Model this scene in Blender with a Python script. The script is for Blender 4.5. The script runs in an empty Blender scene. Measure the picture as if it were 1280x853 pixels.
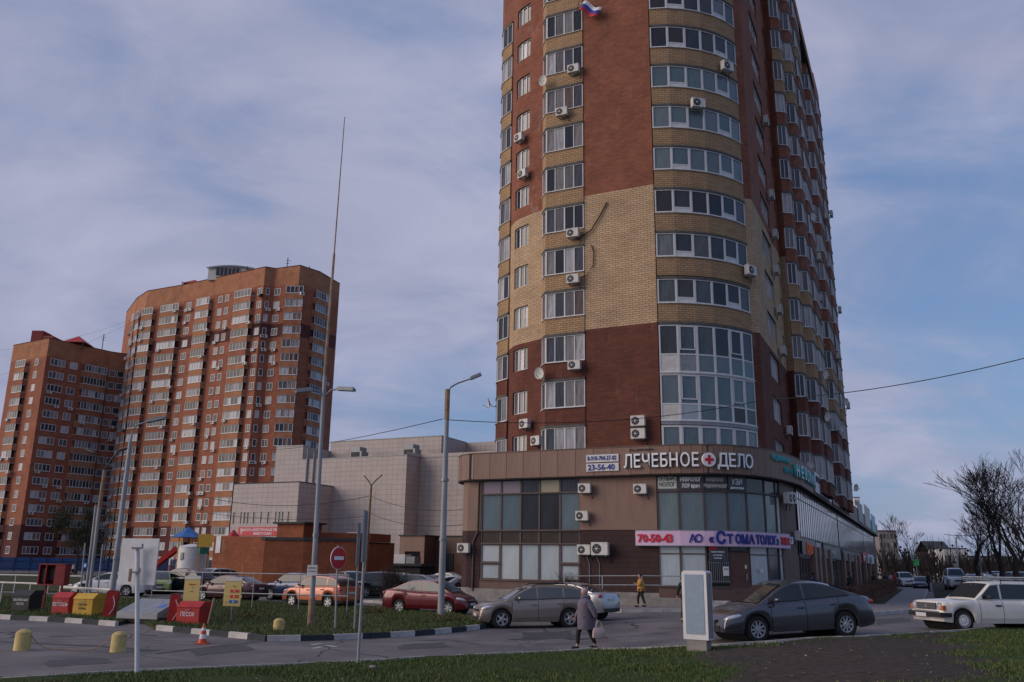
import bpy, bmesh, math, random
from mathutils import Vector, Matrix, noise
random.seed(7)
SC = bpy.context.scene
COL = SC.collection
PI = math.pi
R_ = math.radians

# ------------------------------------------------------------------ camera
PITCH, ROLL, CAMZ = R_(14.5), R_(0.8), 2.2
fw = Vector((0, math.cos(PITCH), math.sin(PITCH)))
rt = Vector((1, 0, 0)); up = rt.cross(fw)
cr = rt * math.cos(ROLL) + up * math.sin(ROLL)
cu = -rt * math.sin(ROLL) + up * math.cos(ROLL)
cam_d = bpy.data.cameras.new('camera'); cam = bpy.data.objects.new('camera', cam_d); COL.objects.link(cam)
M3 = Matrix((cr, cu, -fw)).transposed()
cam.matrix_world = Matrix.Translation((0, 0, CAMZ)) @ M3.to_4x4()
cam_d.sensor_width = 36.0; cam_d.lens = 1080 / 1280 * 36.0
cam_d.clip_start = 0.1; cam_d.clip_end = 6000
SC.camera = cam

# ------------------------------------------------------------------ sky, sun, exposure
SUN_AZ = R_(258)      # compass azimuth of the sun (0 = +Y, clockwise)
SUN_EL = R_(22)
w = bpy.data.worlds.new('World'); SC.world = w; w.use_nodes = True
nt = w.node_tree; nt.nodes.clear()
def N(tree, typ, **kw):
    n = tree.nodes.new(typ)
    for k, v in kw.items(): setattr(n, k, v)
    return n
out = N(nt, 'ShaderNodeOutputWorld'); bg = N(nt, 'ShaderNodeBackground'); bg.inputs[1].default_value = 0.115
sky = N(nt, 'ShaderNodeTexSky'); sky.sky_type = 'NISHITA'; sky.sun_disc = False
sky.sun_elevation = SUN_EL; sky.sun_rotation = SUN_AZ; sky.air_density = 1.1; sky.dust_density = 1.5; sky.ozone_density = 2.0
tc = N(nt, 'ShaderNodeTexCoord')
sep = N(nt, 'ShaderNodeSeparateXYZ'); nt.links.new(tc.outputs['Generated'], sep.inputs[0])
zz = N(nt, 'ShaderNodeMath', operation='MAXIMUM'); nt.links.new(sep.outputs[2], zz.inputs[0]); zz.inputs[1].default_value = 0.0
za = N(nt, 'ShaderNodeMath', operation='ADD'); nt.links.new(zz.outputs[0], za.inputs[0]); za.inputs[1].default_value = 0.28
dx = N(nt, 'ShaderNodeMath', operation='DIVIDE'); nt.links.new(sep.outputs[0], dx.inputs[0]); nt.links.new(za.outputs[0], dx.inputs[1])
dy = N(nt, 'ShaderNodeMath', operation='DIVIDE'); nt.links.new(sep.outputs[1], dy.inputs[0]); nt.links.new(za.outputs[0], dy.inputs[1])
cmb = N(nt, 'ShaderNodeCombineXYZ'); nt.links.new(dx.outputs[0], cmb.inputs[0]); nt.links.new(dy.outputs[0], cmb.inputs[1])
mp = N(nt, 'ShaderNodeMapping'); mp.inputs['Rotation'].default_value = (0, 0, R_(-24)); mp.inputs['Scale'].default_value = (0.78, 1.0, 1); mp.inputs['Location'].default_value = (9.1, 19.7, 0)
nt.links.new(cmb.outputs[0], mp.inputs[0])
n1 = N(nt, 'ShaderNodeTexNoise'); n1.inputs['Scale'].default_value = 1.15; n1.inputs['Detail'].default_value = 9; n1.inputs['Roughness'].default_value = 0.56; n1.inputs['Distortion'].default_value = 0.55
nt.links.new(mp.outputs[0], n1.inputs['Vector'])
n2 = N(nt, 'ShaderNodeTexNoise'); n2.inputs['Scale'].default_value = 3.1; n2.inputs['Detail'].default_value = 8; n2.inputs['Roughness'].default_value = 0.55; n2.inputs['Distortion'].default_value = 0.6
nt.links.new(mp.outputs[0], n2.inputs['Vector'])
# clouds thin out towards the right of the sky (+X), as a broad weather pattern
bx = N(nt, 'ShaderNodeMath', operation='MULTIPLY'); nt.links.new(sep.outputs[0], bx.inputs[0]); bx.inputs[1].default_value = -0.16
ad = N(nt, 'ShaderNodeMath', operation='ADD'); nt.links.new(n1.outputs[0], ad.inputs[0]); nt.links.new(bx.outputs[0], ad.inputs[1])
m2 = N(nt, 'ShaderNodeMath', operation='MULTIPLY_ADD'); nt.links.new(n2.outputs[0], m2.inputs[0]); m2.inputs[1].default_value = 0.35; nt.links.new(ad.outputs[0], m2.inputs[2])
rp = N(nt, 'ShaderNodeValToRGB'); rp.color_ramp.interpolation = 'EASE'
rp.color_ramp.elements[0].position = 0.47; rp.color_ramp.elements[0].color = (0.06, 0.06, 0.06, 1)
rp.color_ramp.elements[1].position = 0.78; rp.color_ramp.elements[1].color = (0.97, 0.97, 0.97, 1)
nt.links.new(m2.outputs[0], rp.inputs[0])
cc = N(nt, 'ShaderNodeMixRGB'); cc.inputs[1].default_value = (1.05, 1.25, 2.05, 1); cc.inputs[2].default_value = (3.0, 2.98, 3.8, 1)
nt.links.new(n2.outputs[0], cc.inputs[0])
base = N(nt, 'ShaderNodeMixRGB'); base.inputs[0].default_value = 0.75; base.inputs[2].default_value = (0.62, 1.15, 2.4, 1)
nt.links.new(sky.outputs[0], base.inputs[1])
mx = N(nt, 'ShaderNodeMixRGB'); nt.links.new(rp.outputs[0], mx.inputs[0]); nt.links.new(base.outputs[0], mx.inputs[1]); nt.links.new(cc.outputs[0], mx.inputs[2])
nt.links.new(mx.outputs[0], bg.inputs[0]); nt.links.new(bg.outputs[0], out.inputs[0])

sd = bpy.data.lights.new('sun', 'SUN'); so = bpy.data.objects.new('sun', sd); COL.objects.link(so)
sd.energy = 1.45; sd.angle = R_(50); sd.color = (1.0, 0.83, 0.68)
sdir = Vector((math.sin(SUN_AZ) * math.cos(SUN_EL), math.cos(SUN_AZ) * math.cos(SUN_EL), math.sin(SUN_EL)))
so.rotation_euler = sdir.to_track_quat('Z', 'Y').to_euler()
SC.view_settings.view_transform = 'Standard'; SC.view_settings.look = 'None'
SC.view_settings.exposure = 0.68; SC.view_settings.gamma = 1.0; SC.view_settings.use_curve_mapping = False

# ------------------------------------------------------------------ frames of reference
AZ = R_(25.2)                      # azimuth of the side street
SV = Vector((math.sin(AZ), math.cos(AZ), 0)); WV = Vector((math.cos(AZ), -math.sin(AZ), 0))
P0 = Vector((3.2246, 53.0, 0))     # origin of the tower's own frame: x along its front, y away from the street
def ss(t): t = max(0., min(1., t)); return t * t * (3 - 2 * t)
def gz(x, y):
    u = (x - P0.x) * WV.x + (y - P0.y) * WV.y      # the street rises a little beyond the sidewalk
    return -0.1 + 0.55 * ss((x - 1) / 7.5) * (1 - 0.75 * ss((y - 28) / 18)) + 0.45 * ss((u - 20) / 6) * ss((y - 48) / 14)
def ray(px, py): return fw + cr * (px - 640) / 1080 + cu * (426.5 - py) / 1080
def ground(px, py, dz=0.0):        # point of the ground seen at a photo pixel
    z = 0.
    for _ in range(12):
        d = ray(px, py); t = (z - CAMZ) / d.z if d.z < -1e-5 else 1e4
        p = Vector((0, 0, CAMZ)) + d * t; z = gz(p.x, p.y) + dz
    return Vector((p.x, p.y, z))
def at(px, py, Y):
    d = ray(px, py); return Vector((0, 0, CAMZ)) + d * (Y / d.y)
def TW(u, v, z=0): return P0 + WV * u + SV * v + Vector((0, 0, z))

# ------------------------------------------------------------------ materials
MATS = {}
def pbsdf(name, col, rough=0.8, metal=0.0, spec=0.4, **kw):
    if name in MATS: return MATS[name]
    m = bpy.data.materials.new(name); m.use_nodes = True
    b = m.node_tree.nodes['Principled BSDF']
    b.inputs['Base Color'].default_value = (*col, 1); b.inputs['Roughness'].default_value = rough
    b.inputs['Metallic'].default_value = metal; b.inputs['Specular IOR Level'].default_value = spec
    for k, v in kw.items(): b.inputs[k].default_value = v
    MATS[name] = m; m.diffuse_color = (*col, 1); return m
def grime(name, col, rough=0.8, amt=0.25, scale=2.0, metal=0.0, spec=0.4, bump=0.0, col2=None, coord='Object', stretch=(1, 1, 1), coat=0.0):
    """plain colour broken up by two noises"""
    if name in MATS: return MATS[name]
    m = pbsdf(name, col, rough, metal, spec); t = m.node_tree; b = t.nodes['Principled BSDF']
    tc = N(t, 'ShaderNodeTexCoord'); mp = N(t, 'ShaderNodeMapping'); mp.inputs['Scale'].default_value = stretch
    t.links.new(tc.outputs[coord], mp.inputs[0])
    a = N(t, 'ShaderNodeTexNoise'); a.inputs['Scale'].default_value = scale; a.inputs['Detail'].default_value = 8; a.inputs['Roughness'].default_value = 0.65
    t.links.new(mp.outputs[0], a.inputs['Vector'])
    r = N(t, 'ShaderNodeValToRGB'); r.color_ramp.elements[0].position = 0.3; r.color_ramp.elements[1].position = 0.7
    c2 = col2 or tuple(c * (1 - amt) for c in col)
    r.color_ramp.elements[0].color = (*c2, 1); r.color_ramp.elements[1].color = (*tuple(min(1, c * (1 + amt * 0.35)) for c in col), 1)
    t.links.new(a.outputs[0], r.inputs[0]); t.links.new(r.outputs[0], b.inputs['Base Color'])
    if coat: b.inputs['Coat Weight'].default_value = coat; b.inputs['Coat Roughness'].default_value = 0.08
    if bump:
        bp = N(t, 'ShaderNodeBump'); bp.inputs['Strength'].default_value = bump; bp.inputs['Distance'].default_value = 0.02
        a2 = N(t, 'ShaderNodeTexNoise'); a2.inputs['Scale'].default_value = scale * 8; a2.inputs['Detail'].default_value = 6
        t.links.new(mp.outputs[0], a2.inputs['Vector']); t.links.new(a2.outputs[0], bp.inputs['Height']); t.links.new(bp.outputs[0], b.inputs['Normal'])
    return m
def brick(name, c1, c2, mortar, bw=0.42, rh=0.14, ms=0.018, offset=0.5, var=0.35, stain=(0.45, 0.40, 0.38), stain_amt=0.35, joint=0.0):
    """brickwork on UVs in metres (u along the wall, v up), with stains and salt streaks"""
    m = pbsdf(name, c1, 0.88, 0, 0.25); t = m.node_tree; b = t.nodes['Principled BSDF']
    uv = N(t, 'ShaderNodeTexCoord')
    br = N(t, 'ShaderNodeTexBrick'); br.inputs['Scale'].default_value = 1; br.inputs['Brick Width'].default_value = bw; br.inputs['Row Height'].default_value = rh
    br.inputs['Mortar Size'].default_value = ms; br.inputs['Mortar Smooth'].default_value = 0.3; br.inputs['Bias'].default_value = 0.0; br.offset = offset
    br.inputs['Color1'].default_value = (*c1, 1); br.inputs['Color2'].default_value = (*c2, 1); br.inputs['Mortar'].default_value = (*mortar, 1)
    t.links.new(uv.outputs['UV'], br.inputs['Vector'])
    nz = N(t, 'ShaderNodeTexNoise'); nz.inputs['Scale'].default_value = 0.55; nz.inputs['Detail'].default_value = 9; nz.inputs['Roughness'].default_value = 0.7
    t.links.new(uv.outputs['Object'], nz.inputs['Vector'])
    mr = N(t, 'ShaderNodeMapRange'); mr.inputs[1].default_value = 0.3; mr.inputs[2].default_value = 0.7; mr.inputs[3].default_value = 1 - var; mr.inputs[4].default_value = 1.0 + var * 0.25
    t.links.new(nz.outputs[0], mr.inputs[0])
    mu = N(t, 'ShaderNodeMixRGB', blend_type='MULTIPLY'); mu.inputs[0].default_value = 1; t.links.new(br.outputs[0], mu.inputs[1]); t.links.new(mr.outputs[0], mu.inputs[2])
    # streaks of salt
    mp = N(t, 'ShaderNodeMapping'); mp.inputs['Scale'].default_value = (0.9, 0.9, 0.35); t.links.new(uv.outputs['Object'], mp.inputs[0])
    n3 = N(t, 'ShaderNodeTexNoise'); n3.inputs['Scale'].default_value = 1.3; n3.inputs['Detail'].default_value = 10; n3.inputs['Roughness'].default_value = 0.75; t.links.new(mp.outputs[0], n3.inputs['Vector'])
    m3 = N(t, 'ShaderNodeMapRange'); m3.inputs[1].default_value = 0.58; m3.inputs[2].default_value = 0.76; m3.inputs[3].default_value = 0; m3.inputs[4].default_value = stain_amt; t.links.new(n3.outputs[0], m3.inputs[0])
    mm = N(t, 'ShaderNodeMixRGB'); t.links.new(m3.outputs[0], mm.inputs[0]); t.links.new(mu.outputs[0], mm.inputs[1]); mm.inputs[2].default_value = (*stain, 1)
    last = mm.outputs[0]
    if joint:
        sp = N(t, 'ShaderNodeSeparateXYZ'); t.links.new(uv.outputs['UV'], sp.inputs[0])
        md = N(t, 'ShaderNodeMath', operation='PINGPONG'); t.links.new(sp.outputs[1], md.inputs[0]); md.inputs[1].default_value = joint / 2
        lt = N(t, 'ShaderNodeMath', operation='LESS_THAN'); t.links.new(md.outputs[0], lt.inputs[0]); lt.inputs[1].default_value = 0.022
        ml = N(t, 'ShaderNodeMath', operation='MULTIPLY'); t.links.new(lt.outputs[0], ml.inputs[0]); t.links.new(m3.outputs[0], ml.inputs[1])
        m4 = N(t, 'ShaderNodeMixRGB'); t.links.new(ml.outputs[0], m4.inputs[0]); t.links.new(last, m4.inputs[1]); m4.inputs[2].default_value = (*stain, 1); last = m4.outputs[0]
    t.links.new(last, b.inputs['Base Color'])
    bp = N(t, 'ShaderNodeBump'); bp.inputs['Strength'].default_value = 0.5; bp.inputs['Distance'].default_value = 0.01; bp.invert = True
    t.links.new(br.outputs['Fac'], bp.inputs['Height']); t.links.new(bp.outputs[0], b.inputs['Normal'])
    return m
def glass(name, stops, rough=0.06, spec=0.5, ior=1.5, lo=0.6, hi=1.15):
    """window panes: what shows behind them differs from pane to pane (dark room, blind, curtain)"""
    m = pbsdf(name, (0.05, 0.06, 0.08), rough, 0, spec); t = m.node_tree; b = t.nodes['Principled BSDF']
    b.inputs['IOR'].default_value = ior
    oi = N(t, 'ShaderNodeObjectInfo'); ge = N(t, 'ShaderNodeNewGeometry')
    ad = N(t, 'ShaderNodeMath', operation='ADD'); t.links.new(oi.outputs['Random'], ad.inputs[0])
    mu = N(t, 'ShaderNodeMath', operation='MULTIPLY'); t.links.new(ge.outputs['Random Per Island'], mu.inputs[0]); mu.inputs[1].default_value = 0.37
    t.links.new(mu.outputs[0], ad.inputs[1]); fr = N(t, 'ShaderNodeMath', operation='FRACT'); t.links.new(ad.outputs[0], fr.inputs[0])
    r = N(t, 'ShaderNodeValToRGB'); r.color_ramp.interpolation = 'CONSTANT'
    els = r.color_ramp.elements
    els[0].position = 0; els[0].color = (*stops[0][1], 1); els[1].position = stops[1][0]; els[1].color = (*stops[1][1], 1)
    for p, c in stops[2:]:
        e = els.new(p); e.color = (*c, 1)
    t.links.new(fr.outputs[0], r.inputs[0])
    tc = N(t, 'ShaderNodeTexCoord'); nz = N(t, 'ShaderNodeTexNoise'); nz.inputs['Scale'].default_value = 1.7; nz.inputs['Detail'].default_value = 4
    mp = N(t, 'ShaderNodeMapping'); mp.inputs['Scale'].default_value = (3.5, 3.5, 0.6); t.links.new(tc.outputs['Object'], mp.inputs[0]); t.links.new(mp.outputs[0], nz.inputs['Vector'])
    mr = N(t, 'ShaderNodeMapRange'); mr.inputs[1].default_value = 0.3; mr.inputs[2].default_value = 0.7; mr.inputs[3].default_value = lo; mr.inputs[4].default_value = hi; t.links.new(nz.outputs[0], mr.inputs[0])
    mx = N(t, 'ShaderNodeMixRGB', blend_type='MULTIPLY'); mx.inputs[0].default_value = 1; t.links.new(r.outputs[0], mx.inputs[1]); t.links.new(mr.outputs[0], mx.inputs[2])
    t.links.new(mx.outputs[0], b.inputs['Base Color'])
    bp = N(t, 'ShaderNodeBump'); bp.inputs['Strength'].default_value = 0.04; bp.inputs['Distance'].default_value = 0.05; t.links.new(nz.outputs[0], bp.inputs['Height']); t.links.new(bp.outputs[0], b.inputs['Normal'])
    return m

M_RED = brick('red_brick', (0.30, 0.098, 0.054), (0.22, 0.070, 0.042), (0.20, 0.12, 0.09), stain_amt=0.5, joint=2.925)
M_CREAM = brick('cream_brick', (0.56, 0.40, 0.25), (0.46, 0.32, 0.195), (0.20, 0.14, 0.10), var=0.28, stain=(0.30, 0.25, 0.20), stain_amt=.3)
M_BAND = brick('honey_band_brick', (0.46, 0.305, 0.17), (0.38, 0.245, 0.135), (0.17, 0.115, 0.08), var=0.3, stain=(0.25, 0.2, 0.15), stain_amt=.35)
M_MAROON = brick('dark_red_brick', (0.175, 0.056, 0.036), (0.13, 0.043, 0.030), (0.09, 0.05, 0.04), stain=(0.30, 0.24, 0.22), stain_amt=0.45, joint=2.925)
M_FARRED = brick('orange_red_brick', (0.37, 0.130, 0.072), (0.31, 0.106, 0.060), (0.22, 0.12, 0.09), bw=0.6, rh=0.25, joint=2.92)
M_FARORG = brick('orange_brick', (0.44, 0.20, 0.105), (0.38, 0.17, 0.09), (0.30, 0.14, 0.09), bw=0.6, rh=0.25)
M_FARDARK = brick('dark_band_brick', (0.13, 0.04, 0.035), (0.11, 0.035, 0.03), (0.10, 0.05, 0.045), bw=0.6, rh=0.25)
M_ORANGE = brick('orange_garage_brick', (0.36, 0.11, 0.045), (0.27, 0.08, 0.035), (0.16, 0.09, 0.07), bw=0.30, rh=0.10, ms=0.012, stain=(0.5, 0.42, 0.36), stain_amt=0.5)
M_SLAB = grime('concrete_slab_edge', (0.11, 0.108, 0.102), 0.9, 0.45, 2.5)
M_DARKLINE = pbsdf('dark_joint', (0.025, 0.022, 0.022), 0.9)
M_PVC = grime('white_window_plastic', (0.62, 0.62, 0.63), 0.5, 0.2, 3)
M_PVCD = grime('brown_window_profile', (0.085, 0.06, 0.055), 0.5, 0.25, 3)
M_GLASS = glass('apartment_glass', [(0, (0.02, 0.022, 0.03)), (.24, (0.06, 0.065, 0.08)), (.44, (0.13, 0.125, 0.13)), (.62, (0.21, 0.20, 0.20)), (.78, (0.38, 0.385, 0.40)), (.92, (0.12, 0.085, 0.075))])
M_GLASSD = glass('dark_glass', [(0, (0.02, 0.02, 0.025)), (.45, (0.035, 0.04, 0.05)), (.75, (0.07, 0.09, 0.10)), (.88, (0.14, 0.16, 0.17))])
M_GLASSS = glass('street_front_glass', [(0, (0.09, 0.10, 0.12)), (.35, (0.17, 0.19, 0.22)), (.6, (0.27, 0.29, 0.32)), (.85, (0.36, 0.34, 0.35))], 0.10, 1.0, 1.8)
M_GLASSL = glass('blinds_behind_glass', [(0, (0.36, 0.42, 0.45)), (.4, (0.42, 0.47, 0.49)), (.8, (0.32, 0.38, 0.41))], 0.12, 0.7, lo=.88, hi=1.04)
M_GLASSB = glass('tinted_blue_glass', [(0, (0.10, 0.145, 0.165)), (.5, (0.125, 0.17, 0.185)), (.8, (0.085, 0.125, 0.145))], 0.06, 0.6, lo=.82, hi=1.06)
M_GLASSF = glass('far_window_glass', [(0, (0.035, 0.04, 0.05)), (.3, (0.09, 0.095, 0.11)), (.48, (0.24, 0.24, 0.26)), (.66, (0.46, 0.46, 0.49)), (.88, (0.16, 0.13, 0.12))], 0.4, 0.3)
M_PANEL_L = grime('light_brown_cladding', (0.215, 0.132, 0.10), 0.55, 0.22, 0.8, stretch=(2.2, 2.2, .35))
M_PANEL_D = brick('dark_brown_tiles', (0.060, 0.034, 0.034), (0.052, 0.030, 0.030), (0.028, 0.017, 0.018), bw=0.6, rh=0.3, ms=0.012, var=0.2, stain=(0.14, 0.11, 0.10), stain_amt=0.2)
M_PANEL_M = grime('mid_brown_cladding', (0.125, 0.075, 0.062), 0.55, 0.25, 0.8)
M_MALL = brick('beige_facade_tiles', (0.50, 0.45, 0.425), (0.48, 0.43, 0.405), (0.34, 0.30, 0.285), bw=.80, rh=0.62, ms=0.03, offset=0.0, var=0.14, stain=(0.40, 0.36, 0.34), stain_amt=0.15)
M_CONC = grime('weathered_concrete', (0.26, 0.245, 0.23), 0.9, 0.35, 1.5, bump=0.2)
M_WHITE = grime('white_paint', (0.62, 0.62, 0.64), 0.5, 0.18, 2)
M_ROOF = grime('dark_roofing', (0.045, 0.048, 0.055), 0.8, 0.3, 2)
M_GALV = grime('galvanised_steel', (0.27, 0.29, 0.31), 0.5, 0.3, 4, metal=0.3)
M_POLE = grime('grey_painted_pole', (0.30, 0.31, 0.33), 0.6, 0.35, 3, stretch=(1, 1, .2))
M_BLACKM = pbsdf('black_metal', (0.02, 0.02, 0.022), 0.6)
M_BLACKR = pbsdf('black_rubber', (0.018, 0.018, 0.019), 0.85)
M_ACW = grime('air_conditioner_white', (0.58, 0.57, 0.54), 0.6, 0.2, 3)
M_RUST = grime('rusty_dish', (0.30, 0.20, 0.13), 0.8, 0.5, 3)
M_WIRE = pbsdf('wire_black', (0.02, 0.02, 0.022), 0.8)
M_REDP = grime('red_paint', (0.42, 0.02, 0.02), 0.5, 0.3, 3)
M_DREDP = grime('dark_red_paint', (0.22, 0.012, 0.016), 0.5, 0.3, 3)
M_YELP = grime('yellow_paint', (0.60, 0.36, 0.04), 0.55, 0.3, 3)
M_PALEY = grime('pale_yellow_paint', (0.55, 0.42, 0.16), 0.7, 0.35, 3)
M_WHITEE = pbsdf('white_lettering', (0.75, 0.77, 0.80), 0.5)
M_TEAL = pbsdf('teal_lettering', (0.05, 0.40, 0.42), 0.4)
M_NAVY = pbsdf('navy_lettering', (0.02, 0.03, 0.22), 0.4)
M_REDL = pbsdf('red_lettering', (0.50, 0.012, 0.03), 0.4)
M_BLKL = pbsdf('dark_lettering', (0.03, 0.035, 0.06), 0.5)
M_PINK = grime('pale_pink_signboard', (0.60, 0.43, 0.60), 0.45, 0.08, 1)
M_ASPH = None

# ------------------------------------------------------------------ mesh helpers
class MB:
    def __init__(s): s.v = []; s.f = []; s.m = []; s.uv = []; s.mats = []
    def mi(s, mat):
        if mat not in s.mats: s.mats.append(mat)
        return s.mats.index(mat)
    def face(s, pts, mat, uvs=None):
        i = len(s.v); s.v += [tuple(p) for p in pts]; s.f.append(tuple(range(i, i + len(pts)))); s.m.append(s.mi(mat)); s.uv.append(uvs)
    def box(s, c, d, mat, rz=0.0, M=None):
        hx, hy, hz = d[0] / 2, d[1] / 2, d[2] / 2; P = []
        for sx, sy, sz in ((-1,-1,-1),(1,-1,-1),(1,1,-1),(-1,1,-1),(-1,-1,1),(1,-1,1),(1,1,1),(-1,1,1)):
            q = Vector((sx*hx, sy*hy, sz*hz))
            if M is not None: q = M @ q
            elif rz: q = Matrix.Rotation(rz, 3, 'Z') @ q
            P.append(q + Vector(c))
        i = len(s.v); s.v += [tuple(p) for p in P]; k = s.mi(mat)
        dims = ((d[0], d[1]), (d[0], d[1]), (d[0], d[2]), (d[1], d[2]), (d[0], d[2]), (d[1], d[2]))
        for q, dm in zip(((0,3,2,1),(4,5,6,7),(0,1,5,4),(1,2,6,5),(2,3,7,6),(3,0,4,7)), dims):
            s.f.append(tuple(i + a for a in q)); s.m.append(k); s.uv.append([(0,0),(dm[0],0),(dm[0],dm[1]),(0,dm[1])])
    def rings(s, rings, mat, cap=True, close=True):
        i = len(s.v); n = len(rings[0]); k = s.mi(mat)
        for r in rings: s.v += [tuple(p) for p in r]
        for a in range(len(rings) - 1):
            for b in range(n if close else n - 1):
                c = (b + 1) % n
                s.f.append((i + a*n + b, i + a*n + c, i + (a+1)*n + c, i + (a+1)*n + b)); s.m.append(k); s.uv.append(None)
        if cap:
            s.f.append(tuple(i + b for b in reversed(range(n)))); s.m.append(k); s.uv.append(None)
            j = i + (len(rings) - 1) * n
            s.f.append(tuple(j + b for b in range(n))); s.m.append(k); s.uv.append(None)
    def tube(s, pts, rad, mat, n=8, cap=True):
        pts = [Vector(p) for p in pts]; rr = rad if isinstance(rad, (list, tuple)) else [rad] * len(pts); R = []
        for j, p in enumerate(pts):
            d = (pts[min(j+1, len(pts)-1)] - pts[max(j-1, 0)]).normalized()
            a = d.cross(Vector((0.02, 0.03, 1)) if abs(d.z) < 0.95 else Vector((1, 0, 0))).normalized(); b = d.cross(a)
            R.append([p + (a * math.cos(2*PI*k/n) + b * math.sin(2*PI*k/n)) * rr[j] for k in range(n)])
        s.rings(R, mat, cap)
    def lathe(s, prof, c, mat, n=12, axis='Z', cap=True):
        R = []
        for r, h in prof:
            ring = []
            for k in range(n):
                a = 2*PI*k/n
                if axis == 'Z': q = Vector((r*math.cos(a), r*math.sin(a), h))
                elif axis == 'Y': q = Vector((r*math.cos(a), h, r*math.sin(a)))
                else: q = Vector((h, r*math.cos(a), r*math.sin(a)))
                ring.append(q + Vector(c))
            R.append(ring)
        s.rings(R, mat, cap)
    def ball(s, c, r, mat, n=10, m=7, M=None):
        R = []
        for j in range(1, m):
            t = PI * j / m; ring = []
            for k in range(n):
                a = 2*PI*k/n; q = Vector((r[0]*math.sin(t)*math.cos(a), r[1]*math.sin(t)*math.sin(a), -r[2]*math.cos(t)))
                if M is not None: q = M @ q
                ring.append(q + Vector(c))
            R.append(ring)
        s.rings(R, mat, True)
    def prism(s, poly, z0, z1, mat, top=None):
        n = len(poly); L = 0
        for a in range(n):
            p, q = poly[a], poly[(a+1) % n]; l = math.dist(p[:2], q[:2])
            s.face([(p[0],p[1],z0),(q[0],q[1],z0),(q[0],q[1],z1),(p[0],p[1],z1)], mat, [(L,z0),(L+l,z0),(L+l,z1),(L,z1)]); L += l
        s.face([(p[0],p[1],z1) for p in poly], top or mat, [(p[0],p[1]) for p in poly])
        s.face([(p[0],p[1],z0) for p in reversed(poly)], top or mat, [(p[0],p[1]) for p in reversed(poly)])
    def mesh(s, name, smooth=False):
        me = bpy.data.meshes.new(name); me.from_pydata(s.v, [], s.f)
        for m in s.mats: me.materials.append(m)
        me.polygons.foreach_set('material_index', s.m)
        if any(u for u in s.uv):
            ul = me.uv_layers.new(name='UVMap'); k = 0; buf = []
            for f, u in zip(s.f, s.uv):
                buf += [c for p in (u or [(0, 0)] * len(f)) for c in p]
            ul.data.foreach_set('uv', buf)
        if smooth:
            me.polygons.foreach_set('use_smooth', [True] * len(s.f))
            me.update()
            try: me.set_sharp_from_angle(angle=R_(smooth if smooth is not True else 40))
            except Exception: pass
        me.update(); return me
    def build(s, name, parent=None, smooth=False, loc=None, rz=None, kind=None, label=None):
        return link(s.mesh(name, smooth), name, parent, loc, rz, kind, label)
def link(me, name, parent=None, loc=None, rz=None, kind=None, label=None):
    o = bpy.data.objects.new(name, me); COL.objects.link(o)
    if parent is not None: o.parent = parent
    if loc is not None: o.location = loc
    if rz is not None: o.rotation_euler = (0, 0, rz)
    if kind: o['kind'] = kind
    if label: o['label'] = label
    return o
def thing(name, label, cat, loc=(0, 0, 0), rz=0.0, group=None):
    o = bpy.data.objects.new(name, None); COL.objects.link(o); o.empty_display_size = 0.2
    o.location = loc; o.rotation_euler = (0, 0, rz); o['label'] = label; o['category'] = cat
    if group: o['group'] = group
    return o
def tag(o, label, cat, group=None):
    o['label'] = label; o['category'] = cat
    if group: o['group'] = group
    return o
KIDS = {}
def kids(o):
    return [c for c in o.children]
def dup(root, loc, rz, label=None, group=None, scale=None):
    def cp(o, parent):
        c = o.copy(); COL.objects.link(c)
        if parent is not None: c.parent = parent
        for ch in o.children: cp(ch, c)
        return c
    r = cp(root, None); r.location = loc; r.rotation_euler = (0, 0, rz)
    if label: r['label'] = label
    if group: r['group'] = group
    if scale: r.scale = (scale,) * 3
    return r
_tc = bpy.data.curves.new('lettering', 'FONT'); _to = bpy.data.objects.new('lettering_source', _tc); COL.objects.link(_to)
_tcache = {}
def text_mesh(body, size, mat, depth=0.02, sx=1.0, bold=0.0, align='LEFT', side=None):
    key = (body, size, mat.name, depth, sx, bold, align, side)
    if key in _tcache: return _tcache[key]
    _tc.body = body; _tc.size = size; _tc.extrude = depth / 2; _tc.offset = bold; _tc.align_x = align; _tc.resolution_u = 2
    dg = bpy.context.evaluated_depsgraph_get(); dg.update()
    me = bpy.data.meshes.new_from_object(_to.evaluated_get(dg)); me.name = 'lettering'
    # stand it up: text plane XY -> XZ, facing -Y
    for v in me.vertices: x, y, z = v.co; v.co = (x * sx, -z, y)
    me.materials.clear(); me.materials.append(mat)
    if side is not None:
        me.materials.append(side)
        me.update()
        for p in me.polygons:
            if abs(p.normal.y) < 0.5: p.material_index = 1
    _tcache[key] = me; return me
def text_width(me):
    xs = [v.co.x for v in me.vertices]; return (min(xs), max(xs)) if xs else (0, 0)
class Path:
    """plan polyline in a local frame; outward is to the right of its direction when walking left to right"""
    def __init__(s, pts):
        s.p = [Vector(q) for q in pts]; s.L = [0]
        for a, b in zip(s.p, s.p[1:]): s.L.append(s.L[-1] + (b - a).length)
    def at(s, t, off=0.0):
        t = max(0, min(s.L[-1], t))
        for i in range(len(s.p) - 1):
            if t <= s.L[i+1] + 1e-9:
                d = (s.p[i+1] - s.p[i]).normalized(); q = s.p[i] + d * (t - s.L[i]); n = Vector((d.y, -d.x))
                return Vector((q.x + n.x*off, q.y + n.y*off)), d, n
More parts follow.
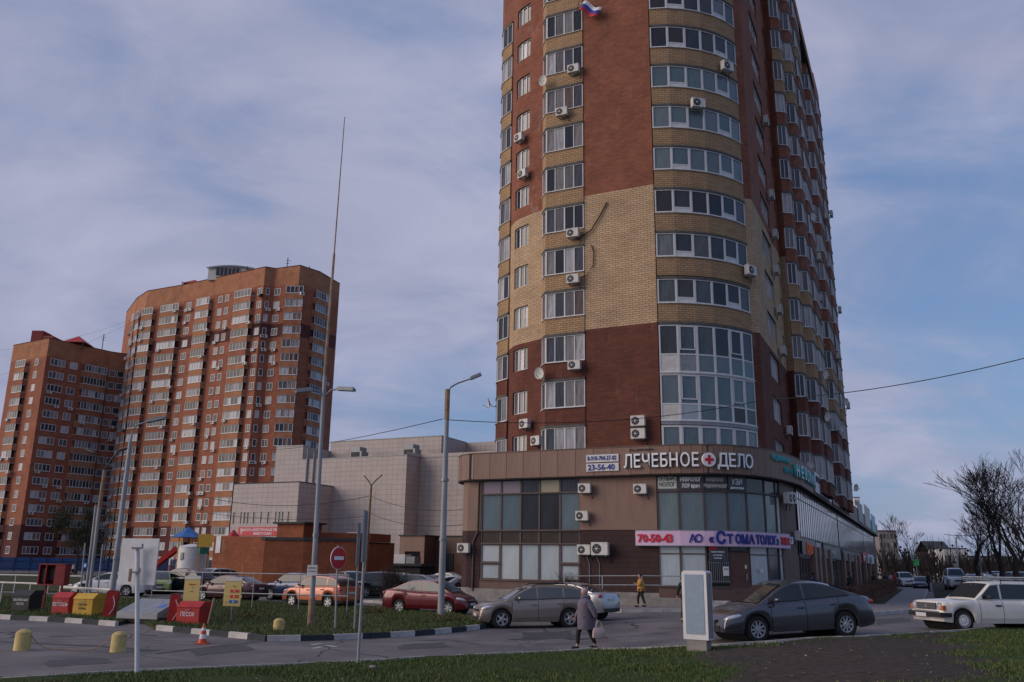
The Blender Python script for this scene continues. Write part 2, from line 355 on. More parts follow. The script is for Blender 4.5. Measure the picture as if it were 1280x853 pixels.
def frame_window(name, a, b, z0, z1, n, parent, mat=None, gmat=None, fr=0.07, depth=0.10, thick=(), single=False, transom=None, recess=0.0):
    """window between plan points a and b (left, right as seen from outside): a frame mesh and its panes; returns (frame mesh, pane meshes, origin, angle)"""
    mat = mat or M_PVC; gmat = gmat or M_GLASS
    a = Vector(a); b = Vector(b); l = (b - a).length; ang = math.atan2(b.y - a.y, b.x - a.x); h = z1 - z0
    f = MB(); y = depth / 2 + recess
    f.box((l/2, y, fr/2), (l, depth, fr), mat); f.box((l/2, y, h - fr/2), (l, depth, fr), mat)
    panes = []
    for i in range(n + 1):
        wd = fr * (1.7 if i in thick else 1.0); x = min(max(l*i/n, wd/2), l - wd/2)
        f.box((x, y, h/2), (wd, depth - 0.006, h - 2*fr), mat)
    if transom: f.box((l/2, y, transom), (l - 2*fr, depth - 0.012, fr), mat)
    f.box((l/2, -0.02, -0.02), (l + 0.06, 0.12, 0.035), mat)
    gs = MB()
    for i in range(n):
        x0 = l*i/n + fr/2; x1 = l*(i+1)/n - fr/2; g = MB()
        spans = [(fr, h - fr)] if not transom else [(fr, transom - fr/2), (transom + fr/2, h - fr)]
        for (q0, q1) in spans:
            t_ = g if not single else gs
            t_.box(((x0+x1)/2, y + 0.01, (q0+q1)/2), (x1-x0, 0.02, q1-q0), gmat)
        if not single: panes.append((g.mesh('pane'), i))
    if single: panes.append((gs.mesh('pane'), 0))
    return f.mesh('window'), panes, Vector((a.x, a.y, z0)), ang
def put_window(wd, parent, zs, name='window', skip=()):
    fm, panes, o, ang = wd; made = []
    for k, dz in enumerate(zs):
        if k in skip: continue
        w_ = link(fm, name, parent, (o.x, o.y, o.z + dz), ang)
        for pm, i in panes: link(pm, 'pane', w_)
        made.append(w_)
    return made
def wall(mb, pts, z0, z1, bands, opens=(), depth=0.14, s0=0.0):
    """brick wall skin along plan points; bands = [(ztop, material)...]; opens = (s_a, s_b, z_a, z_b) rectangles along the path"""
    P = Path(pts); zb = sorted(set([z0, z1] + [b for b, _ in bands if z0 < b < z1] + [z for o in opens for z in (o[2], o[3]) if z0 < z < z1]))
    sb = sorted(set(P.L + [x for o in opens for x in (o[0], o[1])]))
    def mat(z):
        for t, m in bands:
            if z < t: return m
        return bands[-1][1]
    for a, b in zip(sb, sb[1:]):
        if b - a < 1e-5: continue
        pa, pb = P.at(a + 1e-6)[0], P.at(b - 1e-6)[0]
        for c, d in zip(zb, zb[1:]):
            sm, zm = (a + b) / 2, (c + d) / 2
            if any(o[0] < sm < o[1] and o[2] < zm < o[3] for o in opens): continue
            mb.face([(pa.x, pa.y, c), (pb.x, pb.y, c), (pb.x, pb.y, d), (pa.x, pa.y, d)], mat(zm), [(a+s0, c), (b+s0, c), (b+s0, d), (a+s0, d)])
    for (a, b, c, d) in opens:
        pa, da, na = P.at(a + 1e-6); pb, db, nb = P.at(b - 1e-6)
        ia = pa - na * depth; ib = pb - nb * depth; m = mat((c + d) / 2)
        mb.face([(pa.x,pa.y,c),(ia.x,ia.y,c),(ia.x,ia.y,d),(pa.x,pa.y,d)], m, [(0,c),(depth,c),(depth,d),(0,d)])
        mb.face([(pb.x,pb.y,c),(pb.x,pb.y,d),(ib.x,ib.y,d),(ib.x,ib.y,c)], m, [(0,c),(0,d),(depth,d),(depth,c)])
        mb.face([(pa.x,pa.y,c),(pb.x,pb.y,c),(ib.x,ib.y,c),(ia.x,ia.y,c)], M_SLAB, [(a,0),(b,0),(b,depth),(a,depth)])
        mb.face([(pa.x,pa.y,d),(ia.x,ia.y,d),(ib.x,ib.y,d),(pb.x,pb.y,d)], M_SLAB, [(a,0),(a,depth),(b,depth),(b,0)])
def band_prism(mb, pts, inner, z0, z1, mat, off=0.0, side=True):
    """solid strip along plan points, from z0 to z1, thickened inward by 'inner'"""
    P = Path(pts); o = []; i_ = []
    for k, q in enumerate(P.p):
        if k == 0: n = P.at(1e-4)[2]
        elif k == len(P.p) - 1: n = P.at(P.L[-1] - 1e-4)[2]
        else:
            n1 = P.at(P.L[k] - 1e-4)[2]; n2 = P.at(P.L[k] + 1e-3)[2]; n = (n1 + n2).normalized() / max(0.5, math.cos(n1.angle(n2) / 2))
        o.append(q + n * off); i_.append(q - n * inner)
    L = P.L
    for k in range(len(o) - 1):
        a, b = o[k], o[k+1]; mb.face([(a.x,a.y,z0),(b.x,b.y,z0),(b.x,b.y,z1),(a.x,a.y,z1)], mat, [(L[k],z0),(L[k+1],z0),(L[k+1],z1),(L[k],z1)])
        c, d = i_[k], i_[k+1]
        mb.face([(a.x,a.y,z1),(b.x,b.y,z1),(d.x,d.y,z1),(c.x,c.y,z1)], mat, [(L[k],0),(L[k+1],0),(L[k+1],inner),(L[k],inner)])
        mb.face([(a.x,a.y,z0),(c.x,c.y,z0),(d.x,d.y,z0),(b.x,b.y,z0)], mat, [(L[k],0),(L[k],inner),(L[k+1],inner),(L[k+1],0)])
        mb.face([(c.x,c.y,z0),(c.x,c.y,z1),(d.x,d.y,z1),(d.x,d.y,z0)], mat, [(L[k],z0),(L[k],z1),(L[k+1],z1),(L[k+1],z0)])
    for a, c in ((o[0], i_[0]), (o[-1], i_[-1])):
        mb.face([(a.x,a.y,z0),(a.x,a.y,z1),(c.x,c.y,z1),(c.x,c.y,z0)], mat, [(0,z0),(0,z1),(inner,z1),(inner,z0)])
# ================================================================== ground and the setting
def axis_lines(near, step, far, growth=1.35):
    v = [i * step for i in range(int(near / step) + 1)]; s = step
    while v[-1] < far: s *= growth; v.append(v[-1] + s)
    return v
def asphalt(name, c, dark, scale=0.35, cracks=True):
    m = pbsdf(name, c, 0.85, 0, 0.35); t = m.node_tree; b = t.nodes['Principled BSDF']
    tc = N(t, 'ShaderNodeTexCoord')
    a = N(t, 'ShaderNodeTexNoise'); a.inputs['Scale'].default_value = scale; a.inputs['Detail'].default_value = 10; a.inputs['Roughness'].default_value = 0.7; t.links.new(tc.outputs['Object'], a.inputs['Vector'])
    r = N(t, 'ShaderNodeValToRGB'); r.color_ramp.elements[0].position = 0.35; r.color_ramp.elements[1].position = 0.62
    r.color_ramp.elements[0].color = (*dark, 1); r.color_ramp.elements[1].color = (*c, 1); t.links.new(a.outputs[0], r.inputs[0])
    g = N(t, 'ShaderNodeTexNoise'); g.inputs['Scale'].default_value = 30; g.inputs['Detail'].default_value = 6; t.links.new(tc.outputs['Object'], g.inputs['Vector'])
    mr = N(t, 'ShaderNodeMapRange'); mr.inputs[1].default_value = .3; mr.inputs[2].default_value = .7; mr.inputs[3].default_value = .75; mr.inputs[4].default_value = 1.2; t.links.new(g.outputs[0], mr.inputs[0])
    mu = N(t, 'ShaderNodeMixRGB', blend_type='MULTIPLY'); mu.inputs[0].default_value = 1; t.links.new(r.outputs[0], mu.inputs[1]); t.links.new(mr.outputs[0], mu.inputs[2]); last = mu.outputs[0]
    if cracks:
        wv = N(t, 'ShaderNodeTexNoise'); wv.inputs['Scale'].default_value = 0.8; wv.inputs['Detail'].default_value = 5; t.links.new(tc.outputs['Object'], wv.inputs['Vector'])
        mxv = N(t, 'ShaderNodeMixRGB'); mxv.inputs[0].default_value = 0.35; t.links.new(tc.outputs['Object'], mxv.inputs[1]); t.links.new(wv.outputs[1], mxv.inputs[2])
        vo = N(t, 'ShaderNodeTexVoronoi', feature='DISTANCE_TO_EDGE'); vo.inputs['Scale'].default_value = 0.34; t.links.new(mxv.outputs[0], vo.inputs['Vector'])
        lt = N(t, 'ShaderNodeMapRange'); lt.inputs[1].default_value = 0.002; lt.inputs[2].default_value = 0.010; lt.inputs[3].default_value = 1; lt.inputs[4].default_value = 0; t.links.new(vo.outputs[0], lt.inputs[0])
        gm = N(t, 'ShaderNodeMath', operation='GREATER_THAN'); t.links.new(a.outputs[0], gm.inputs[0]); gm.inputs[1].default_value = 0.47
        ml = N(t, 'ShaderNodeMath', operation='MULTIPLY'); t.links.new(lt.outputs[0], ml.inputs[0]); t.links.new(gm.outputs[0], ml.inputs[1])
        mm = N(t, 'ShaderNodeMixRGB'); t.links.new(ml.outputs[0], mm.inputs[0]); t.links.new(last, mm.inputs[1]); mm.inputs[2].default_value = (0.02, 0.02, 0.02, 1); last = mm.outputs[0]
    t.links.new(last, b.inputs['Base Color'])
    rr = N(t, 'ShaderNodeMapRange'); rr.inputs[1].default_value = .35; rr.inputs[2].default_value = .65; rr.inputs[3].default_value = .55; rr.inputs[4].default_value = .9; t.links.new(a.outputs[0], rr.inputs[0]); t.links.new(rr.outputs[0], b.inputs['Roughness'])
    bp = N(t, 'ShaderNodeBump'); bp.inputs['Strength'].default_value = .4; bp.inputs['Distance'].default_value = .01; t.links.new(g.outputs[0], bp.inputs['Height']); t.links.new(bp.outputs[0], b.inputs['Normal'])
    return m
M_ASPH = asphalt('asphalt', (0.175, 0.155, 0.158), (0.075, 0.068, 0.070), .45)
M_PAVE = asphalt('old_pavement', (0.25, 0.215, 0.21), (0.17, 0.15, 0.15), 0.5, cracks=False)
def grass_mat(name, g1, g2, brown, lo, hi, scale=0.5):
    m = pbsdf(name, g1, 0.95, 0, 0.15); t = m.node_tree; b = t.nodes['Principled BSDF']; tc = N(t, 'ShaderNodeTexCoord')
    a = N(t, 'ShaderNodeTexNoise'); a.inputs['Scale'].default_value = scale; a.inputs['Detail'].default_value = 9; a.inputs['Roughness'].default_value = .65; t.links.new(tc.outputs['Object'], a.inputs['Vector'])
    f = N(t, 'ShaderNodeTexNoise'); f.inputs['Scale'].default_value = 14; f.inputs['Detail'].default_value = 8; f.inputs['Roughness'].default_value = .8; t.links.new(tc.outputs['Object'], f.inputs['Vector'])
    r = N(t, 'ShaderNodeValToRGB'); r.color_ramp.elements[0].position = .35; r.color_ramp.elements[0].color = (*g1, 1); r.color_ramp.elements[1].position = .65; r.color_ramp.elements[1].color = (*g2, 1); t.links.new(f.outputs[0], r.inputs[0])
    mr = N(t, 'ShaderNodeMapRange'); mr.inputs[1].default_value = lo; mr.inputs[2].default_value = hi; t.links.new(a.outputs[0], mr.inputs[0])
    fb = N(t, 'ShaderNodeMixRGB', blend_type='MULTIPLY'); fb.inputs[0].default_value = 1; fb.inputs[1].default_value = (*brown, 1)
    fm = N(t, 'ShaderNodeMapRange'); fm.inputs[1].default_value = .3; fm.inputs[2].default_value = .7; fm.inputs[3].default_value = .5; fm.inputs[4].default_value = 1.4; t.links.new(f.outputs[0], fm.inputs[0]); t.links.new(fm.outputs[0], fb.inputs[2])
    mx = N(t, 'ShaderNodeMixRGB'); t.links.new(mr.outputs[0], mx.inputs[0]); t.links.new(r.outputs[0], mx.inputs[1]); t.links.new(fb.outputs[0], mx.inputs[2]); t.links.new(mx.outputs[0], b.inputs['Base Color'])
    bp = N(t, 'ShaderNodeBump'); bp.inputs['Strength'].default_value = .8; bp.inputs['Distance'].default_value = .04; t.links.new(f.outputs[0], bp.inputs['Height']); t.links.new(bp.outputs[0], b.inputs['Normal'])
    return m
M_GRASS = grass_mat('short_grass', (0.020, 0.035, 0.010), (0.055, 0.085, 0.022), (0.055, 0.042, 0.024), .56, .70)
M_GRASSB = grass_mat('worn_grass', (0.022, 0.034, 0.012), (0.05, 0.07, 0.022), (0.055, 0.045, 0.026), .42, .62)
M_MUD = grass_mat('bare_mud', (0.035, 0.027, 0.022), (0.055, 0.044, 0.037), (0.04, 0.045, 0.02), .60, .75, 0.8)

xs = axis_lines(60, 1.0, 1800); xs = [-a for a in reversed(xs[1:])] + xs
ys = axis_lines(120, 1.0, 2600); ys = [-a for a in (1200, 400, 120, 40, 12)] + ys
gb = MB(); W_ = len(xs)
gb.v = [(x, y, gz(x, y)) for y in ys for x in xs]
for j in range(len(ys) - 1):
    for i in range(W_ - 1):
        gb.f.append((j*W_+i, j*W_+i+1, (j+1)*W_+i+1, (j+1)*W_+i)); gb.m.append(0); gb.uv.append(None)
gb.mats = [M_ASPH]
g_ = gb.build('ground', smooth=True); g_['kind'] = 'structure'
def sheet(name, poly, off, mat, skirt=True, kind='structure', bump=0.0, step=1.0):
    """surface laid on the ground along its relief, with a downward edge"""
    bm = bmesh.new(); vs = [bm.verts.new((p[0], p[1], 0)) for p in poly]; f = bm.faces.new(vs)
    if f.normal.z < 0: f.normal_flip()
    x0, x1 = min(p[0] for p in poly), max(p[0] for p in poly); y0, y1 = min(p[1] for p in poly), max(p[1] for p in poly)
    sx = step if x1 - x0 < 80 else 3.0; sy = step if y1 - y0 < 80 else 3.0
    for lo, hi, st, nn in ((x0, x1, sx, (1, 0, 0)), (y0, y1, sy, (0, 1, 0))):
        k = math.ceil(lo / st)
        while k * st < hi:
            bmesh.ops.bisect_plane(bm, geom=bm.verts[:] + bm.edges[:] + bm.faces[:], plane_co=(k*st*nn[0], k*st*nn[1], 0), plane_no=nn); k += 1
    if skirt:
        edges = [e for e in bm.edges if len(e.link_faces) == 1]
        r = bmesh.ops.extrude_edge_only(bm, edges=edges)
        low = {v for v in r['geom'] if isinstance(v, bmesh.types.BMVert)}
    else: low = set()
    for v in bm.verts:
        z = gz(v.co.x, v.co.y)
        v.co.z = z - 0.05 if v in low else z + off + (bump * noise.noise((v.co.x * .5, v.co.y * .5, 3)) if bump else 0)
    bmesh.ops.recalc_face_normals(bm, faces=bm.faces)
    me = bpy.data.meshes.new(name); bm.to_mesh(me); bm.free(); me.materials.append(mat)
    o = link(me, name); o['kind'] = kind; return o
def gp(px, py, dz=0.0):
    p = ground(px, py, dz); return (p.x, p.y)
# foreground verge, edged by a thin kerb
edge_px = [(-60, 858), (40, 850), (172, 842), (300, 837), (447, 830), (600, 821), (740, 814), (860, 811), (960, 806), (1050, 800), (1190, 792), (1300, 784), (1420, 776)]
edge = [gp(*p) for p in edge_px]
ver = edge + [(40, 30), (40, -30), (-30, -30), (-30, 14)]
# stretch of trodden mud across the right part of the verge
mud_px = [(872, 818), (930, 809), (1010, 804), (1085, 800), (1170, 795), (1196, 800), (1215, 822), (1245, 862), (900, 862), (925, 840), (890, 830)]
mud = [gp(*p) for p in mud_px]
cx_, cy_ = sum(p[0] for p in mud) / len(mud), sum(p[1] for p in mud) / len(mud)
mud2 = []
for i in range(len(mud)):
    a, b = mud[i], mud[(i+1) % len(mud)]
    for k in range(6):
        t = k / 6; j = 0.25 if k else 0
        mud2.append((a[0] + (b[0]-a[0])*t + random.uniform(-j, j), a[1] + (b[1]-a[1])*t + random.uniform(-j*.3, j*.3)))
def inside(p, poly):
    c = False; j = len(poly) - 1
    for i in range(len(poly)):
        if (poly[i][1] > p[1]) != (poly[j][1] > p[1]) and p[0] < (poly[j][0] - poly[i][0]) * (p[1] - poly[i][1]) / (poly[j][1] - poly[i][1]) + poly[i][0]: c = not c
        j = i
    return c
def mudness(x, y):
    d = min(math.hypot(max(0, max(min(a[0], b[0]) - x, x - max(a[0], b[0]))), 0) * 0 + seg_d(x, y, a, b) for a, b in zip(mud, mud[1:] + mud[:1])); s = d if inside((x, y), mud) else -d
    return ss(.5 + s / 1.6 + .55 * noise.noise((x*.9, y*.9, 7)) + .35 * noise.noise((x*2.7, y*2.7, 2)))
def seg_d(x, y, a, b):
    vx, vy = b[0]-a[0], b[1]-a[1]; t = max(0, min(1, ((x-a[0])*vx + (y-a[1])*vy) / (vx*vx + vy*vy + 1e-9))); return math.hypot(a[0]+t*vx-x, a[1]+t*vy-y)
t_ = M_GRASS.node_tree; b_ = t_.nodes['Principled BSDF']; old = b_.inputs['Base Color'].links[0].from_socket
at_ = N(t_, 'ShaderNodeAttribute'); at_.attribute_name = 'trodden'; tc_ = N(t_, 'ShaderNodeTexCoord'); nz_ = N(t_, 'ShaderNodeTexNoise'); nz_.inputs['Scale'].default_value = 6; nz_.inputs['Detail'].default_value = 8; t_.links.new(tc_.outputs['Object'], nz_.inputs['Vector'])
sm_ = N(t_, 'ShaderNodeMath', operation='ADD'); t_.links.new(at_.outputs['Fac'], sm_.inputs[0]); t_.links.new(nz_.outputs[0], sm_.inputs[1])
mr_ = N(t_, 'ShaderNodeMapRange'); mr_.inputs[1].default_value = .82; mr_.inputs[2].default_value = 1.12; t_.links.new(sm_.outputs[0], mr_.inputs[0])
mc_ = N(t_, 'ShaderNodeMixRGB'); mc_.inputs[1].default_value = (.012, .009, .008, 1); mc_.inputs[2].default_value = (.105, .086, .073, 1); t_.links.new(nz_.outputs[0], mc_.inputs[0])
mx_ = N(t_, 'ShaderNodeMixRGB'); t_.links.new(mr_.outputs[0], mx_.inputs[0]); t_.links.new(old, mx_.inputs[1]); t_.links.new(mc_.outputs[0], mx_.inputs[2]); t_.links.new(mx_.outputs[0], b_.inputs['Base Color'])
vo_ = sheet('grass_verge', ver, 0.05, M_GRASS, bump=0.07, step=.5)
ca_ = vo_.data.attributes.new('trodden', 'FLOAT', 'POINT'); ca_.data.foreach_set('value', [mudness(v.co.x, v.co.y) if 8 < v.co.y < 34 and 2 < v.co.x < 22 else 0. for v in vo_.data.vertices])
def kerb_line(name, pts, w, h, stone, mats, gap=0.012, base=-0.1, jit=0.0):
    root = bpy.data.objects.new(name, None); COL.objects.link(root); root['kind'] = 'structure'
    P = [Vector((p[0], p[1])) for p in pts]; L = [0]
    for a, b in zip(P, P[1:]): L.append(L[-1] + (b - a).length)
    n = max(1, round(L[-1] / stone)); me = {}
    def pos(t):
        for i in range(len(P) - 1):
            if t <= L[i+1] + 1e-9: return P[i] + (P[i+1] - P[i]) * ((t - L[i]) / max(1e-6, L[i+1] - L[i]))
        return P[-1]
    st = L[-1] / n
    for m in range(len(mats)):
        b = MB(); hh = h - base
        b.prism([(-st/2+gap, -w/2), (st/2-gap, -w/2), (st/2-gap, w/2-.02), (-st/2+gap, w/2-.02)], base, h - .02, mats[m])
        b.prism([(-st/2+gap, -w/2+.02), (st/2-gap, -w/2+.02), (st/2-gap, w/2-.03), (-st/2+gap, w/2-.03)], h - .021, h, mats[m]); me[m] = b.mesh('kerb_stone')
    for i in range(n):
        a, b = pos(i*st), pos((i+1)*st); c = (a + b) / 2
        o = link(me[i % len(mats)], 'kerb_stone', root, (c.x, c.y, (gz(a.x, a.y) + gz(b.x, b.y))/2 + random.uniform(-jit, jit)))
        o.rotation_euler = (Matrix.Rotation(math.atan2(b.y-a.y, b.x-a.x) + random.uniform(-jit, jit), 4, 'Z') @ Matrix.Rotation(-math.atan2(gz(b.x, b.y) - gz(a.x, a.y), st), 4, 'Y')).to_euler()
    return root
M_KERB = grime('kerb_concrete', (0.46, 0.44, 0.42), 0.9, 0.4, 2.5, bump=.2)
M_KW = grime('kerb_white_paint', (0.50, 0.48, 0.46), 0.85, 0.35, 3.0, bump=.2)
M_KB = grime('kerb_black_paint', (0.035, 0.042, 0.052), 0.85, 0.5, 3.0, bump=.2)
kerb_line('verge_kerb', edge, 0.12, 0.085, 1.0, [M_KERB], jit=.008)
kb1 = [gp(*p) for p in [(-60, 768), (0, 774), (60, 777), (100, 779.5), (146, 783)]]
kb2 = [gp(*p) for p in [(197, 788), (260, 794), (310, 799), (332, 802), (352, 802), (425, 800), (510, 796), (550, 792.5), (590, 788), (608, 785.5), (616, 781), (608, 776.5)]]
kerb_line('striped_kerb', kb1, 0.16, 0.17, 1.0, [M_KW, M_KB], jit=.006)
kerb_line('striped_kerb_around_island', kb2, 0.16, 0.17, 1.0, [M_KW, M_KB], jit=.006)
isl = kb1[:-1] + [kb1[-1], gp(170, 776), kb2[0]] + kb2[1:] + [gp(*p) for p in [(560, 768.5), (520, 765), (480, 762), (400, 758), (330, 755), (250, 752), (160, 749), (60, 745), (-60, 741)]]
sheet('grass_island', isl, 0.11, M_GRASSB, bump=0.05)
sheet('far_lawn', [gp(*p) for p in [(-120, 737), (0, 739), (60, 741), (100, 741), (135, 734), (160, 727), (150, 722), (60, 717.5), (-120, 716)]], 0.08, M_GRASSB)
sheet('middle_lawn', [gp(*p) for p in [(462, 747), (482, 748.5), (560, 748), (600, 746), (590, 738), (560, 737.5), (470, 738)]], 0.10, M_GRASSB)
# podium pavement, kerbs, sidewalk of the side street
pod = [TW(-11, -4.6), TW(-2.5, -6.2), TW(2, -6.9), TW(6, -6.9), TW(10, -4.7), TW(13.6, -1.2), TW(17.0, 1.5), TW(17.0, 120), TW(-11, 120)]
sheet('podium_pavement', [(p.x, p.y) for p in pod], 0.14, M_PAVE)
kerb_line('podium_kerb', [(p.x, p.y) for p in pod[:7]], 0.15, 0.16, 1.0, [M_KERB], jit=.006)
swk = [gp(*p) for p in [(1070, 768), (1146, 761.5)]]
s_far = TW(20.5, 260); 
sw = [gp(1065, 771), gp(1149, 764), (TW(19.4, 60).x, TW(19.4, 60).y), (TW(19.4, 250).x, TW(19.4, 250).y), (TW(17.0, 250).x, TW(17.0, 250).y), (TW(17.0, 2).x, TW(17.0, 2).y)]
sheet('side_street_sidewalk', sw, 0.145, M_PAVE)
kerb_line('sidewalk_kerb', [gp(1065, 771), gp(1149, 764), (TW(19.4, 60).x, TW(19.4, 60).y), (TW(19.4, 110).x, TW(19.4, 110).y)], 0.15, 0.165, 1.5, [M_KERB])
sheet('hedge_lawn', [(p.x, p.y) for p in (TW(14.0, 10), TW(17.0, 10), TW(17.0, 54), TW(14.0, 54))], 0.19, M_GRASSB)
sheet('street_lawn', [(p.x, p.y) for p in (TW(19.9, 14), TW(22.6, 10), TW(22.6, 160), TW(19.9, 160))], 0.12, M_MUD)
# worn white arrow marks and dark patches on the road
mk = MB()
for (a, b) in (((389, 806.5), (402, 804.5)), ((391, 811), (402, 809)), ((408, 807), (420, 809))):
    A_, B_ = Vector(gp(*a)), Vector(gp(*b)); d = (B_ - A_).normalized(); n = Vector((-d.y, d.x)) * .07
    q = [A_ - n, B_ - n, B_ + n, A_ + n]; mk.face([(p.x, p.y, gz(p.x, p.y) + .006) for p in q], M_KW)
o = mk.build('road_marking'); o['kind'] = 'structure'
M_TAR = grime('tar_seam', (0.045, 0.042, 0.042), .6, .4, 3)
def ribbon(name, px, wd, mat, off):
    b = MB(); P = [Vector(gp(*p)) for p in px]; Q = []
    for a, c in zip(P, P[1:]):
        n = max(2, int((c - a).length / .6))
        for k in range(n): Q.append(a + (c - a) * (k / n) + Vector((random.uniform(-.05, .05), random.uniform(-.07, .07))))
    Q.append(P[-1])
    for i in range(len(Q) - 1):
        d = (Q[i+1] - Q[i]).normalized(); n = Vector((-d.y, d.x)) * wd / 2 * random.uniform(.5, 1.3)
        b.face([(p.x, p.y, gz(p.x, p.y) + off) for p in (Q[i] - n, Q[i+1] - n, Q[i+1] + n, Q[i] + n)], mat)
    o = b.build(name); o['kind'] = 'structure'; return o
M_PATCH = asphalt('fresh_asphalt_patch', (0.075, 0.070, 0.074), (0.050, 0.047, 0.050), 1.2, cracks=False)
for pts in ([(236, 812), (300, 806), (322, 812), (250, 820)], [(655, 791), (712, 789), (724, 797), (650, 801)], [(500, 806), (556, 803), (560, 809), (498, 813)], [(60, 826), (130, 822), (138, 829), (58, 834)], [(1090, 775), (1130, 772), (1140, 777), (1098, 781)]):
    P_ = [gp(*q) for q in pts]; Q_ = []
    for a, b in zip(P_, P_[1:] + P_[:1]):
        for k in range(5): Q_.append((a[0] + (b[0]-a[0])*k/5 + random.uniform(-.10, .10), a[1] + (b[1]-a[1])*k/5 + random.uniform(-.10, .10)))
    sheet('asphalt_patch', Q_, .005, M_PATCH, skirt=False)
ribbon('asphalt_seam', [(-20, 801), (50, 805), (120, 808), (195, 814)], .22, M_TAR, .006)
ribbon('asphalt_seam', [(198, 817), (240, 812), (290, 806), (322, 803)], .20, M_TAR, .006)
ribbon('asphalt_seam', [(60, 796), (115, 795), (150, 792), (196, 795)], .10, M_TAR, .010)
ribbon('asphalt_seam', [(640, 800), (690, 796), (720, 800), (760, 797)], .30, M_TAR, .006)
ribbon('asphalt_seam', [(600, 806), (560, 800), (500, 802), (430, 803)], .07, M_TAR, .006)

# ================================================================== main tower
FL = 2.925; S0 = 8.75                      # storey height, first residential sill
NF = 15
tower = thing('apartment_tower', 'tall brick apartment tower with curved glazed corner, rising over the brown podium with shops', 'apartment tower', tuple(P0), -AZ)
DM = [(16.55, M_MAROON), (25.6, M_CREAM), (80, M_RED)]
TOP = 54.0
# --- wall skins (left: stepped rounded side; middle: flat; right: bow; street side)
sills = [S0 + FL * k for k in range(NF)]
body = MB()
left_pts = [(-7.6, 12.0), (-7.2, 5.2), (-6.75, 4.6), (-5.35, 3.45), (-5.15, 2.95), (-4.55, 2.28), (-4.05, 1.90), (-3.1, 1.50), (-1.95, 1.05), (-1.65, 0.72)]
LP = Path(left_pts)
sA, sB = LP.L[5], LP.L[7]          # inset window spans these bends
ops = [(sA + .05, sB - .02, z + .12, z + 1.62) for z in sills[:12]]
wall(body, left_pts, 7, TOP, DM, ops, depth=.22)
wall(body, [(1.46, 0.02), (6.15, 0.02)], 7, TOP, DM, s0=1.46)
body.build('flat_brick_wall', tower)
# wall behind the big bay and the bow
bk = MB(); wall(bk, [(-1.65, 0.72), (1.46, 0.5)], 7, TOP, [(80, M_DARKLINE)])
bow_pts = [(6.22, 0.0), (7.3, 0.36), (8.3, 0.95), (9.2, 1.66), (9.95, 2.5), (10.55, 3.42), (10.98, 4.4)]
wall(bk, [(x - .45, y + .55) for x, y in bow_pts], 7, TOP, [(80, M_DARKLINE)])
bk.build('inner_wall', tower)
# --- inset windows
nA = LP.at(sA + .05); nM = LP.at(LP.L[6]); nB = LP.at(sB - .02)
def inn(p, n, d=.12): return (p.x - n.x*d, p.y - n.y*d)
wA = frame_window('w', inn(nA[0], nA[2]), inn(nM[0], nM[2]), 0, 1.50, 1, tower)
wB = frame_window('w', inn(nM[0], nM[2]), inn(nB[0], nB[2]), 0, 1.50, 2, tower)
for wd in (wA, wB): put_window(wd, tower, [z + .12 for z in sills[:12]])
# --- left bay: band, slab, window per storey
lb = [(-6.95, 4.70), (-6.55, 4.02), (-5.45, 3.32)]
def storeys(path, parent, mats, n, inner, panes, zs, head=1.68, gm=None, sill_gap=0.0, off=.0, slab=.16, single=False, thick=()):
    """one brick band, slab edge and window per storey along a plan path; bands below the sills"""
    cache = {}
    for k, zs_ in enumerate(zs):
        m = mats(zs_, k)
        if m.name not in cache:
            b = MB(); band_prism(b, path, inner, -(FL - head - slab - .02), -.03, m, off)
            cache[m.name] = b.mesh('brick_band')
            s = MB(); band_prism(s, path, inner, head, head + slab, M_SLAB, off + .05); cache['slab'] = s.mesh('slab_edge')
        link(cache[m.name], 'brick_band', parent, (0, 0, zs_)); link(cache['slab'], 'slab_edge', parent, (0, 0, zs_))
    for i, (a, b, n_) in enumerate(panes):
        wd = frame_window('w', a, b, 0, head, n_, parent, gmat=gm, single=single, thick=thick, fr=.052)
        put_window(wd, parent, zs)
front_mat = lambda z, k: M_MAROON if z < 16.0 else M_BAND
storeys(lb, tower, front_mat, 0, .45, [(lb[0], lb[1], 1), (lb[1], lb[2], 2)], sills[:12])
# --- big bay
bb = [(-1.72, 0.62), (-1.2, -0.04), (1.47, -0.04)]
storeys(bb, tower, front_mat, 0, .4, [(bb[0], bb[1], 1), (bb[1], bb[2], 4)], sills[:12], thick=(0, 2))
# --- bow: ordinary storeys from the third up
bow_sills = [S0 + FL * k + .28 for k in range(4, 12)] + [S0 + FL * 3 + .22]
def bow_window(z, h, kinds, gm, transom=None, fr=.08, parent=tower):
    """all lights of one storey of the bow, as one window part per straight facet"""
    key = (h, transom, gm.name)
    for i in range(6):
        a, b = bow_pts[i], bow_pts[i+1]
        wd = bow_cache.setdefault((key, i), frame_window('w', a, b, 0, h, 1, parent, gmat=gm, fr=fr, transom=(transom if kinds[i] else None)))
        w0 = put_window(wd, parent, [z])[0]
        if kinds[i]:
            l = (Vector(b) - Vector(a)).length
            if (key, i, 'p') not in bow_cache:
                pm = MB(); pm.box((l/2, .035, transom/2 + .03), (l - .18, .03, transom - .10), M_PVC); bow_cache[(key, i, 'p')] = pm.mesh('infill_panel')
            link(bow_cache[(key, i, 'p')], 'infill_panel', w0)
bow_cache = {}
bm_ = {}
bb1 = MB(); band_prism(bb1, bow_pts, .4, -(FL - 1.56 - .16), -.03, M_BAND, .0); bm1 = bb1.mesh('brick_band')
bs1 = MB(); band_prism(bs1, bow_pts, .4, 1.56, 1.70, M_SLAB, .06); bs1m = bs1.mesh('slab_edge')
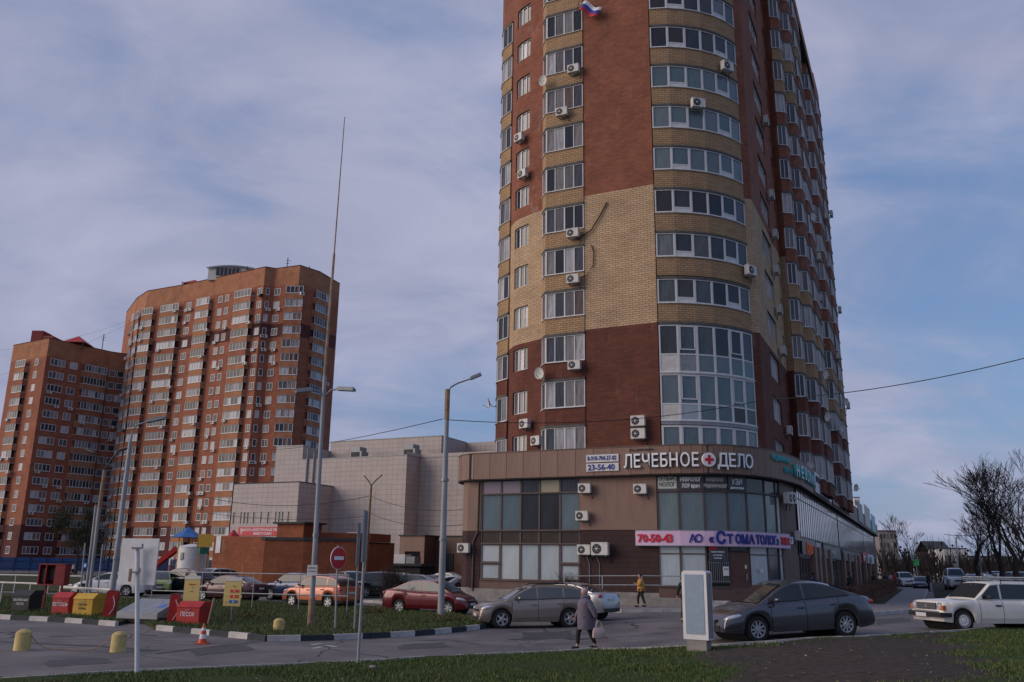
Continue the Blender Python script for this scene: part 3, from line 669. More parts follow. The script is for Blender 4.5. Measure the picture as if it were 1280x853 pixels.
for z in bow_sills:
    link(bm1, 'brick_band', tower, (0, 0, z)); link(bs1m, 'slab_edge', tower, (0, 0, z))
    bow_window(z, 1.56, (0, 1, 0, 0, 1, 0), M_GLASSD if random.random() < .7 else M_GLASSB, .34)
# dark opening vents of the bow: a lighter sash low in two of the lights
# two fully glazed storeys and the lowest one
for z, h in ((13.42, 2.95), (10.52, 2.80)):
    for i in range(6):
        a, b = bow_pts[i], bow_pts[i+1]
        wd = frame_window('w', a, b, 0, h, 1, tower, gmat=M_GLASSB if z < 13 else M_GLASSD, fr=.085, transom=1.12 if z > 13 else 1.0)
        w0 = put_window(wd, tower, [z])[0]
        pm = MB(); l = (Vector(b) - Vector(a)).length
        lo = (1.12 if z > 13 else 1.0) - .05
        pm.box((l/2, .035, lo/2 + .06), (l - .17, .02, lo - .06), [M_ACW, M_GALV, M_GLASSB, M_GLASSB, M_GLASSB, M_GLASSB][i] if z > 13 else [M_ACW, M_GLASSL, M_GLASSB, M_GLASSB, M_GLASSD, M_GLASSD][i])
        pm.build('infill_panel', w0)
        if i in (1, 4):
            sm = MB(); y = .02; x0, x1, z0, z1 = .1, l - .1, lo + .35, h - .1
            for c, d in (((l/2, y, z0), (x1-x0, .05, .07)), ((l/2, y, z1), (x1-x0, .05, .07)), ((x0+.03, y, (z0+z1)/2), (.07, .05, z1-z0)), ((x1-.03, y, (z0+z1)/2), (.07, .05, z1-z0))): sm.box(c, d, M_PVC)
            sm.build('opening_sash', w0)
for i in range(6):
    wd = frame_window('w', bow_pts[i], bow_pts[i+1], 0, 1.75, 1, tower, gmat=M_GLASSB, fr=.12); put_window(wd, tower, [8.5])
for z0, z1, mt in ((10.28, 10.50, M_GALV), (13.33, 13.41, M_PVC), (16.38, 16.56, M_SLAB)):
    gs_ = MB(); band_prism(gs_, bow_pts, .35, z0, z1, mt, .05); gs_.build('glazing_ledge', tower)
# --- pier and street side
CR = (11.38, 4.85)
wall_s = MB()
wall(wall_s, [(10.98, 4.42), CR], 7, TOP, DM)
US = 11.4
w1a, w1b = 8.7, 12.6
ops1 = [(w1a - 4.85, w1b - 4.85, z + .0, z + 1.65) for z in sills]
opn = [(15.6 - 4.85, 16.5 - 4.85, z - .2, z + 1.55) for z in sills]
wall(wall_s, [CR, (US + .02, 17.0)], 7, TOP, DM, ops1 + opn, depth=.2, s0=.4)
# small bay, then recess walls between the stacks of bays
wall(wall_s, [(US + .02, 17.0), (12.0, 17.05), (12.0, 25.0), (11.9, 25.05), (11.9, 33.5), (12.1, 33.6), (12.1, 47.6), (9.0, 47.7)], 7, TOP, DM)
wall_s.build('street_brick_wall', tower)
wd = frame_window('w', (US - .12, w1a), (US - .12, w1b), 0, 1.65, 5, tower, single=True); put_window(wd, tower, sills)
wd = frame_window('w', (US - .12, 15.6), (US - .12, 16.5), 0, 1.75, 1, tower, single=True); put_window(wd, tower, [z - .2 for z in sills])
def smat(pattern):
    def f(z, k):
        kk = max(0, round((z - S0) / FL)); c = pattern[min(kk, len(pattern) - 1)]
        if z < 16 or c == 'm': return M_MAROON
        return {'r': M_RED, 'c': M_BAND}[c]
    return f
stacks = [
    ([(11.95, 16.6), (12.55, 17.0), (12.6, 17.2), (12.6, 18.3)], 'mmmcccrrrrrccrr', 0, (2, 0, 1)),
    ([(11.95, 15.9 + 2.6), (13.15, 19.2), (13.2, 19.4), (13.2, 21.2)], 'mmmcccrrrrrccrr', 0, (3, 0, 2)),
    ([(12.6, 21.2), (13.35, 21.8), (13.4, 22.0), (13.4, 25.6)], 'mmmccrrrrrrrrcr', 0, (2, 0, 4)),
    ([(11.9, 27.0), (12.75, 27.5), (12.8, 27.7), (12.8, 31.5)], 'mmmccrrrrrrrrrr', 3, (2, 0, 4)),
    ([(12.1, 34.2), (13.2, 34.9), (13.25, 35.1), (13.25, 39.5)], 'mmmccrrrrrrrrrr', 0, (3, 0, 4)),
    ([(12.6, 39.7), (13.4, 40.3), (13.45, 40.5), (13.45, 44.5)], 'mmmccrrrrrrrrrr', 0, (2, 0, 4)),
]
for path, pat, k0, (na, _, nc) in stacks:
    storeys(path, tower, smat(pat), 0, .5, [(path[0], path[1], na), (path[2], path[3], nc)], [z - .05 for z in sills[k0:]], single=True)
# wall cores inside the stacks, so that no gap opens between bands
for path, *_ in stacks:
    q = [(x - .12, y + .05) for x, y in path]; core = MB(); wall(core, [(11.3, q[0][1] + .3), q[0], q[1], q[3], (11.3, q[3][1])], 8.0, TOP - 1.3, DM); core.build('bay_core', tower)
# parapet and roof
pr_ = MB()
pr_.prism([(-7.2, 5.3), (-1.6, .8), (1.5, .1), (6.2, .1), (9.2, 1.9), (11.3, 5.0), (12.0, 20), (13.3, 22), (13.3, 44.8), (12, 47.5), (-7.4, 47.5)], TOP - 1.2, TOP, M_FARORG, M_ROOF)
pr_.prism([(4, 30), (11.6, 30), (11.6, 38), (4, 38)], TOP, TOP + 2.6, M_FARORG, M_ROOF)
pr_.build('parapet', tower)
rp_ = MB(); rp_.prism([(8, 42), (13.2, 42), (13.2, 47.3), (8, 47.3)], TOP + .01, TOP + 1.6, M_DREDP, M_DREDP); rp_.build('red_roof', tower)
sidew = MB(); wall(sidew, [(9.0, 47.7), (-7.6, 47.7), (-7.6, 12.0)], 7, TOP, DM); sidew.build('rear_wall', tower)

# ================================================================== podium
PBASE = -0.6
podium = thing('shop_podium', 'two-storey brown shop building with a rounded glazed corner at the foot of the tower', 'shop building', tuple(P0), -AZ)
arc = [(5.8, 0), (7.2, .12), (8.6, .5), (9.8, 1.3), (10.7, 2.4), (11.35, 3.8), (11.8, 5.4), (12.05, 6.9)]
wl = [(-5.6, 7.0), (-7.05, .9), (-6.55, -.02), (-5.56, -.02)]
pw = MB()
LB = [(4.22, M_PANEL_D), (20, M_PANEL_L)]
wall(pw, [(-7.4, 30), (-7.35, 1.1), (-7.0, .3), (-6.5, .0), (-5.56, .0)], PBASE, 7.45, [(.75, M_CONC)] + LB)
wall(pw, [(1.06, .0), (5.8, .0)], PBASE, 4.22, [(.75, M_CONC), (9, M_PANEL_D)])
wall(pw, [(-5.56, .0), (1.06, .0)], PBASE, 1.27, [(.75, M_CONC), (9, M_PANEL_M)])
wall(pw, arc, PBASE, 1.1, [(9, M_PANEL_M)])
wall(pw, [arc[-1], (12.25, 9.3), (12.3, 104), (6, 104)], PBASE, 7.45, [(4.22, M_PANEL_M), (9, M_PANEL_M)])
pw.build('podium_wall', podium)
# light cladding panels of the upper middle wall, each its own piece
cl = MB(); cl.box((.0, .03, 1.6), (.785, .06, 3.2), M_PANEL_L); cm = cl.mesh('cladding_panel')
pw2 = MB(); wall(pw2, [(1.06, .05), (5.8, .05)], 4.0, 7.45, [(9, M_DARKLINE)]); pw2.build('panel_backing', podium)
for i in range(6): link(cm, 'cladding_panel', podium, (1.06 + .79 * (i + .5), .0 - .02, 4.24))
# left glazed front: 5 columns
lgx = [-5.52, -4.17, -2.82, -1.57, -.21, 1.06]
lz = [1.27, 3.43, 4.22, 6.46, 7.30]
bkk = MB(); wall(bkk, [(-5.56, .3), (1.06, .3)], 1.0, 7.45, [(9, M_DARKLINE)]); wall(bkk, [(x - .2, y + .35) for x, y in arc], 1.0, 7.45, [(9, M_DARKLINE)])
bkk.build('glazing_backing', podium)
def quadpane(parent, a, b, z0, z1, fr=.055, gm=M_GLASSB, fm=M_PVCD, name='window', d=.12, mull=None):
    fmesh, panes, o, ang = frame_window('w', a, b, 0, z1 - z0, 1, parent, mat=fm, gmat=gm, fr=fr, depth=d, transom=mull)
    w_ = link(fmesh, name, parent, (o.x, o.y, z0), ang)
    for pm, i in panes: link(pm, 'pane', w_)
    return w_
M_PINKG = pbsdf('pink_tinted_glass', (0.22, 0.17, 0.20), .1, 0, .8); M_YELG = pbsdf('glass_over_yellow_blind', (0.30, 0.27, 0.17), .15, 0, .8)
M_SIGNG = pbsdf('dark_grey_sign_film', (0.055, 0.06, 0.072), .35)
M_SPAN = grime('bronze_spandrel_glass', (0.05, 0.036, 0.026), .2, .4, .8)
for i in range(5):
    a, b = (lgx[i], 0), (lgx[i+1], 0)
    top_g = [M_PINKG, M_PINKG, M_GLASSD, M_YELG, M_GLASSD][i]
    quadpane(podium, a, b, lz[3], lz[4], gm=top_g)
    quadpane(podium, a, b, lz[2], lz[3], gm=[M_GLASSB, M_GLASSB, M_GLASSD, M_GLASSD, M_GLASSB][i])
    quadpane(podium, a, b, lz[1], lz[2], gm=M_SPAN)
    if i in (0, 4): quadpane(podium, a, b, 2.28, lz[1], gm=M_GLASSL, fr=.09); quadpane(podium, a, b, lz[0], 2.28, gm=M_GLASSL, fr=.11)
    else: quadpane(podium, a, b, lz[0], lz[1], gm=M_GLASSL, fr=.07)
# rounded corner glazing
AP = Path(arc)
ss_ = [0.03, 1.26, 2.68, 4.07, 5.44, 7.17, 8.66, 9.29]
for i in range(len(ss_) - 1):
    a, b = AP.at(ss_[i])[0], AP.at(ss_[i+1])[0]
    quadpane(podium, a, b, 6.42, 7.36, gm=M_GLASSD)
    quadpane(podium, a, b, 4.05, 6.42, gm=M_GLASSB if i < 6 else M_ACW, fr=.06)
    if i == 3: continue
    gm = [M_GLASSL, M_GLASSL, M_GLASSD, None, M_GLASSL, M_GLASSD, M_GLASSL][i]
    quadpane(podium, a, b, 1.12, 4.05, gm=gm, fr=.06, mull=1.8)
# last facet of the curve: brown panel
pb = MB(); a, b = AP.at(9.30)[0], AP.at(AP.L[-1])[0]; wall(pb, [(a.x, a.y), (b.x, b.y)], 1.0, 7.45, [(9, M_PANEL_M)]); pb.build('corner_panel', podium)
# door
a, b = AP.at(4.10)[0], AP.at(5.40)[0]; l = (b - a).length; M_DOOR = grime('brown_door', (0.105, 0.045, 0.03), .5, .25, 1.2)
dr = MB(); dr.box((l/2, .05, 1.35), (l, .08, 2.7), M_DOOR); dr.box((l/2, .0, .35), (l - .3, .03, .03), M_PVCD); d_ = dr.build('door', podium, loc=(a.x, a.y, .35), rz=math.atan2(b.y - a.y, b.x - a.x))
dh = MB(); dh.box((l - .28, -.05, 1.35), (.05, .05, .35), M_GALV); dh.box((l - .28, -.0, 1.9), (.14, .02, .2), M_ACW); dh.build('handle', d_)
quadpane(podium, a, b, 3.12, 4.05, gm=M_GLASSD)
# window bars and notice beside the door
bars = MB(); a, b = AP.at(2.75)[0], AP.at(4.0)[0]; l = (b - a).length
for k in range(11): bars.box((.08 + (l - .16) * k / 10, -.04, 1.35), (.018, .018, 2.3), M_GALV)
for z in (.3, 1.3, 2.4): bars.box((l/2, -.04, z), (l, .02, .02), M_GALV)
bars.build('window_bars', podium, loc=(a.x, a.y, 1.15), rz=math.atan2(b.y - a.y, b.x - a.x))
# cornice: each cladding panel its own piece
cor = [(-9.3, 9.0), (-8.05, 2.2), (-7.75, .9), (-7.1, .05), (-6.2, -.45), (-4.0, -.45), (5.6, -.45), (7.3, -.32), (8.85, .06), (10.1, .92), (11.05, 2.1), (11.75, 3.6), (12.2, 5.3), (12.5, 7.0), (12.75, 9.3), (12.8, 104.5)]
CP = Path(cor)
cb = MB(); band_prism(cb, cor, .35, 7.36, 8.98, M_DARKLINE, -.03); band_prism(cb, cor, .6, 7.30, 7.40, M_DARKLINE, .0); band_prism(cb, cor, .5, 8.97, 9.04, M_PANEL_M, .03); cb.build('cornice_core', podium)
t = CP.L[0] + .1; cache = {}
i_end = CP.L[14]
while t < i_end - .2:
    wdt = 1.15 if CP.L[4] < t < CP.L[6] else .62
    a, b = CP.at(t + .012)[0], CP.at(min(t + wdt, i_end) - .012)[0]; l = (b - a).length
    pm = MB(); pm.box((l/2, .0, .79), (l, .03, 1.58), M_PANEL_L); pm.build('cornice_panel', podium, loc=(a.x, a.y, 7.38 + random.uniform(-.006, .006)), rz=math.atan2(b.y - a.y, b.x - a.x)); t += wdt
t = i_end; pm = MB(); pm.box((1.0, .0, .79), (1.97, .03, 1.58), M_PANEL_L); pmm = pm.mesh('cornice_panel')
while t < CP.L[-1] - 2: a = CP.at(t + .01)[0]; b = CP.at(t + 1)[0]; link(pmm, 'cornice_panel', podium, (a.x, a.y, 7.38), math.atan2(b.y - a.y, b.x - a.x)); t += 2.0
# street side: tall narrow lights upstairs, shops below
rfm = MB(); rfm.prism([(-8.5, 3), (-6.5, 0), (5.6, 0), (9, .6), (12, 5), (12.6, 10), (12.6, 104), (-8.5, 104)], 8.8, 8.93, M_ROOF); rfm.build('podium_roof', podium)
for sec, (v0, v1, nn) in enumerate(((9.6, 37.6, 24), (38.4, 73.6, 26), (74.4, 98, 12))):
    st_ = (v1 - v0) / nn
    fm_, panes, o_, an_ = frame_window('w', (12.34, 0), (12.34, st_ - .03), 0, 3.15, 1, podium, mat=M_PVCD, gmat=M_GLASSS, depth=.03, fr=.09, transom=2.45, single=True)
    for k in range(nn):
        w_ = link(fm_, 'window', podium, (12.36, v0 + st_ * k, 4.15), an_); link(panes[0][0], 'pane', w_)
sp_ = MB(); wall(sp_, [(12.33, 9.4), (12.33, 103)], 3.0, 4.14, [(9, M_SIGNG)]); sp_.build('shop_fascia', podium)
for (v0, v1, kind) in ((9.8, 15.5, 'g'), (16.5, 18.2, 'd'), (19.2, 21.5, 'd'), (27.5, 33.5, 'g'), (34.5, 38.5, 'd'), (41, 44, 'p'), (47, 53, 'g'), (55, 58, 'd'), (62, 69, 'g'), (76, 79, 'd'), (84, 92, 'g')):
    if kind == 'p': continue
    wd = frame_window('w', (12.22, v0), (12.22, v1), 0, 2.5 if kind == 'g' else 2.7, 4 if kind == 'g' else 1, podium, mat=M_PVCD, gmat=M_GLASSD, fr=.09, single=True, recess=.0)
    fm_, panes, o_, an_ = wd; w_ = link(fm_, 'shop_window' if kind == 'g' else 'shop_door', podium, (12.36, v0, .45), an_); link(panes[0][0], 'pane', w_)
pl = MB()
pl.box((0, 0, 1.9), (.35, 1.3, 3.6), M_PANEL_L); plm = pl.mesh('shop_pilaster')
for v in (16.0, 18.7, 22.2, 26.6, 39.7, 45.6, 54, 60, 71, 81, 95): link(plm, 'shop_pilaster', podium, (12.45, v, 0))
# ================================================================== far residential towers
def far_tower(label, poly, floors_top, nf, ztop, cols, name='distant_apartment_block', balc=(), seed=1, darkz=9.0, bandk=()):
    """poly: world plan points, left to right as seen; cols: (s0, s1, panes, kind) along the plan; kinds: w window, b bay with brick band, s small"""
    rnd = random.Random(seed); ox, oy = poly[0]
    root = thing(name, label, 'apartment block', (ox, oy, 0), 0)
    lp = [(x - ox, y - oy) for x, y in poly]; P = Path(lp)
    heads = [floors_top - 2.92 * k for k in range(nf)]
    mb = MB(); bands = [(darkz, M_FARDARK)]
    if bandk:
        zb = floors_top - 2.92 * bandk[0] + .9; bands += [(zb - 2.92, M_FARRED), (zb, M_FARDARK)]
    bands += [(ztop - 4.0, M_FARRED), (ztop + 5, M_FARORG)]
    wall(mb, lp, -.6, ztop, bands)
    mb.build('facade_wall', root)
    rf = MB(); e1, e0 = Vector(poly[-1]).normalized() * 16 + Vector((-4, 0)), Vector(poly[0]).normalized() * 16; back = [(lp[-1][0] + e1.x, lp[-1][1] + e1.y), (lp[0][0] + e0.x, lp[0][1] + e0.y)]
    rf.face([(x, y, ztop - .6) for x, y in lp + back], M_ROOF); wall(rf, [lp[-1], back[0], back[1], lp[0]], -.6, ztop, bands); rf.build('roof', root)
    cp_ = MB(); band_prism(cp_, lp, .4, ztop, ztop + .12, M_FARDARK, .08); cp_.build('coping', root)
    for s0, s1, n, kind in cols:
        a, da, na = P.at(s0); b, db, nb = P.at(s1); hgt = 1.55
        if kind == 'b':
            off = .85; pa = a + na * off; pb = b + nb * off
            mid = [(a.x, a.y), (pa.x + da.x*.35, pa.y + da.y*.35), (pb.x - db.x*.35, pb.y - db.y*.35), (b.x, b.y)]
            b1 = MB(); band_prism(b1, mid, .35, -1.25, -.08, M_FARORG if rnd.random() < .7 else M_FARRED); band_prism(b1, mid, .35, -.08, -.0, M_ACW, .06); band_prism(b1, mid, .35, -1.37, -1.25, M_CONC, .05); m1 = b1.mesh('brick_band')
            b1 = MB(); band_prism(b1, mid, .35, -1.25, -.08, M_FARRED); band_prism(b1, mid, .35, -.08, -.0, M_ACW, .06); band_prism(b1, mid, .35, -1.37, -1.25, M_CONC, .05); m2 = b1.mesh('brick_band')
            ft = frame_window('w', mid[1], mid[2], 0, hgt + .05, n, root, gmat=M_GLASSF, fr=.10, single=True)
        else:
            ft = frame_window('w', (a.x + na.x*.06, a.y + na.y*.06), (b.x + nb.x*.06, b.y + nb.y*.06), 0, hgt, n, root, gmat=M_GLASSF, fr=.10, single=True)
        fm_, panes, o, ang = ft
        for k, zh in enumerate(heads):
            z = zh - hgt
            w_ = link(fm_, 'window', root, (o.x, o.y, z), ang); link(panes[0][0], 'pane', w_)
            if kind == 'b': link(m1 if rnd.random() < .75 else m2, 'brick_band', root, (0, 0, z))
    return root, P, heads
polyB = [(-98, 211), (-90.1, 198.4), (-85.1, 192.5), (-74.9, 187.5), (-52.7, 174.3), (-50.7, 175.3), (-45, 173), (-41.7, 177), (-38.9, 185.1)]
colsB = [(15.2, 18.0, 3, 'b'), (18.4, 21.5, 3, 'b'), (22.45, 26.3, 4, 'b'), (28.1, 34.5, 6, 'b'), (35.75, 37.4, 2, 'w'), (39.55, 44.5, 5, 'b'), (46.2, 47.5, 1, 'w'), (48.3, 49.5, 1, 'w'),
         (51.7, 57.4, 5, 'b'), (58.2, 59.5, 2, 'w'), (60.3, 61.1, 1, 'w'), (62.2, 63.7, 2, 'w'), (65.4, 69.2, 4, 'b'), (72.0, 77.6, 6, 'b')]
tB, PB, headsB = far_tower('tall orange-brick apartment block behind the beige mall, the taller of the two distant blocks', polyB, 58.25, 20, 62.8, colsB, seed=3, bandk=(3,))
polyA = [(-118, 205), (-115.3, 194.2), (-103.3, 187), (-95, 199.3), (-90, 203)]
colsA = [(2.2, 4.6, 2, 'w'), (14.5, 18.9, 4, 'b'), (20.95, 22.36, 1, 'w'), (26.1, 29.5, 4, 'w'), (30.6, 32.4, 2, 'w'), (33.5, 39.5, 7, 'b'), (40.15, 41.5, 1, 'w'), (41.9, 43.4, 1, 'w')]
tA, PA, headsA = far_tower('lower orange-brick apartment block at the far left with a small red pavilion on its roof', polyA, 45.4, 15, 49.7, colsA, seed=5)
# rooftop pieces
ox, oy = polyB[0]
def local(P2, root): return (P2[0] - root.location.x, P2[1] - root.location.y)
def roof_block(root, px0, px1, ytop, zr, Y, h, mat, name, depth=6):
    a = at(px0, ytop, Y); b = at(px1, ytop, Y); l = b.x - a.x
    m = MB(); m.box((l/2, depth/2, h/2), (l, depth, h), mat); return m, (a.x - root.location.x, a.y - root.location.y, zr), l
m, lc, l = roof_block(tB, 259, 318, 336, 62.3, 182, 3.2, M_ACW, 'x')
m = MB(); pts = [(l*t, 62.2 - 62.3 + 1.6 + 1.9 * math.sin(PI * (t * .5 + .25))) for t in [i/8 for i in range(9)]]
for (x0, z0), (x1, z1) in zip(pts, pts[1:]): m.face([(x0, -.4, z0), (x1, -.4, z1), (x1, 7, z1), (x0, 7, z0)], M_GALV); m.face([(x0, -.4, z0 - .35), (x1, -.4, z1 - .35), (x1, -.4, z1), (x0, -.4, z0)], M_GALV)
m.box((l/2, 3, 1.5), (l - .6, 6, 3.0), M_ACW)
pav = m.build('roof_pavilion', tB, loc=lc)
m = MB(); m.box((l*.45, -.05, 1.9), (l*.5, .1, 1.7), M_GLASSD)
for i in range(7): m.box((l*.2 + l*.5*i/6, -.12, 1.9), (.15, .08, 1.7), M_GALV)
m.build('pavilion_window', pav)
def pyramid(root, px, py, Y, w, h, mat, legs=1.2):
    p = at(px, py, Y); q = (p.x - root.location.x, p.y - root.location.y); z = p.z
    m = MB()
    for i in range(4):
        a = PI/4 + i*PI/2; b = a + PI/2
        m.face([(q[0] + w*.7*math.cos(a), q[1] + w*.7*math.sin(a), z - h), (q[0] + w*.7*math.cos(b), q[1] + w*.7*math.sin(b), z - h), (q[0], q[1], z)], mat)
        m.box((q[0] + w*.6*math.cos(a), q[1] + w*.6*math.sin(a), z - h - legs/2), (.25, .25, legs), M_BLACKM)
    m.build('pyramid_roof', root)
pyramid(tB, 244, 350, 190, 4.2, 1.4, M_REDP); pyramid(tA, 99, 420.5, 194, 5.2, 2.0, M_REDP, 1.8)
m = MB(); p = at(44, 414, 190); m.box((p.x - tA.location.x, 3 + p.y - tA.location.y, 50.5), (2.6, 4, 4), M_DREDP); m.box((2.6 + p.x - tA.location.x, 3 + p.y - tA.location.y, 50.2), (2.2, 4, 2.2), M_FARRED); m.build('roof_stair_head', tA)
for root, px, py, Y, h in ((tB, 360, 322, 178, 4), (tB, 309, 333, 180, 3), (tB, 387, 333, 180, 1.6), (tA, 130, 418, 200, 7), (tB, 228, 352, 190, 1.4)):
    p = at(px, py, Y); m = MB(); x, y = p.x - root.location.x, p.y - root.location.y
    m.tube([(x, y, p.z - h - 1), (x, y, p.z)], .09, M_BLACKM, 5)
    if h > 2: m.box((x + .2, y, p.z - .8), (.9, .08, .08), M_BLACKM); m.box((x, y, p.z - 1.4), (.7, .08, .08), M_BLACKM)
    m.build('antenna', root)

# ------------------------------------------------------------------ air conditioners, satellite dishes
def make_ac(label, group, w=.80, h=.56, d=.30):
    t = thing('air_conditioner', label, 'air conditioner', (0, 0, 0), 0, group)
    m = MB(); m.box((0, -d/2 - .18, h/2), (w, d, h), M_ACW); m.box((0, -d/2 - .18, h + .01), (w + .02, d + .02, .02), M_ACW); b = m.build('case', t)
    m = MB(); r = h * .40; m.lathe([(r, -d - .185), (r, -d - .195), (r * .82, -d - .197)], (-w*.16, 0, h/2), M_BLACKM, 16, 'Y'); g = m.build('fan_grille', t)
    m = MB()
    for k in range(3): m.box((-w*.16, -d - .20, h/2), (r*1.7, .008, .02), M_GALV, M=Matrix.Rotation(k*PI/3, 3, 'Y'))
    m.lathe([(.06, -d - .2), (.05, -d - .215)], (-w*.16, 0, h/2), M_ACW, 8, 'Y'); m.build('fan_hub', g)
    m = MB()
    for s in (-1, 1): m.box((s*w*.36, -d/2 - .1, -.03), (.04, d + .22, .04), M_GALV)
    m.box((0, -.02, -.03), (w*.8, .03, .05), M_GALV)
    m.tube([(w*.42, -.12, .12), (w*.5, -.08, -.1), (w*.48, -.03, -.35)], .025, M_WIRE, 5); m.build('bracket', t)
    return t
ac0 = make_ac('x', 'air conditioners on the walls of the tower and podium')
ac_used = [False]
def ac(u, v, z, ang, label, scale=1.0):
    p = TW(u, v, z)
    if not ac_used[0]:
        ac0.location = p; ac0.rotation_euler = (0, 0, -AZ + ang); ac0['label'] = label; ac_used[0] = True; ac0.scale = (scale,)*3; return ac0
    return dup(ac0, p, -AZ + ang, label, scale=scale)
for u, v, z, a, lb_, sc in [
    (1.52, -.03, 6.38, 0, 'upper white air conditioner on the light brown wall right of the left shop glazing', .95),
    (1.35, -.03, 4.78, 0, 'lower white air conditioner on the light brown wall, under another one beside the left glazing', .95),
    (1.45, 0, 2.82, 0, 'smaller of two white air conditioners side by side on the dark brown shop wall', .98),
    (2.48, 0, 2.80, 0, 'larger white air conditioner on the dark brown shop wall, right one of the pair', 1.25),
    (4.94, -.03, 6.27, 0, 'white air conditioner on the light brown wall just left of the rounded glazing', .95),
    (-6.55, 0, 2.88, 0, 'white air conditioner low on the left end of the dark brown shop wall', .98),
    (4.90, 0.02, 10.22, 0, 'upper of two stacked air conditioners on the dark red wall above the clinic lettering', 1.05),
    (4.90, 0.02, 9.46, 0, 'lower of two stacked air conditioners on the dark red wall above the clinic lettering', 1.05),
    (-2.95, 1.42, 10.72, -.43, 'air conditioner under the second storey inset window at the left of the tower', 1.0),
    (-1.95, 1.0, 9.52, -.43, 'air conditioner between inset window and big bay, just above the podium roof', 1.0),
    (.92, -.05, 13.95, 0, 'air conditioner at the right end of the big bay, above the dark brick, third storey', 1.0),
    (.85, -.05, 20.0 - .42, 0, 'air conditioner on the cream band of the big bay below the crooked cable', 1.0),
    (.85, -.05, 22.7, 0, 'air conditioner on the cream bay band beside the long loose cable', 1.0),
    (.10, -.05, 31.55, 0, 'air conditioner at the middle of a cream band, highest but one on the big bay', 1.0),
    (.95, -.05, 34.6, 0, 'highest air conditioner on the right end of the big bay', 1.0),
    (-3.75, 1.72, 31.35, -.43, 'air conditioner under the fifth inset window from the top', 1.0),
    (-3.35, 1.55, 28.4, -.43, 'air conditioner under the inset window one storey above the cream brick', 1.0)]:
    ac(u, v, z, a, lb_, sc)
def bow_ac(i, z, label, t=.5):
    a, b = Vector(bow_pts[i]), Vector(bow_pts[i+1]); p = a + (b - a) * t; n = Vector(((b-a).y, -(b-a).x)).normalized(); p = p + n * .02
    ac(p.x, p.y, z, math.atan2((b-a).y, (b-a).x), label, 1.1)
bow_ac(2, 31.1 - .25, 'air conditioner in the middle of the curved cream band under dark windows')
bow_ac(4, 34.15, 'small-looking air conditioner near the right end of a curved cream band, upper storeys', .6)
bow_ac(5, 20.1, 'air conditioner at the right end of the curved cream band, lower storeys', .7)
for v, z, l_ in ((3.6 + 1.2, 6.0, 'air conditioner at the rounded end of the podium, first of a pair'), (6.2, 6.05, 'air conditioner at the rounded end of the podium, second of a pair')):
    p_ = AP.at(9.6 if v < 5 else 10.3); ac(p_[0].x + .05, p_[0].y, z, math.atan2(p_[1].y, p_[1].x), l_, 1.15)
ac(12.15, 8.2, 3.9, PI/2, 'air conditioner beside the side-street shop window, low on the podium', 1.0)
for k, (v, zk, l_) in enumerate([(5.6, 0, 'by the podium roof'), (13.3, 1, 'beside the narrow windows'), (12.9, 3, 'under the cream-wall window'), (12.4, 4, 'on the cream wall'), (12.2, 5, 'at the top of the cream wall'), (12.7, 6, 'in red brick'), (12.2, 7, 'in red brick, higher up'), (11.8, 9, 'high on the red brick')]):
    ac(US + .02, v, sills[zk] - .62 + (.2 if k == 1 else 0), PI/2, 'side-street air conditioner %s, storey %d of the tower' % (l_, zk + 1))
for k, (v, z) in enumerate([(24.0, 27.4), (29.5, 34), (29.8, 25.5), (30.2, 30.3), (37, 31.0), (38, 36.5), (38.2, 22), (43, 28), (42.5, 38.5), (43.5, 18)]):
    u = 13.4 if v < 26 else 12.8 if v < 32 else 13.25 if v < 40 else 13.45
    o = ac(u + .02, v, z, PI/2, 'air conditioner on the stepped bays far along the side-street front of the tower'); o['group'] = 'air conditioners on the far bays of the side street'
def make_dish(label):
    t = thing('satellite_dish', label, 'satellite dish', (0, 0, 0), 0, 'satellite dishes on the tower')
    m = MB(); R = []
    for r, y in ((.0001, -.42), (.12, -.43), (.24, -.46), (.34, -.51), (.36, -.52)):
        R.append([Vector((r*math.cos(2*PI*k/18), y, r*math.sin(2*PI*k/18) * 1.05)) for k in range(18)])
    m.rings(R, M_ACW, False); m.rings([[p + Vector((0, .02, 0)) for p in r] for r in R], M_RUST, False); m.build('reflector', t)
    m = MB(); m.tube([(0, -.5, -.36), (0, -.85, -.1)], .018, M_GALV, 5); m.ball((0, -.88, -.07), (.05, .06, .05), M_ACW, 8, 5); m.build('feed_arm', t)
    m = MB(); m.tube([(0, 0, -.3), (0, -.25, -.28), (0, -.44, 0)], .025, M_GALV, 6); m.box((0, -.02, -.3), (.14, .03, .2), M_GALV); m.build('mount', t)
    return t
d0 = make_dish('white satellite dish at the left end of the big bay, third storey in dark brick'); d0.location = TW(-1.3, -.05, 13.95); d0.rotation_euler = (R_(10), 0, -AZ - .2)
for u, v, z, a, l_ in [(-7.05, 4.8, 13.3, -1.0, 'satellite dish at the left silhouette of the tower, low storeys'), (-1.1, -.05, 34.55, -.3, 'white satellite dish on a cream bay band, upper left of the big bay'),
                       (12.2, 16.8, 9.5, .9, 'satellite dish on the lowest side-street bay, above the teal lettering'), (13.3, 20.6, 13.6, 1.0, 'brownish dish at the corner of the second side-street bay'),
                       (13.35, 35, 14.8, .9, 'large pale dish on the cream bay far along the side street'), (13.3, 21.5, 17.1, 1.1, 'rusty dish on the side-street bays at the level of the cream storeys'),
                       (13.4, 41.2, 18.3, 1.0, 'dish sticking out of the right outline of the tower, upper of two'), (13.4, 44.8, 10.2, 1.0, 'dish sticking out of the right outline of the tower near the podium'), (13.2, 23, 31, 1.0, 'small dish high on the side-street bays')]:
    d = dup(d0, TW(u, v, z), -AZ + a, l_); d.rotation_euler = (R_(10), 0, -AZ + a)
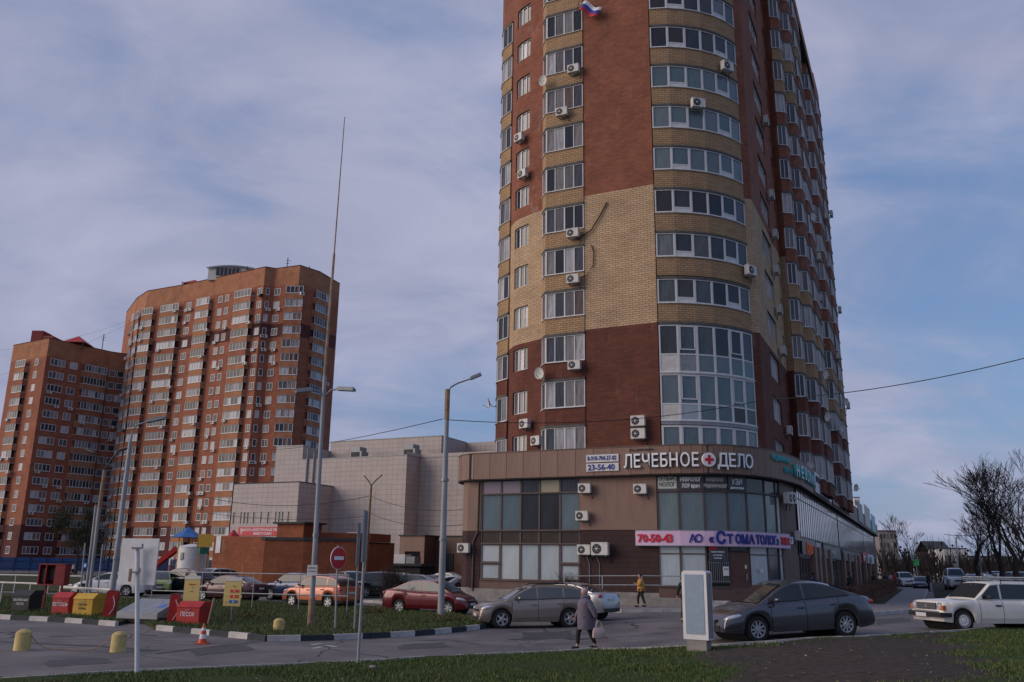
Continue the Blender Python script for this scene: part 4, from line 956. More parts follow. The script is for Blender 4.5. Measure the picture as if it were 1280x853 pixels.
# ACs on the far blocks
farAC = MB(); farAC.box((0, -.2, .3), (.9, .4, .6), M_ACW); farAC.lathe([(.2, -.41), (.2, -.42)], (-.15, 0, .3), M_BLACKM, 8, 'Y'); fac = farAC.mesh('far_air_conditioner')
rnd = random.Random(11)
for root, P_, heads, cols, n, nm in ((tB, PB, headsB, colsB, 90, 'taller'), (tA, PA, headsA, colsA, 28, 'lower')):
    for i in range(n):
        c = rnd.choice(cols); zh = rnd.choice(heads[:-2]); s = c[0] + rnd.choice((.2, .8, 1)) * (c[1] - c[0])
        q, d, nn = P_.at(s); off = .9 if c[3] == 'b' else .05
        o = link(fac, 'air_conditioner', None, (root.location.x + q.x + nn.x*off, root.location.y + q.y + nn.y*off, zh - 2.15), math.atan2(d.y, d.x))
        tag(o, 'small pale air conditioner under a window of the %s distant brick block' % nm, 'air conditioner', 'air conditioners on the %s distant block' % nm)
# loose cables and flag on the tower front
m = MB(); m.tube([TW(1.0, -.2, 22.6), TW(2.0, -.1, 23.1), TW(2.6, -.08, 24.0), TW(3.1, -.06, 24.9)], .045, M_WIRE, 5); tag(m.build('loose_cable'), 'long crooked cable hanging across the cream brick beside the big bay', 'cable')
m = MB(); m.tube([TW(1.1, -.2, 19.9), TW(1.7, -.1, 20.1), TW(2.1, -.06, 20.7), TW(2.15, -.06, 21.6), TW(2.0, -.06, 22.1)], .035, M_WIRE, 5); tag(m.build('loose_cable'), 'short looping cable above an air conditioner on the cream brick', 'cable')
for u, z0, z1 in ((1.55, .9, 3.0), (2.18, .9, 3.0)):
    m = MB(); m.tube([TW(u + .12, -.05, z0), TW(u + .12, -.05, z1 - .7), TW(u - .1, -.05, z1 - .15)], .025, M_GALV, 5); tag(m.build('drain_pipe'), 'thin grey pipe on the dark brown wall below the %s air conditioner of the pair' % ('smaller' if u < 2 else 'larger'), 'pipe')
m = MB(); m.tube([TW(-6.02, -.06, .6), TW(-6.02, -.06, 3.6), TW(-5.75, -.06, 4.1), TW(-5.72, -.06, 7.2)], .05, M_PVCD, 6); tag(m.build('downpipe'), 'dark downpipe at the left edge of the shop glazing', 'pipe')
fl = thing('flag', 'tricolour flag in white, blue and red blown sideways beside the highest big bay', 'flag', tuple(TW(1.15, -.2, 39.15)), -AZ)
m = MB(); m.tube([(0, 0, 0), (.35, -.5, .75)], .02, M_WIRE, 5); m.build('flagpole', fl)
NX = 10
for j, (c, nm) in enumerate((((.35, .03, .04), 'red'), ((.03, .05, .30), 'blue'), ((.6, .6, .62), 'white'))):
    mt = pbsdf('flag_' + nm, c, .8); m = MB(); R = []
    for i in range(NX + 1):
        t = i / NX; x = .2 + 1.35*t; z = .45 - .95*t + .1*math.sin(t*7); y = -.3 - .12*math.sin(t*9)
        R.append((Vector((x + (j) * .12, y + .05*j, z - .35 + j*.24)), Vector((x + (j+1)*.12, y + .05*(j+1), z - .35 + (j+1)*.24))))
    for a, b in zip(R, R[1:]):
        m.face([a[0], b[0], b[1], a[1]], mt); m.face([a[0] + Vector((0,.012,0)), a[1] + Vector((0,.012,0)), b[1] + Vector((0,.012,0)), b[0] + Vector((0,.012,0))], mt)
    m.build('flag_stripe', fl)

# ------------------------------------------------------------------ signs on the podium
def letters_on(path, s0, s1, word, size, z, mat, root, off, depth=.10, side=None, sx=1.0, bold=0.0, name='letter'):
    me = [(ch, None if ch == ' ' else text_mesh(ch, size, mat, depth, sx, bold, side=side)) for ch in word]
    wd = []
    for ch, mm in me:
        if mm is None: wd.append((0, size * .35 * sx)); continue
        a, b = text_width(mm); wd.append((a, b - a))
    gap = ((s1 - s0) - sum(w_ for _, w_ in wd)) / max(1, len(word) - 1); s = s0
    for (ch, mm), (a, w_) in zip(me, wd):
        if mm:
            q, d, n = path.at(s + w_/2, off); l = link(mm, name, root, None)
            l.location = (q.x - d.x*(w_/2 + a), q.y - d.y*(w_/2 + a), z); l.rotation_euler = (0, 0, math.atan2(d.y, d.x))
        s += w_ + gap
M_LSIDE = pbsdf('pale_blue_letter_side', (0.16, 0.28, 0.36), .5)
t = thing('clinic_lettering', 'big white raised letters reading ЛЕЧЕБНОЕ ДЕЛО with a red cross disc between the words', 'sign', tuple(P0), -AZ)
letters_on(CP, 20.62, 24.92, 'ЛЕЧЕБНОЕ', 1.08, 7.75, M_WHITEE, t, .14, .14, M_LSIDE, .74, .012)
letters_on(CP, 25.95, 28.25, 'ДЕЛО', 1.06, 7.75, M_WHITEE, t, .14, .14, M_LSIDE, .80, .012)
q, d, n = CP.at(25.45, .0); a_ = math.atan2(d.y, d.x)
m = MB(); m.lathe([(.40, -.02), (.40, -.16)], (0, 0, 0), M_WHITEE, 28, 'Y'); dsk = m.build('disc', t, loc=(q.x, q.y, 8.12), rz=a_)
m = MB(); m.box((0, -.18, 0), (.16, .03, .52), M_REDL); m.box((0, -.18, 0), (.52, .028, .16), M_REDL); m.build('red_cross', dsk)
t = thing('small_lettering', 'tiny dark letters reading МЕД ЦЕНТР ЛАЗЕР above the big white clinic lettering', 'sign', tuple(P0), -AZ)
letters_on(CP, 20.9, 22.4, 'ООО «ЦЕНТР МЕДИК»', .17, 8.72, M_BLKL, t, .03, .02); t['label'] = 'tiny dark line of letters above the big white clinic lettering'
def board(name, label, u0, u1, z0, z1, y, mat, cat='sign', th=.05):
    t = thing(name, label, cat, tuple(TW(u0, y, z0)), -AZ); m = MB(); w_, h = u1 - u0, z1 - z0
    m.box((w_/2, -th/2, h/2), (w_, th, h), mat); m.build('board', t); return t, w_, h
def put_text(t, body, size, x, z, mat, y=-.07, sx=1.0, bold=.0, depth=.02, align='LEFT', rz=0):
    return link(text_mesh(body, size, mat, depth, sx, bold, align), 'lettering', t, (x, y, z), rz)
t, w_, h = board('phone_sign', 'white board with the telephone number 8-910-704-27-82 on the brown cornice', 1.70, 3.72, 8.16, 8.60, -.49, M_WHITE); put_text(t, '8-910-704-27-82', .37, .08, .10, M_NAVY, sx=.72, bold=.004)
t, w_, h = board('phone_sign', 'white board with the number 23-56-40, the lower of two on the brown cornice', 1.70, 3.72, 7.62, 8.08, -.49, M_WHITE); put_text(t, '23-56-40', .47, .10, .07, M_NAVY, sx=.98, bold=.01)
# pink curved sign
parc = [(4.55, 0)] + arc; PP = Path(parc)
t = thing('dentist_signboard', 'long pale pink curved signboard reading 70-50-43 АО «СТОМАТОЛОГ» 70-50-43', 'sign', tuple(P0), -AZ)
m = MB(); pts = [PP.at(s, .28)[0] for s in [.02 + 11.1*i/26 for i in range(27)]]; band_prism(m, [(p.x, p.y) for p in pts], .2, 3.36, 4.18, M_PINK); m.build('board', t)
m = MB(); band_prism(m, [(p.x, p.y) for p in pts], .2, 3.33, 3.37, M_GALV, .01); band_prism(m, [(p.x, p.y) for p in pts], .2, 4.17, 4.21, M_GALV, .01); m.build('board_rim', t)
letters_on(PP, .16, 2.16, '70-50-43', .60, 3.55, M_REDL, t, .31, .05, bold=.022, sx=.95)
letters_on(PP, 3.0, 3.75, 'АО', .60, 3.55, M_NAVY, t, .31, .05, bold=.012)
letters_on(PP, 3.98, 4.36, '«', .62, 3.55, M_NAVY, t, .31, .05, bold=.02)
letters_on(PP, 4.42, 5.0, 'С', .90, 3.50, M_NAVY, t, .31, .05, bold=.04, sx=.9)
letters_on(PP, 5.06, 9.25, 'ТОМАТОЛОГ»', .66, 3.53, M_NAVY, t, .31, .05, bold=.03, sx=.88)
letters_on(PP, 9.5, 10.9, '70-50-43', .60, 3.55, M_REDL, t, .31, .05, bold=.022, sx=.7)
# film signs in the transom lights of the corner
def film(i, label, lines, mat, tm, size, sx=.8, z0=6.50, z1=7.28):
    a, b = AP.at(ss_[i] + .08)[0], AP.at(ss_[i+1] - .08)[0]; d = (b - a); l = d.length; ang = math.atan2(d.y, d.x)
    p = TW(a.x, a.y, z0); t = thing('window_sign', label, 'sign', tuple(p), -AZ + ang)
    m = MB(); m.box((l/2, -.03, (z1 - z0)/2), (l, .02, z1 - z0), mat); m.build('film', t)
    for k, (body, sz, zc) in enumerate(lines):
        me = text_mesh(body, sz, tm, .01, sx, .006, 'CENTER'); link(me, 'lettering', t, (l/2, -.05, zc))
film(0, 'pale sign reading ПУЛЬМО НОЛОГ in the first transom light of the rounded glazing', [('ПУЛЬМО', .34, .46), ('НОЛОГ', .34, .12)], pbsdf('pale_green_film', (.42, .47, .42), .6), M_BLKL, .3, .78, 6.55, 7.25)
film(1, 'dark window sign with two white lines ending in врач', [('НЕВРОЛОГ', .30, .46), ('ЛОР врач', .30, .10)], M_SIGNG, M_WHITEE, .3, .72)
film(2, 'dark window sign for the heart doctor, between the НЕВРОЛОГ and УЗИ signs', [('КАРДИОЛОГ', .24, .48), ('ЭНДОКРИНОЛОГ', .24, .12)], M_SIGNG, M_ACW, .3, .68)
film(3, 'dark window sign with УЗИ in large white letters', [('УЗИ', .46, .32), ('диагностика', .18, .08)], M_SIGNG, M_WHITEE, .3, .85)
# notices at the entrance
def corner_board(s, z0, w_, h, mat, name, label, lines=(), tm=None, off=.08):
    q, d, n = AP.at(s, off); t = thing(name, label, 'notice', tuple(TW(q.x, q.y, z0)), -AZ + math.atan2(d.y, d.x))
    m = MB(); m.box((0, -.01, h/2), (w_, .02, h), mat); m.build('board', t)
    for body, sz, zc in lines: link(text_mesh(body, sz, tm, .006, .85, .003, 'CENTER'), 'lettering', t, (0, -.03, zc))
corner_board(3.3, 2.55, .95, .62, M_SIGNG, 'opening_hours_board', 'dark opening hours board behind the bars left of the brown door', [('РЕЖИМ РАБОТЫ', .11, .45), ('пн-пт 8.00-20.00', .09, .28), ('сб 9.00-15.00', .09, .12)], M_WHITEE)
corner_board(3.75, 1.75, .34, .5, M_WHITE, 'paper_notice', 'white paper notice on the barred window left of the brown door', [('СРОЧНО', .07, .34)], M_BLKL)
corner_board(6.3, 1.95, .30, .2, M_WHITE, 'paper_notice', 'small white notice on the pale blind right of the brown door', [], M_BLKL)
corner_board(3.05, 3.14, .45, .2, M_REDL, 'small_red_sign', 'small red sign in the transom above the barred window', [], M_BLKL)
hn = thing('house_number_plate', 'small blue and white house number plate on the rounded end wall of the podium', 'sign', tuple(TW(12.15, 6.9, 3.65)), -AZ + 1.1)
m = MB(); m.box((0, -.05, .2), (.42, .05, .42), M_WHITE); m.build('plate', hn); m = MB(); m.box((0, -.03, .2), (.5, .03, .5), M_NAVY); m.build('plate_rim', hn); link(text_mesh('7', .34, M_NAVY, .01, 1, .004, 'CENTER'), 'lettering', hn, (0, -.085, .08))
# side street signs on the cornice and above the shops
def street_sign(v0, v1, z0, z1, u, mat, label, text=None, tm=None, size=.5, sx=1, tx=.1, tz=.1, name='shop_sign', rim=None, th=.08):
    t = thing(name, label, 'sign', tuple(TW(u, v0, z0)), -AZ + PI/2); w_, h = v1 - v0, z1 - z0
    if mat: m = MB(); m.box((w_/2, -th/2, h/2), (w_, th, h), mat); m.build('board', t)
    if rim: m = MB(); [m.box(c, d, rim) for c, d in (((w_/2, -th - .01, .05), (w_, .04, .1)), ((w_/2, -th - .01, h - .05), (w_, .04, .1)), ((.05, -th - .01, h/2), (.1, .04, h - .2)), ((w_ - .05, -th - .01, h/2), (.1, .04, h - .2)))]; m.build('board_rim', t)
    if text:
        x = tx
        for ch in text:
            if ch == ' ': x += size * .3 * sx; continue
            me = text_mesh(ch, size, tm, .08, sx, .01); a, b = text_width(me); link(me, 'letter', t, (x - a, -th - .03, tz)); x += (b - a) + size * .09 * sx
    return t
t = thing('teal_lettering', 'teal and white letters of the medical centre rounding onto the side-street cornice', 'sign', tuple(P0), -AZ)
letters_on(CP, 30.3, 33.0, 'МЕДИЦИНСКИЙ', .42, 8.45, M_TEAL, t, .1, .08, sx=.7); letters_on(CP, 32.0, 33.4, 'ЦЕНТР', .40, 7.85, M_TEAL, t, .1, .08, sx=.7)
letters_on(CP, 33.9, 42.0, 'НЕВСКИЙ', 1.05, 7.75, M_WHITEE, t, .16, .2, M_TEAL, 1.1, .01)
street_sign(16.2, 21.5, 7.5, 8.95, 12.82, M_WHITE, 'white signboard with thin dark lines, next after the teal lettering', 'КЛИНИКА', M_BLKL, .5, 1.4, .5, .8)
street_sign(22.2, 27.5, 7.5, 8.95, 12.82, M_WHITE, 'second white signboard on the side-street cornice, with navy panel', 'ВРАЧ', M_NAVY, .8, 1.3, .6, .5)
street_sign(29, 38, 7.5, 8.8, 12.82, M_PANEL_L, 'brownish signboard with small letters on the side-street cornice', 'ОДЕЖДА', M_MAROON, .7, 1.5, 1.0, .4)
street_sign(41, 48, 7.6, 9.6, 12.82, M_WHITE, 'pale framed signboard standing above the side-street cornice', 'МЕБЕЛЬ', M_BLKL, .8, 1.2, .8, .8, rim=M_YELP)
street_sign(60, 68, 7.6, 9.9, 12.82, M_GALV, 'grey roof-edge board far along the side street'); street_sign(72, 84, 7.6, 10.4, 12.82, M_ACW, 'large pale roof-edge board near the far end of the podium'); street_sign(87, 97, 7.6, 10.0, 12.82, M_TEAL, 'pale teal board at the far end of the podium roof')
M_ORL = pbsdf('orange_lettering', (.50, .07, .015), .4, **{'Emission Color': (1, .15, .02, 1), 'Emission Strength': .03})
t = street_sign(9.9, 17.2, 3.1, 4.1, 12.40, M_SIGNG, 'dark fascia with glowing orange lettering over the first side-street shop', 'Сушка', M_ORL, 1.0, 1.35, 1.9, .1)
street_sign(18.0, 21.0, 3.1, 4.05, 12.40, M_ACW, 'pale grey fascia board over the second side-street door')
street_sign(22.2, 37, 3.0, 4.1, 12.42, M_SIGNG, 'long dark framed fascia over the middle side-street shops', 'МАГАЗИН', M_ACW, .55, 1.6, 5, .3, rim=M_CONC)
street_sign(39, 57, 3.0, 4.0, 12.42, M_SIGNG, 'second long dark fascia further along the side street', 'ПРОДУКТЫ', M_GALV, .55, 1.6, 6, .3, rim=M_CONC)
street_sign(68, 76, 3.0, 4.3, 12.42, M_REDL, 'red and white sign near the far end of the side-street shops', 'ФИКС', M_WHITEE, .9, 1.4, 1, .2)
street_sign(78, 92, 3.0, 4.2, 12.42, M_WHITE, 'white sign with green edge at the far end of the side-street shops', 'АПТЕКА', M_TEAL, .9, 1.6, 1.5, .2)

# ------------------------------------------------------------------ mall
mc = Vector((-26.07, 108.0, 0))          # right front corner of the low wing
wing = thing('school_wing', 'low beige-tiled wing of the mall with narrow windows and a red banner', 'building', tuple(mc), -AZ)
m = MB()
slots = []
def slotrow(z0, z1): return [(x0, x1, z0, z1) for x0, x1 in ((.60, 1.0), (1.80, 2.22), (2.34, 2.78), (2.9, 3.25), (3.85, 4.25), (5.05, 5.45), (6.15, 6.55), (7.35, 7.78), (7.9, 8.32), (8.42, 8.75), (9.3, 9.7))]
ws = slotrow(6.7, 8.15) + slotrow(3.3, 4.7)
wall(m, [(-10.42, 0), (0, 0)], -.6, 11.72, [(20, M_MALL)], [(a - .3, b - .3, c, d) for a, b, c, d in ws], depth=.18)
wall(m, [(0, 0), (0, 8.44)], -.6, 11.72, [(20, M_MALL)]); wall(m, [(0, 9), (-10.42, 9), (-10.42, 0)], -.6, 11.72, [(20, M_MALL)])
m.build('tiled_wall', wing)
m = MB(); m.prism([(-10.3, .1), (-.1, .1), (-.1, 8.4), (-10.3, 8.9)], 11.3, 11.4, M_ROOF); m.build('roof', wing)
m = MB(); band_prism(m, [(-10.45, -.02), (0.02, -.02), (.02, 8.5)], .3, 11.72, 11.82, M_ROOF, .04); m.build('coping', wing)
for (a, b, c, d) in ws:
    a -= .3; b -= .3; fm_, panes, o, an = frame_window('w', (a - 10.42, .05), (b - 10.42, .05), 0, d - c, 1, wing, gmat=M_GLASSD, fr=.02, single=True)
    w_ = link(fm_, 'window', wing, (o.x, o.y, c), an); link(panes[0][0], 'pane', w_)
bn = thing('school_banner', 'red banner with white lettering ШКОЛА ИНОСТРАННЫХ ЯЗЫКОВ on the beige wing', 'banner', tuple(mc + WV * -9.0 + SV * -.02 + Vector((0, 0, 5.25))), -AZ)
m = MB(); m.box((3.95, -.03, .52), (7.9, .06, 1.04), M_REDL); m.build('cloth', bn)
link(text_mesh('ШКОЛА ИНОСТРАННЫХ ЯЗЫКОВ', .42, M_WHITEE, .01, .95, .008, 'CENTER'), 'lettering', bn, (3.95, -.075, .56)); link(text_mesh('BENEDICT-CLUB.RU', .40, M_WHITEE, .01, .8, .008, 'CENTER'), 'lettering', bn, (3.95, -.075, .12))
m = MB()
for k in range(6): m.box((.55 + random.uniform(-.12, .12), -.07, .25 + k*.11), (random.uniform(.15, .4), .012, .09), M_YELG if k < 4 else M_WHITEE)
m.build('emblem', bn); m = MB(); m.box((7.2, -.07, .5), (.55, .012, .1), M_WHITEE, M=Matrix.Rotation(-.5, 3, 'Y')); m.box((7.35, -.07, .55), (.12, .012, .4), M_WHITEE, M=Matrix.Rotation(-.4, 3, 'Y')); m.build('emblem', bn)
me0 = Vector((-23.12, 114.27, 0))       # on the main face of the mall; frame with +x = W
mall = thing('shopping_mall', 'large windowless mall clad in beige tiles behind the parking lot', 'shopping mall', tuple(me0), -AZ)
m = MB()
wall(m, [(-9.9, 14), (-9.9, 0)], 6, 17.35, [(30, M_MALL)]); wall(m, [(-9.9, 0), (-5.35, 0)], 6, 17.35, [(30, M_MALL)])
wall(m, [(-5.35, 0), (11.08, 0)], -.6, 15.4, [(30, M_MALL)]); wall(m, [(-5.35, .05), (-5.35, 6)], 14, 17.35, [(30, M_MALL)])
wall(m, [(11.08, 0), (11.08, 3.2), (34, 3.2), (34, 40)], -.6, 15.9, [(30, M_MALL)])
wall(m, [(-5.35, 6), (12.6, 6), (12.6, 13), (34, 13)], 14, 18.6, [(30, M_MALL)])
m.build('tiled_wall', mall)
m = MB(); m.prism([(-5.3, .1), (11, .1), (11, 3.2), (34, 3.3), (34, 38), (-5.3, 38)], 15.0, 15.1, M_ROOF); m.prism([(-9.8, .1), (-5.4, .1), (-5.4, 14), (-9.8, 14)], 17.0, 17.1, M_ROOF); m.prism([(-5.3, 6.1), (12.5, 6.1), (12.5, 38), (-5.3, 38)], 18.3, 18.4, M_ROOF); m.build('roof', mall)
m = MB(); band_prism(m, [(-5.35, -.01), (11.1, -.01), (11.1, 3.19), (34, 3.19)], .3, 15.4 , 15.5, M_GALV, .04); m.build('coping', mall)
m = MB(); band_prism(m, [(-9.92, -.01), (-5.35, -.01)], .3, 17.35, 17.45, M_GALV, .04); band_prism(m, [(-5.3, 5.99), (12.6, 5.99), (12.6, 13)], .3, 18.6, 18.7, M_GALV, .04); o = m.build('upper_coping', mall)
for x, v, l_ in ((1.5, 3.3, 'left one of two'), (9.8, 3.3, 'right one of two')):
    e = thing('rooftop_ventilation_unit', 'grey ventilation unit on the mall roof, %s' % l_, 'ventilation unit', tuple(me0 + WV * x + SV * v + Vector((0, 0, 15.1))), -AZ)
    m = MB(); m.prism([(-.9, -.8), (.9, -.8), (.9, .8), (-.9, .8)], 0, 1.5, M_GALV); m.prism([(-.9, -.8), (.6, -.8), (.6, .8), (-.9, .8)], 1.5, 2.1, M_GALV); m.build('casing', e)
    m = MB(); m.box((-.1, -.83, 1.0), (1.3, .05, .8), M_BLACKM); m.build('grille', e)
    m = MB(); m.box((-1.9, 0, .75), (1.9, .9, .15), M_BLACKM); m.box((-1.9, 0, .35), (.15, .3, .8), M_BLACKM); m.build('duct', e)
pd = MB()
for x, z0, z1 in ((-4.4, 9, 16.9), (-3.3, 11, 16.4)): pd.tube([(x, -.15, z0), (x, -.15, z1), (x + .4, .6, z1 + .3)], .12, M_GALV, 6); 
pd.build('roof_pipe', mall)
for x0, x1, z0, z1, l_ in ((14.2, 15.4, 16.5, 17.6, 'open steel ladder on the mall roof'),):
    pass
lv = MB(); lv.box((24.0, 12.9, 17.2), (5, .1, 1.3), M_BLACKM); lv.build('louvre', mall)
# entrance annex, low roofs and rubbish in front of the mall
ax = thing('brown_annex', 'small brown rendered annex with dark openings at the foot of the mall', 'building', (-11.72, 95, 0), -AZ)
m = MB(); wall(m, [(0, 0), (3.1, 0)], 1.5, 5.0, [(9, M_PANEL_L)], [(.7, 2.6, 1.9, 3.4)], depth=.2); wall(m, [(0, -.05), (3.1, -.05)], -.6, 1.5, [(9, M_ORANGE)]); wall(m, [(3.1, -.05), (3.1, 2.5), (7.4, 2.5)], -.6, 5.0, [(9, M_PANEL_M)]); wall(m, [(0, 12), (0, 0)], -.6, 5.0, [(9, M_PANEL_L)]); m.build('rendered_wall', ax)
m = MB(); m.box((1.65, .12, 2.65), (1.9, .04, 1.5), M_GLASSD); m.build('window', ax); m = MB(); m.box((4.5, 2.44, 2.4), (1.5, .1, 1.7), M_BLACKM); m.build('gate', ax)
m = MB(); m.box((6.5, 2.42, 1.7), (2.0, .12, 4.2), M_DOOR); m.build('rusty_door', ax)
m = MB(); m.prism([(-.1, -.15), (3.2, -.15), (3.2, 2.4), (7.5, 2.4), (7.5, 12), (-.1, 12)], 5.0, 5.12, M_ROOF); m.build('roof', ax)
kio = thing('market_stall_shed', 'low dark-roofed shed with a white box on top, in front of the mall wall', 'shed', tuple(at(456, 724, 92)), -AZ); kio.location.z = 0
m = MB(); m.prism([(0, 0), (6.5, 0), (6.5, 3), (0, 3)], 0, 1.9, M_BLACKM, M_ROOF); m.prism([(-.3, -.3), (6.8, -.3), (6.8, 3.3), (-.3, 3.3)], 1.9, 2.15, M_ROOF); m.build('walls', kio)
m = MB(); m.box((3.6, 1, 2.6), (1.7, 1.2, .9), M_WHITE); m.build('white_box', kio); m = MB(); m.box((5.1, 1, 2.5), (1.0, 1.2, .7), M_GALV); m.build('grey_box', kio)
pp = thing('wall_poster', 'pale blank board on the mall wall left of the thin street lamp', 'board', tuple(at(441, 682, 110.5)), -AZ); m = MB(); m.box((0, -.1, 0), (1.9, .08, 3.2), M_WHITE); m.build('board', pp)

# ------------------------------------------------------------------ brick garage
gc = Vector((-21.45, 78, 0))
gar = thing('brick_garage', 'low orange brick garage with a dark sloping roof edge and chimney hut', 'garage', tuple(gc), -AZ)
m = MB(); wall(m, [(-5.9, 8), (-5.9, 0), (0, 0)], -.6, 4.3, [(9, M_ORANGE)]); wall(m, [(0, 0), (0.0, 10.4), (-5.9, 10.4)], -.6, 4.0, [(9, M_ORANGE)]); m.build('brick_wall', gar)
m = MB(); m.prism([(-5.8, .1), (-.1, .1), (-.1, 10.3), (-5.8, 10.3)], 3.9, 4.0, M_ROOF); band_prism(m, [(.02, -.1), (.02, 10.6)], .4, 4.0, 4.25, M_ROOF, .12); m.build('roof', gar)
m = MB(); m.box((-5.3, -.03, 3.6), (.55, .05, 1.5), M_WHITE); m.build('white_plate', gar)
h1 = MB(); h1.prism([(-1.0, 1.2), (-1.0 + 3.0, 1.2), (2.0, 3.6), (-1.0, 3.6)], 0, 1, M_ORANGE)
hut = MB(); hp = [(-2.9, 1.4), (.05, 1.4), (.05, 4.0), (-2.9, 4.0)]
wall(hut, [hp[3], hp[0], hp[1], hp[2]], 4.0, 5.45, [(9, M_ORANGE)]); hut.build('chimney_hut', gar, loc=(2.95, .0, 0))
m = MB(); m.prism([(-3.2 + 2.95, 1.1), (.35 + 2.95, 1.1), (.35 + 2.95, 4.3), (-3.2 + 2.95, 4.3)], 5.45, 5.6, M_ROOF); m.build('hut_roof', gar)
m = MB(); wall(m, [(0, -.0), (3.2, 1.3), (3.2, 4)], 3.2, 4.0, [(9, M_ORANGE)]); m.prism([(0, 0), (3.2, 1.3), (3.2, 6), (0, 6)], 3.9, 4.0, M_ROOF); 
m2 = MB(); wall(m2, [(.03, .01), (3.2, 1.31), (7.0, 4.0), (7.0, 10)], -.6, 4.0, [(9, M_ORANGE)]); m2.build('side_wall', gar)
m2 = MB(); m2.prism([(0, 0), (3.2, 1.35), (7.0, 4.05), (7, 10), (0, 10)], 3.86, 3.99, M_ROOF); band_prism(m2, [(.02, -.03), (3.2, 1.27), (7.03, 3.98)], .3, 3.99, 4.25, M_ROOF, .08); m2.build('side_roof', gar)
m2 = MB(); wall(m2, [(3.8, 3.0), (7.2, 5.6), (7.2, 9)], 4.0, 4.75, [(9, M_ORANGE)]); m2.build('back_parapet', gar)

# ------------------------------------------------------------------ playground behind the cars
pg = thing('round_hut', 'white plastered round hut with a small dark window beside the brick garage', 'hut', (-35.5, 100, 0), 0)
m = MB(); m.lathe([(1.55, -.2), (1.55, 3.55), (1.6, 3.6), (1.3, 3.75), (.3, 3.95)], (0, 0, 0), M_WHITE, 24); m.build('wall', pg, smooth=True); m = MB(); m.box((-.65, -1.42, 2.6), (.4, .1, .8), M_GLASSD, rz=-.4); m.build('window', pg)
pu = thing('playground_tower', 'playground tower with a blue pointed umbrella roof and red slide', 'playground equipment', (-37.7, 104, 0), 0)
m = MB(); R = [[Vector((r*math.cos(2*PI*k/8), r*math.sin(2*PI*k/8), z)) for k in range(8)] for r, z in ((2.1, 4.75), (1.1, 5.25), (.05, 5.95))]; m.rings(R, pbsdf('blue_plastic', (.02, .12, .36), .4), True); m.build('umbrella_roof', pu)
m = MB(); [m.tube([(1.0*math.cos(a), 1.0*math.sin(a), 0), (1.0*math.cos(a), 1.0*math.sin(a), 4.9)], .07, M_YELP, 6) for a in (.8, 2.4, 3.9, 5.5)]; m.box((0, 0, 2.2), (1.8, 1.8, .15), M_REDP); m.build('posts', pu)
m = MB(); m.face([(-1, -.5, 3.4), (-1, .5, 3.4), (-3.6, .5, 1.2), (-3.6, -.5, 1.2)], M_REDP); m.box((-2.3, -.52, 2.45), (3.5, .08, .5), M_REDP, M=Matrix.Rotation(R_(-40), 3, 'Y')); m.box((-2.3, .52, 2.45), (3.5, .08, .5), M_REDP, M=Matrix.Rotation(R_(-40), 3, 'Y')); m.build('slide', pu)
pv = thing('playground_house', 'playground house with yellow and green pitched roof beside the brick garage', 'playground equipment', tuple(Vector((at(255, 690, 98).x, 98, 0))), .4); pv.scale = (.48, .6, 1.0)
m = MB(); Y_ = 1.6
m.face([(-1.6, -1.2, 3.6), (1.6, -1.2, 3.6), (1.6, 0, 5.0), (-1.6, 0, 5.0)], M_YELP); m.face([(-1.6, 1.2, 3.6), (-1.6, 0, 5.0), (1.6, 0, 5.0), (1.6, 1.2, 3.6)], M_YELP); m.build('roof', pv)
m = MB(); m.box((0, 0, 3.2), (2.0, 1.8, .7), pbsdf('green_plastic', (.02, .16, .10), .5)); [m.box((x, y, 1.5), (.12, .12, 3), M_YELP) for x in (-1.1, 1.1) for y in (-.8, .8)]; m.build('side_panels', pv)
pr2 = thing('red_peaked_roof_shelter', 'small red peaked roof of a shelter showing above the brick garage', 'shelter', (-29.9, 96, -.55), 0)
m = MB(); m.lathe([(.8, 5.2), (.05, 6.0)], (0, 0, 0), M_REDP, 8); m.build('roof', pr2); m = MB(); m.box((0, 0, 2.6), (.3, .3, 5.2), M_REDP); m.build('post', pr2)

# ------------------------------------------------------------------ blue profiled fence at the far left
M_BLUE = grime('blue_fence_paint', (0.012, 0.075, 0.22), .45, .3, 1.5)
M_BLUED = pbsdf('blue_fence_rail', (0.006, 0.02, 0.06), .6)
def fence_run(p0, p1, label, h=2.35):
    a, b = Vector(p0), Vector(p1); l = (b - a).length; d = (b - a).normalized()
    t = thing('blue_panel_fence', label, 'fence', (a.x, a.y, -.1), math.atan2(d.y, d.x)); n = round(l / 2.4); s = l / n
    m = MB()
    k = 0; x = -s/2 + .05
    while x < s/2 - .1: m.box((x + .13, 0, h/2 + .1), (.16, .05, h - .2), M_BLUE); m.box((x + .27, .02, h/2 + .1), (.10, .02, h - .2), M_BLUE); x += .30
    pm = m.mesh('fence_panel')
    m = MB(); m.box((0, -.06, .6), (s, .05, .08), M_BLUED); m.box((0, -.06, 1.75), (s, .05, .08), M_BLUED); rm = m.mesh('rail'); m = MB(); m.box((0, -.05, h/2), (.1, .1, h + .1), M_BLUED); po = m.mesh('post')
    for i in range(n):
        link(pm, 'fence_panel', t, (s*(i + .5), 0, 0)); link(rm, 'rail', t, (s*(i + .5), 0, 0)); link(po, 'post', t, (s*i, -.02, 0))
fence_run((-104, 141), (-58, 152), 'blue profiled metal fence in front of the lower distant block'); fence_run((-57.6, 152), (-40, 156), 'darker stretch of blue fence between the lamp posts and the white hut')

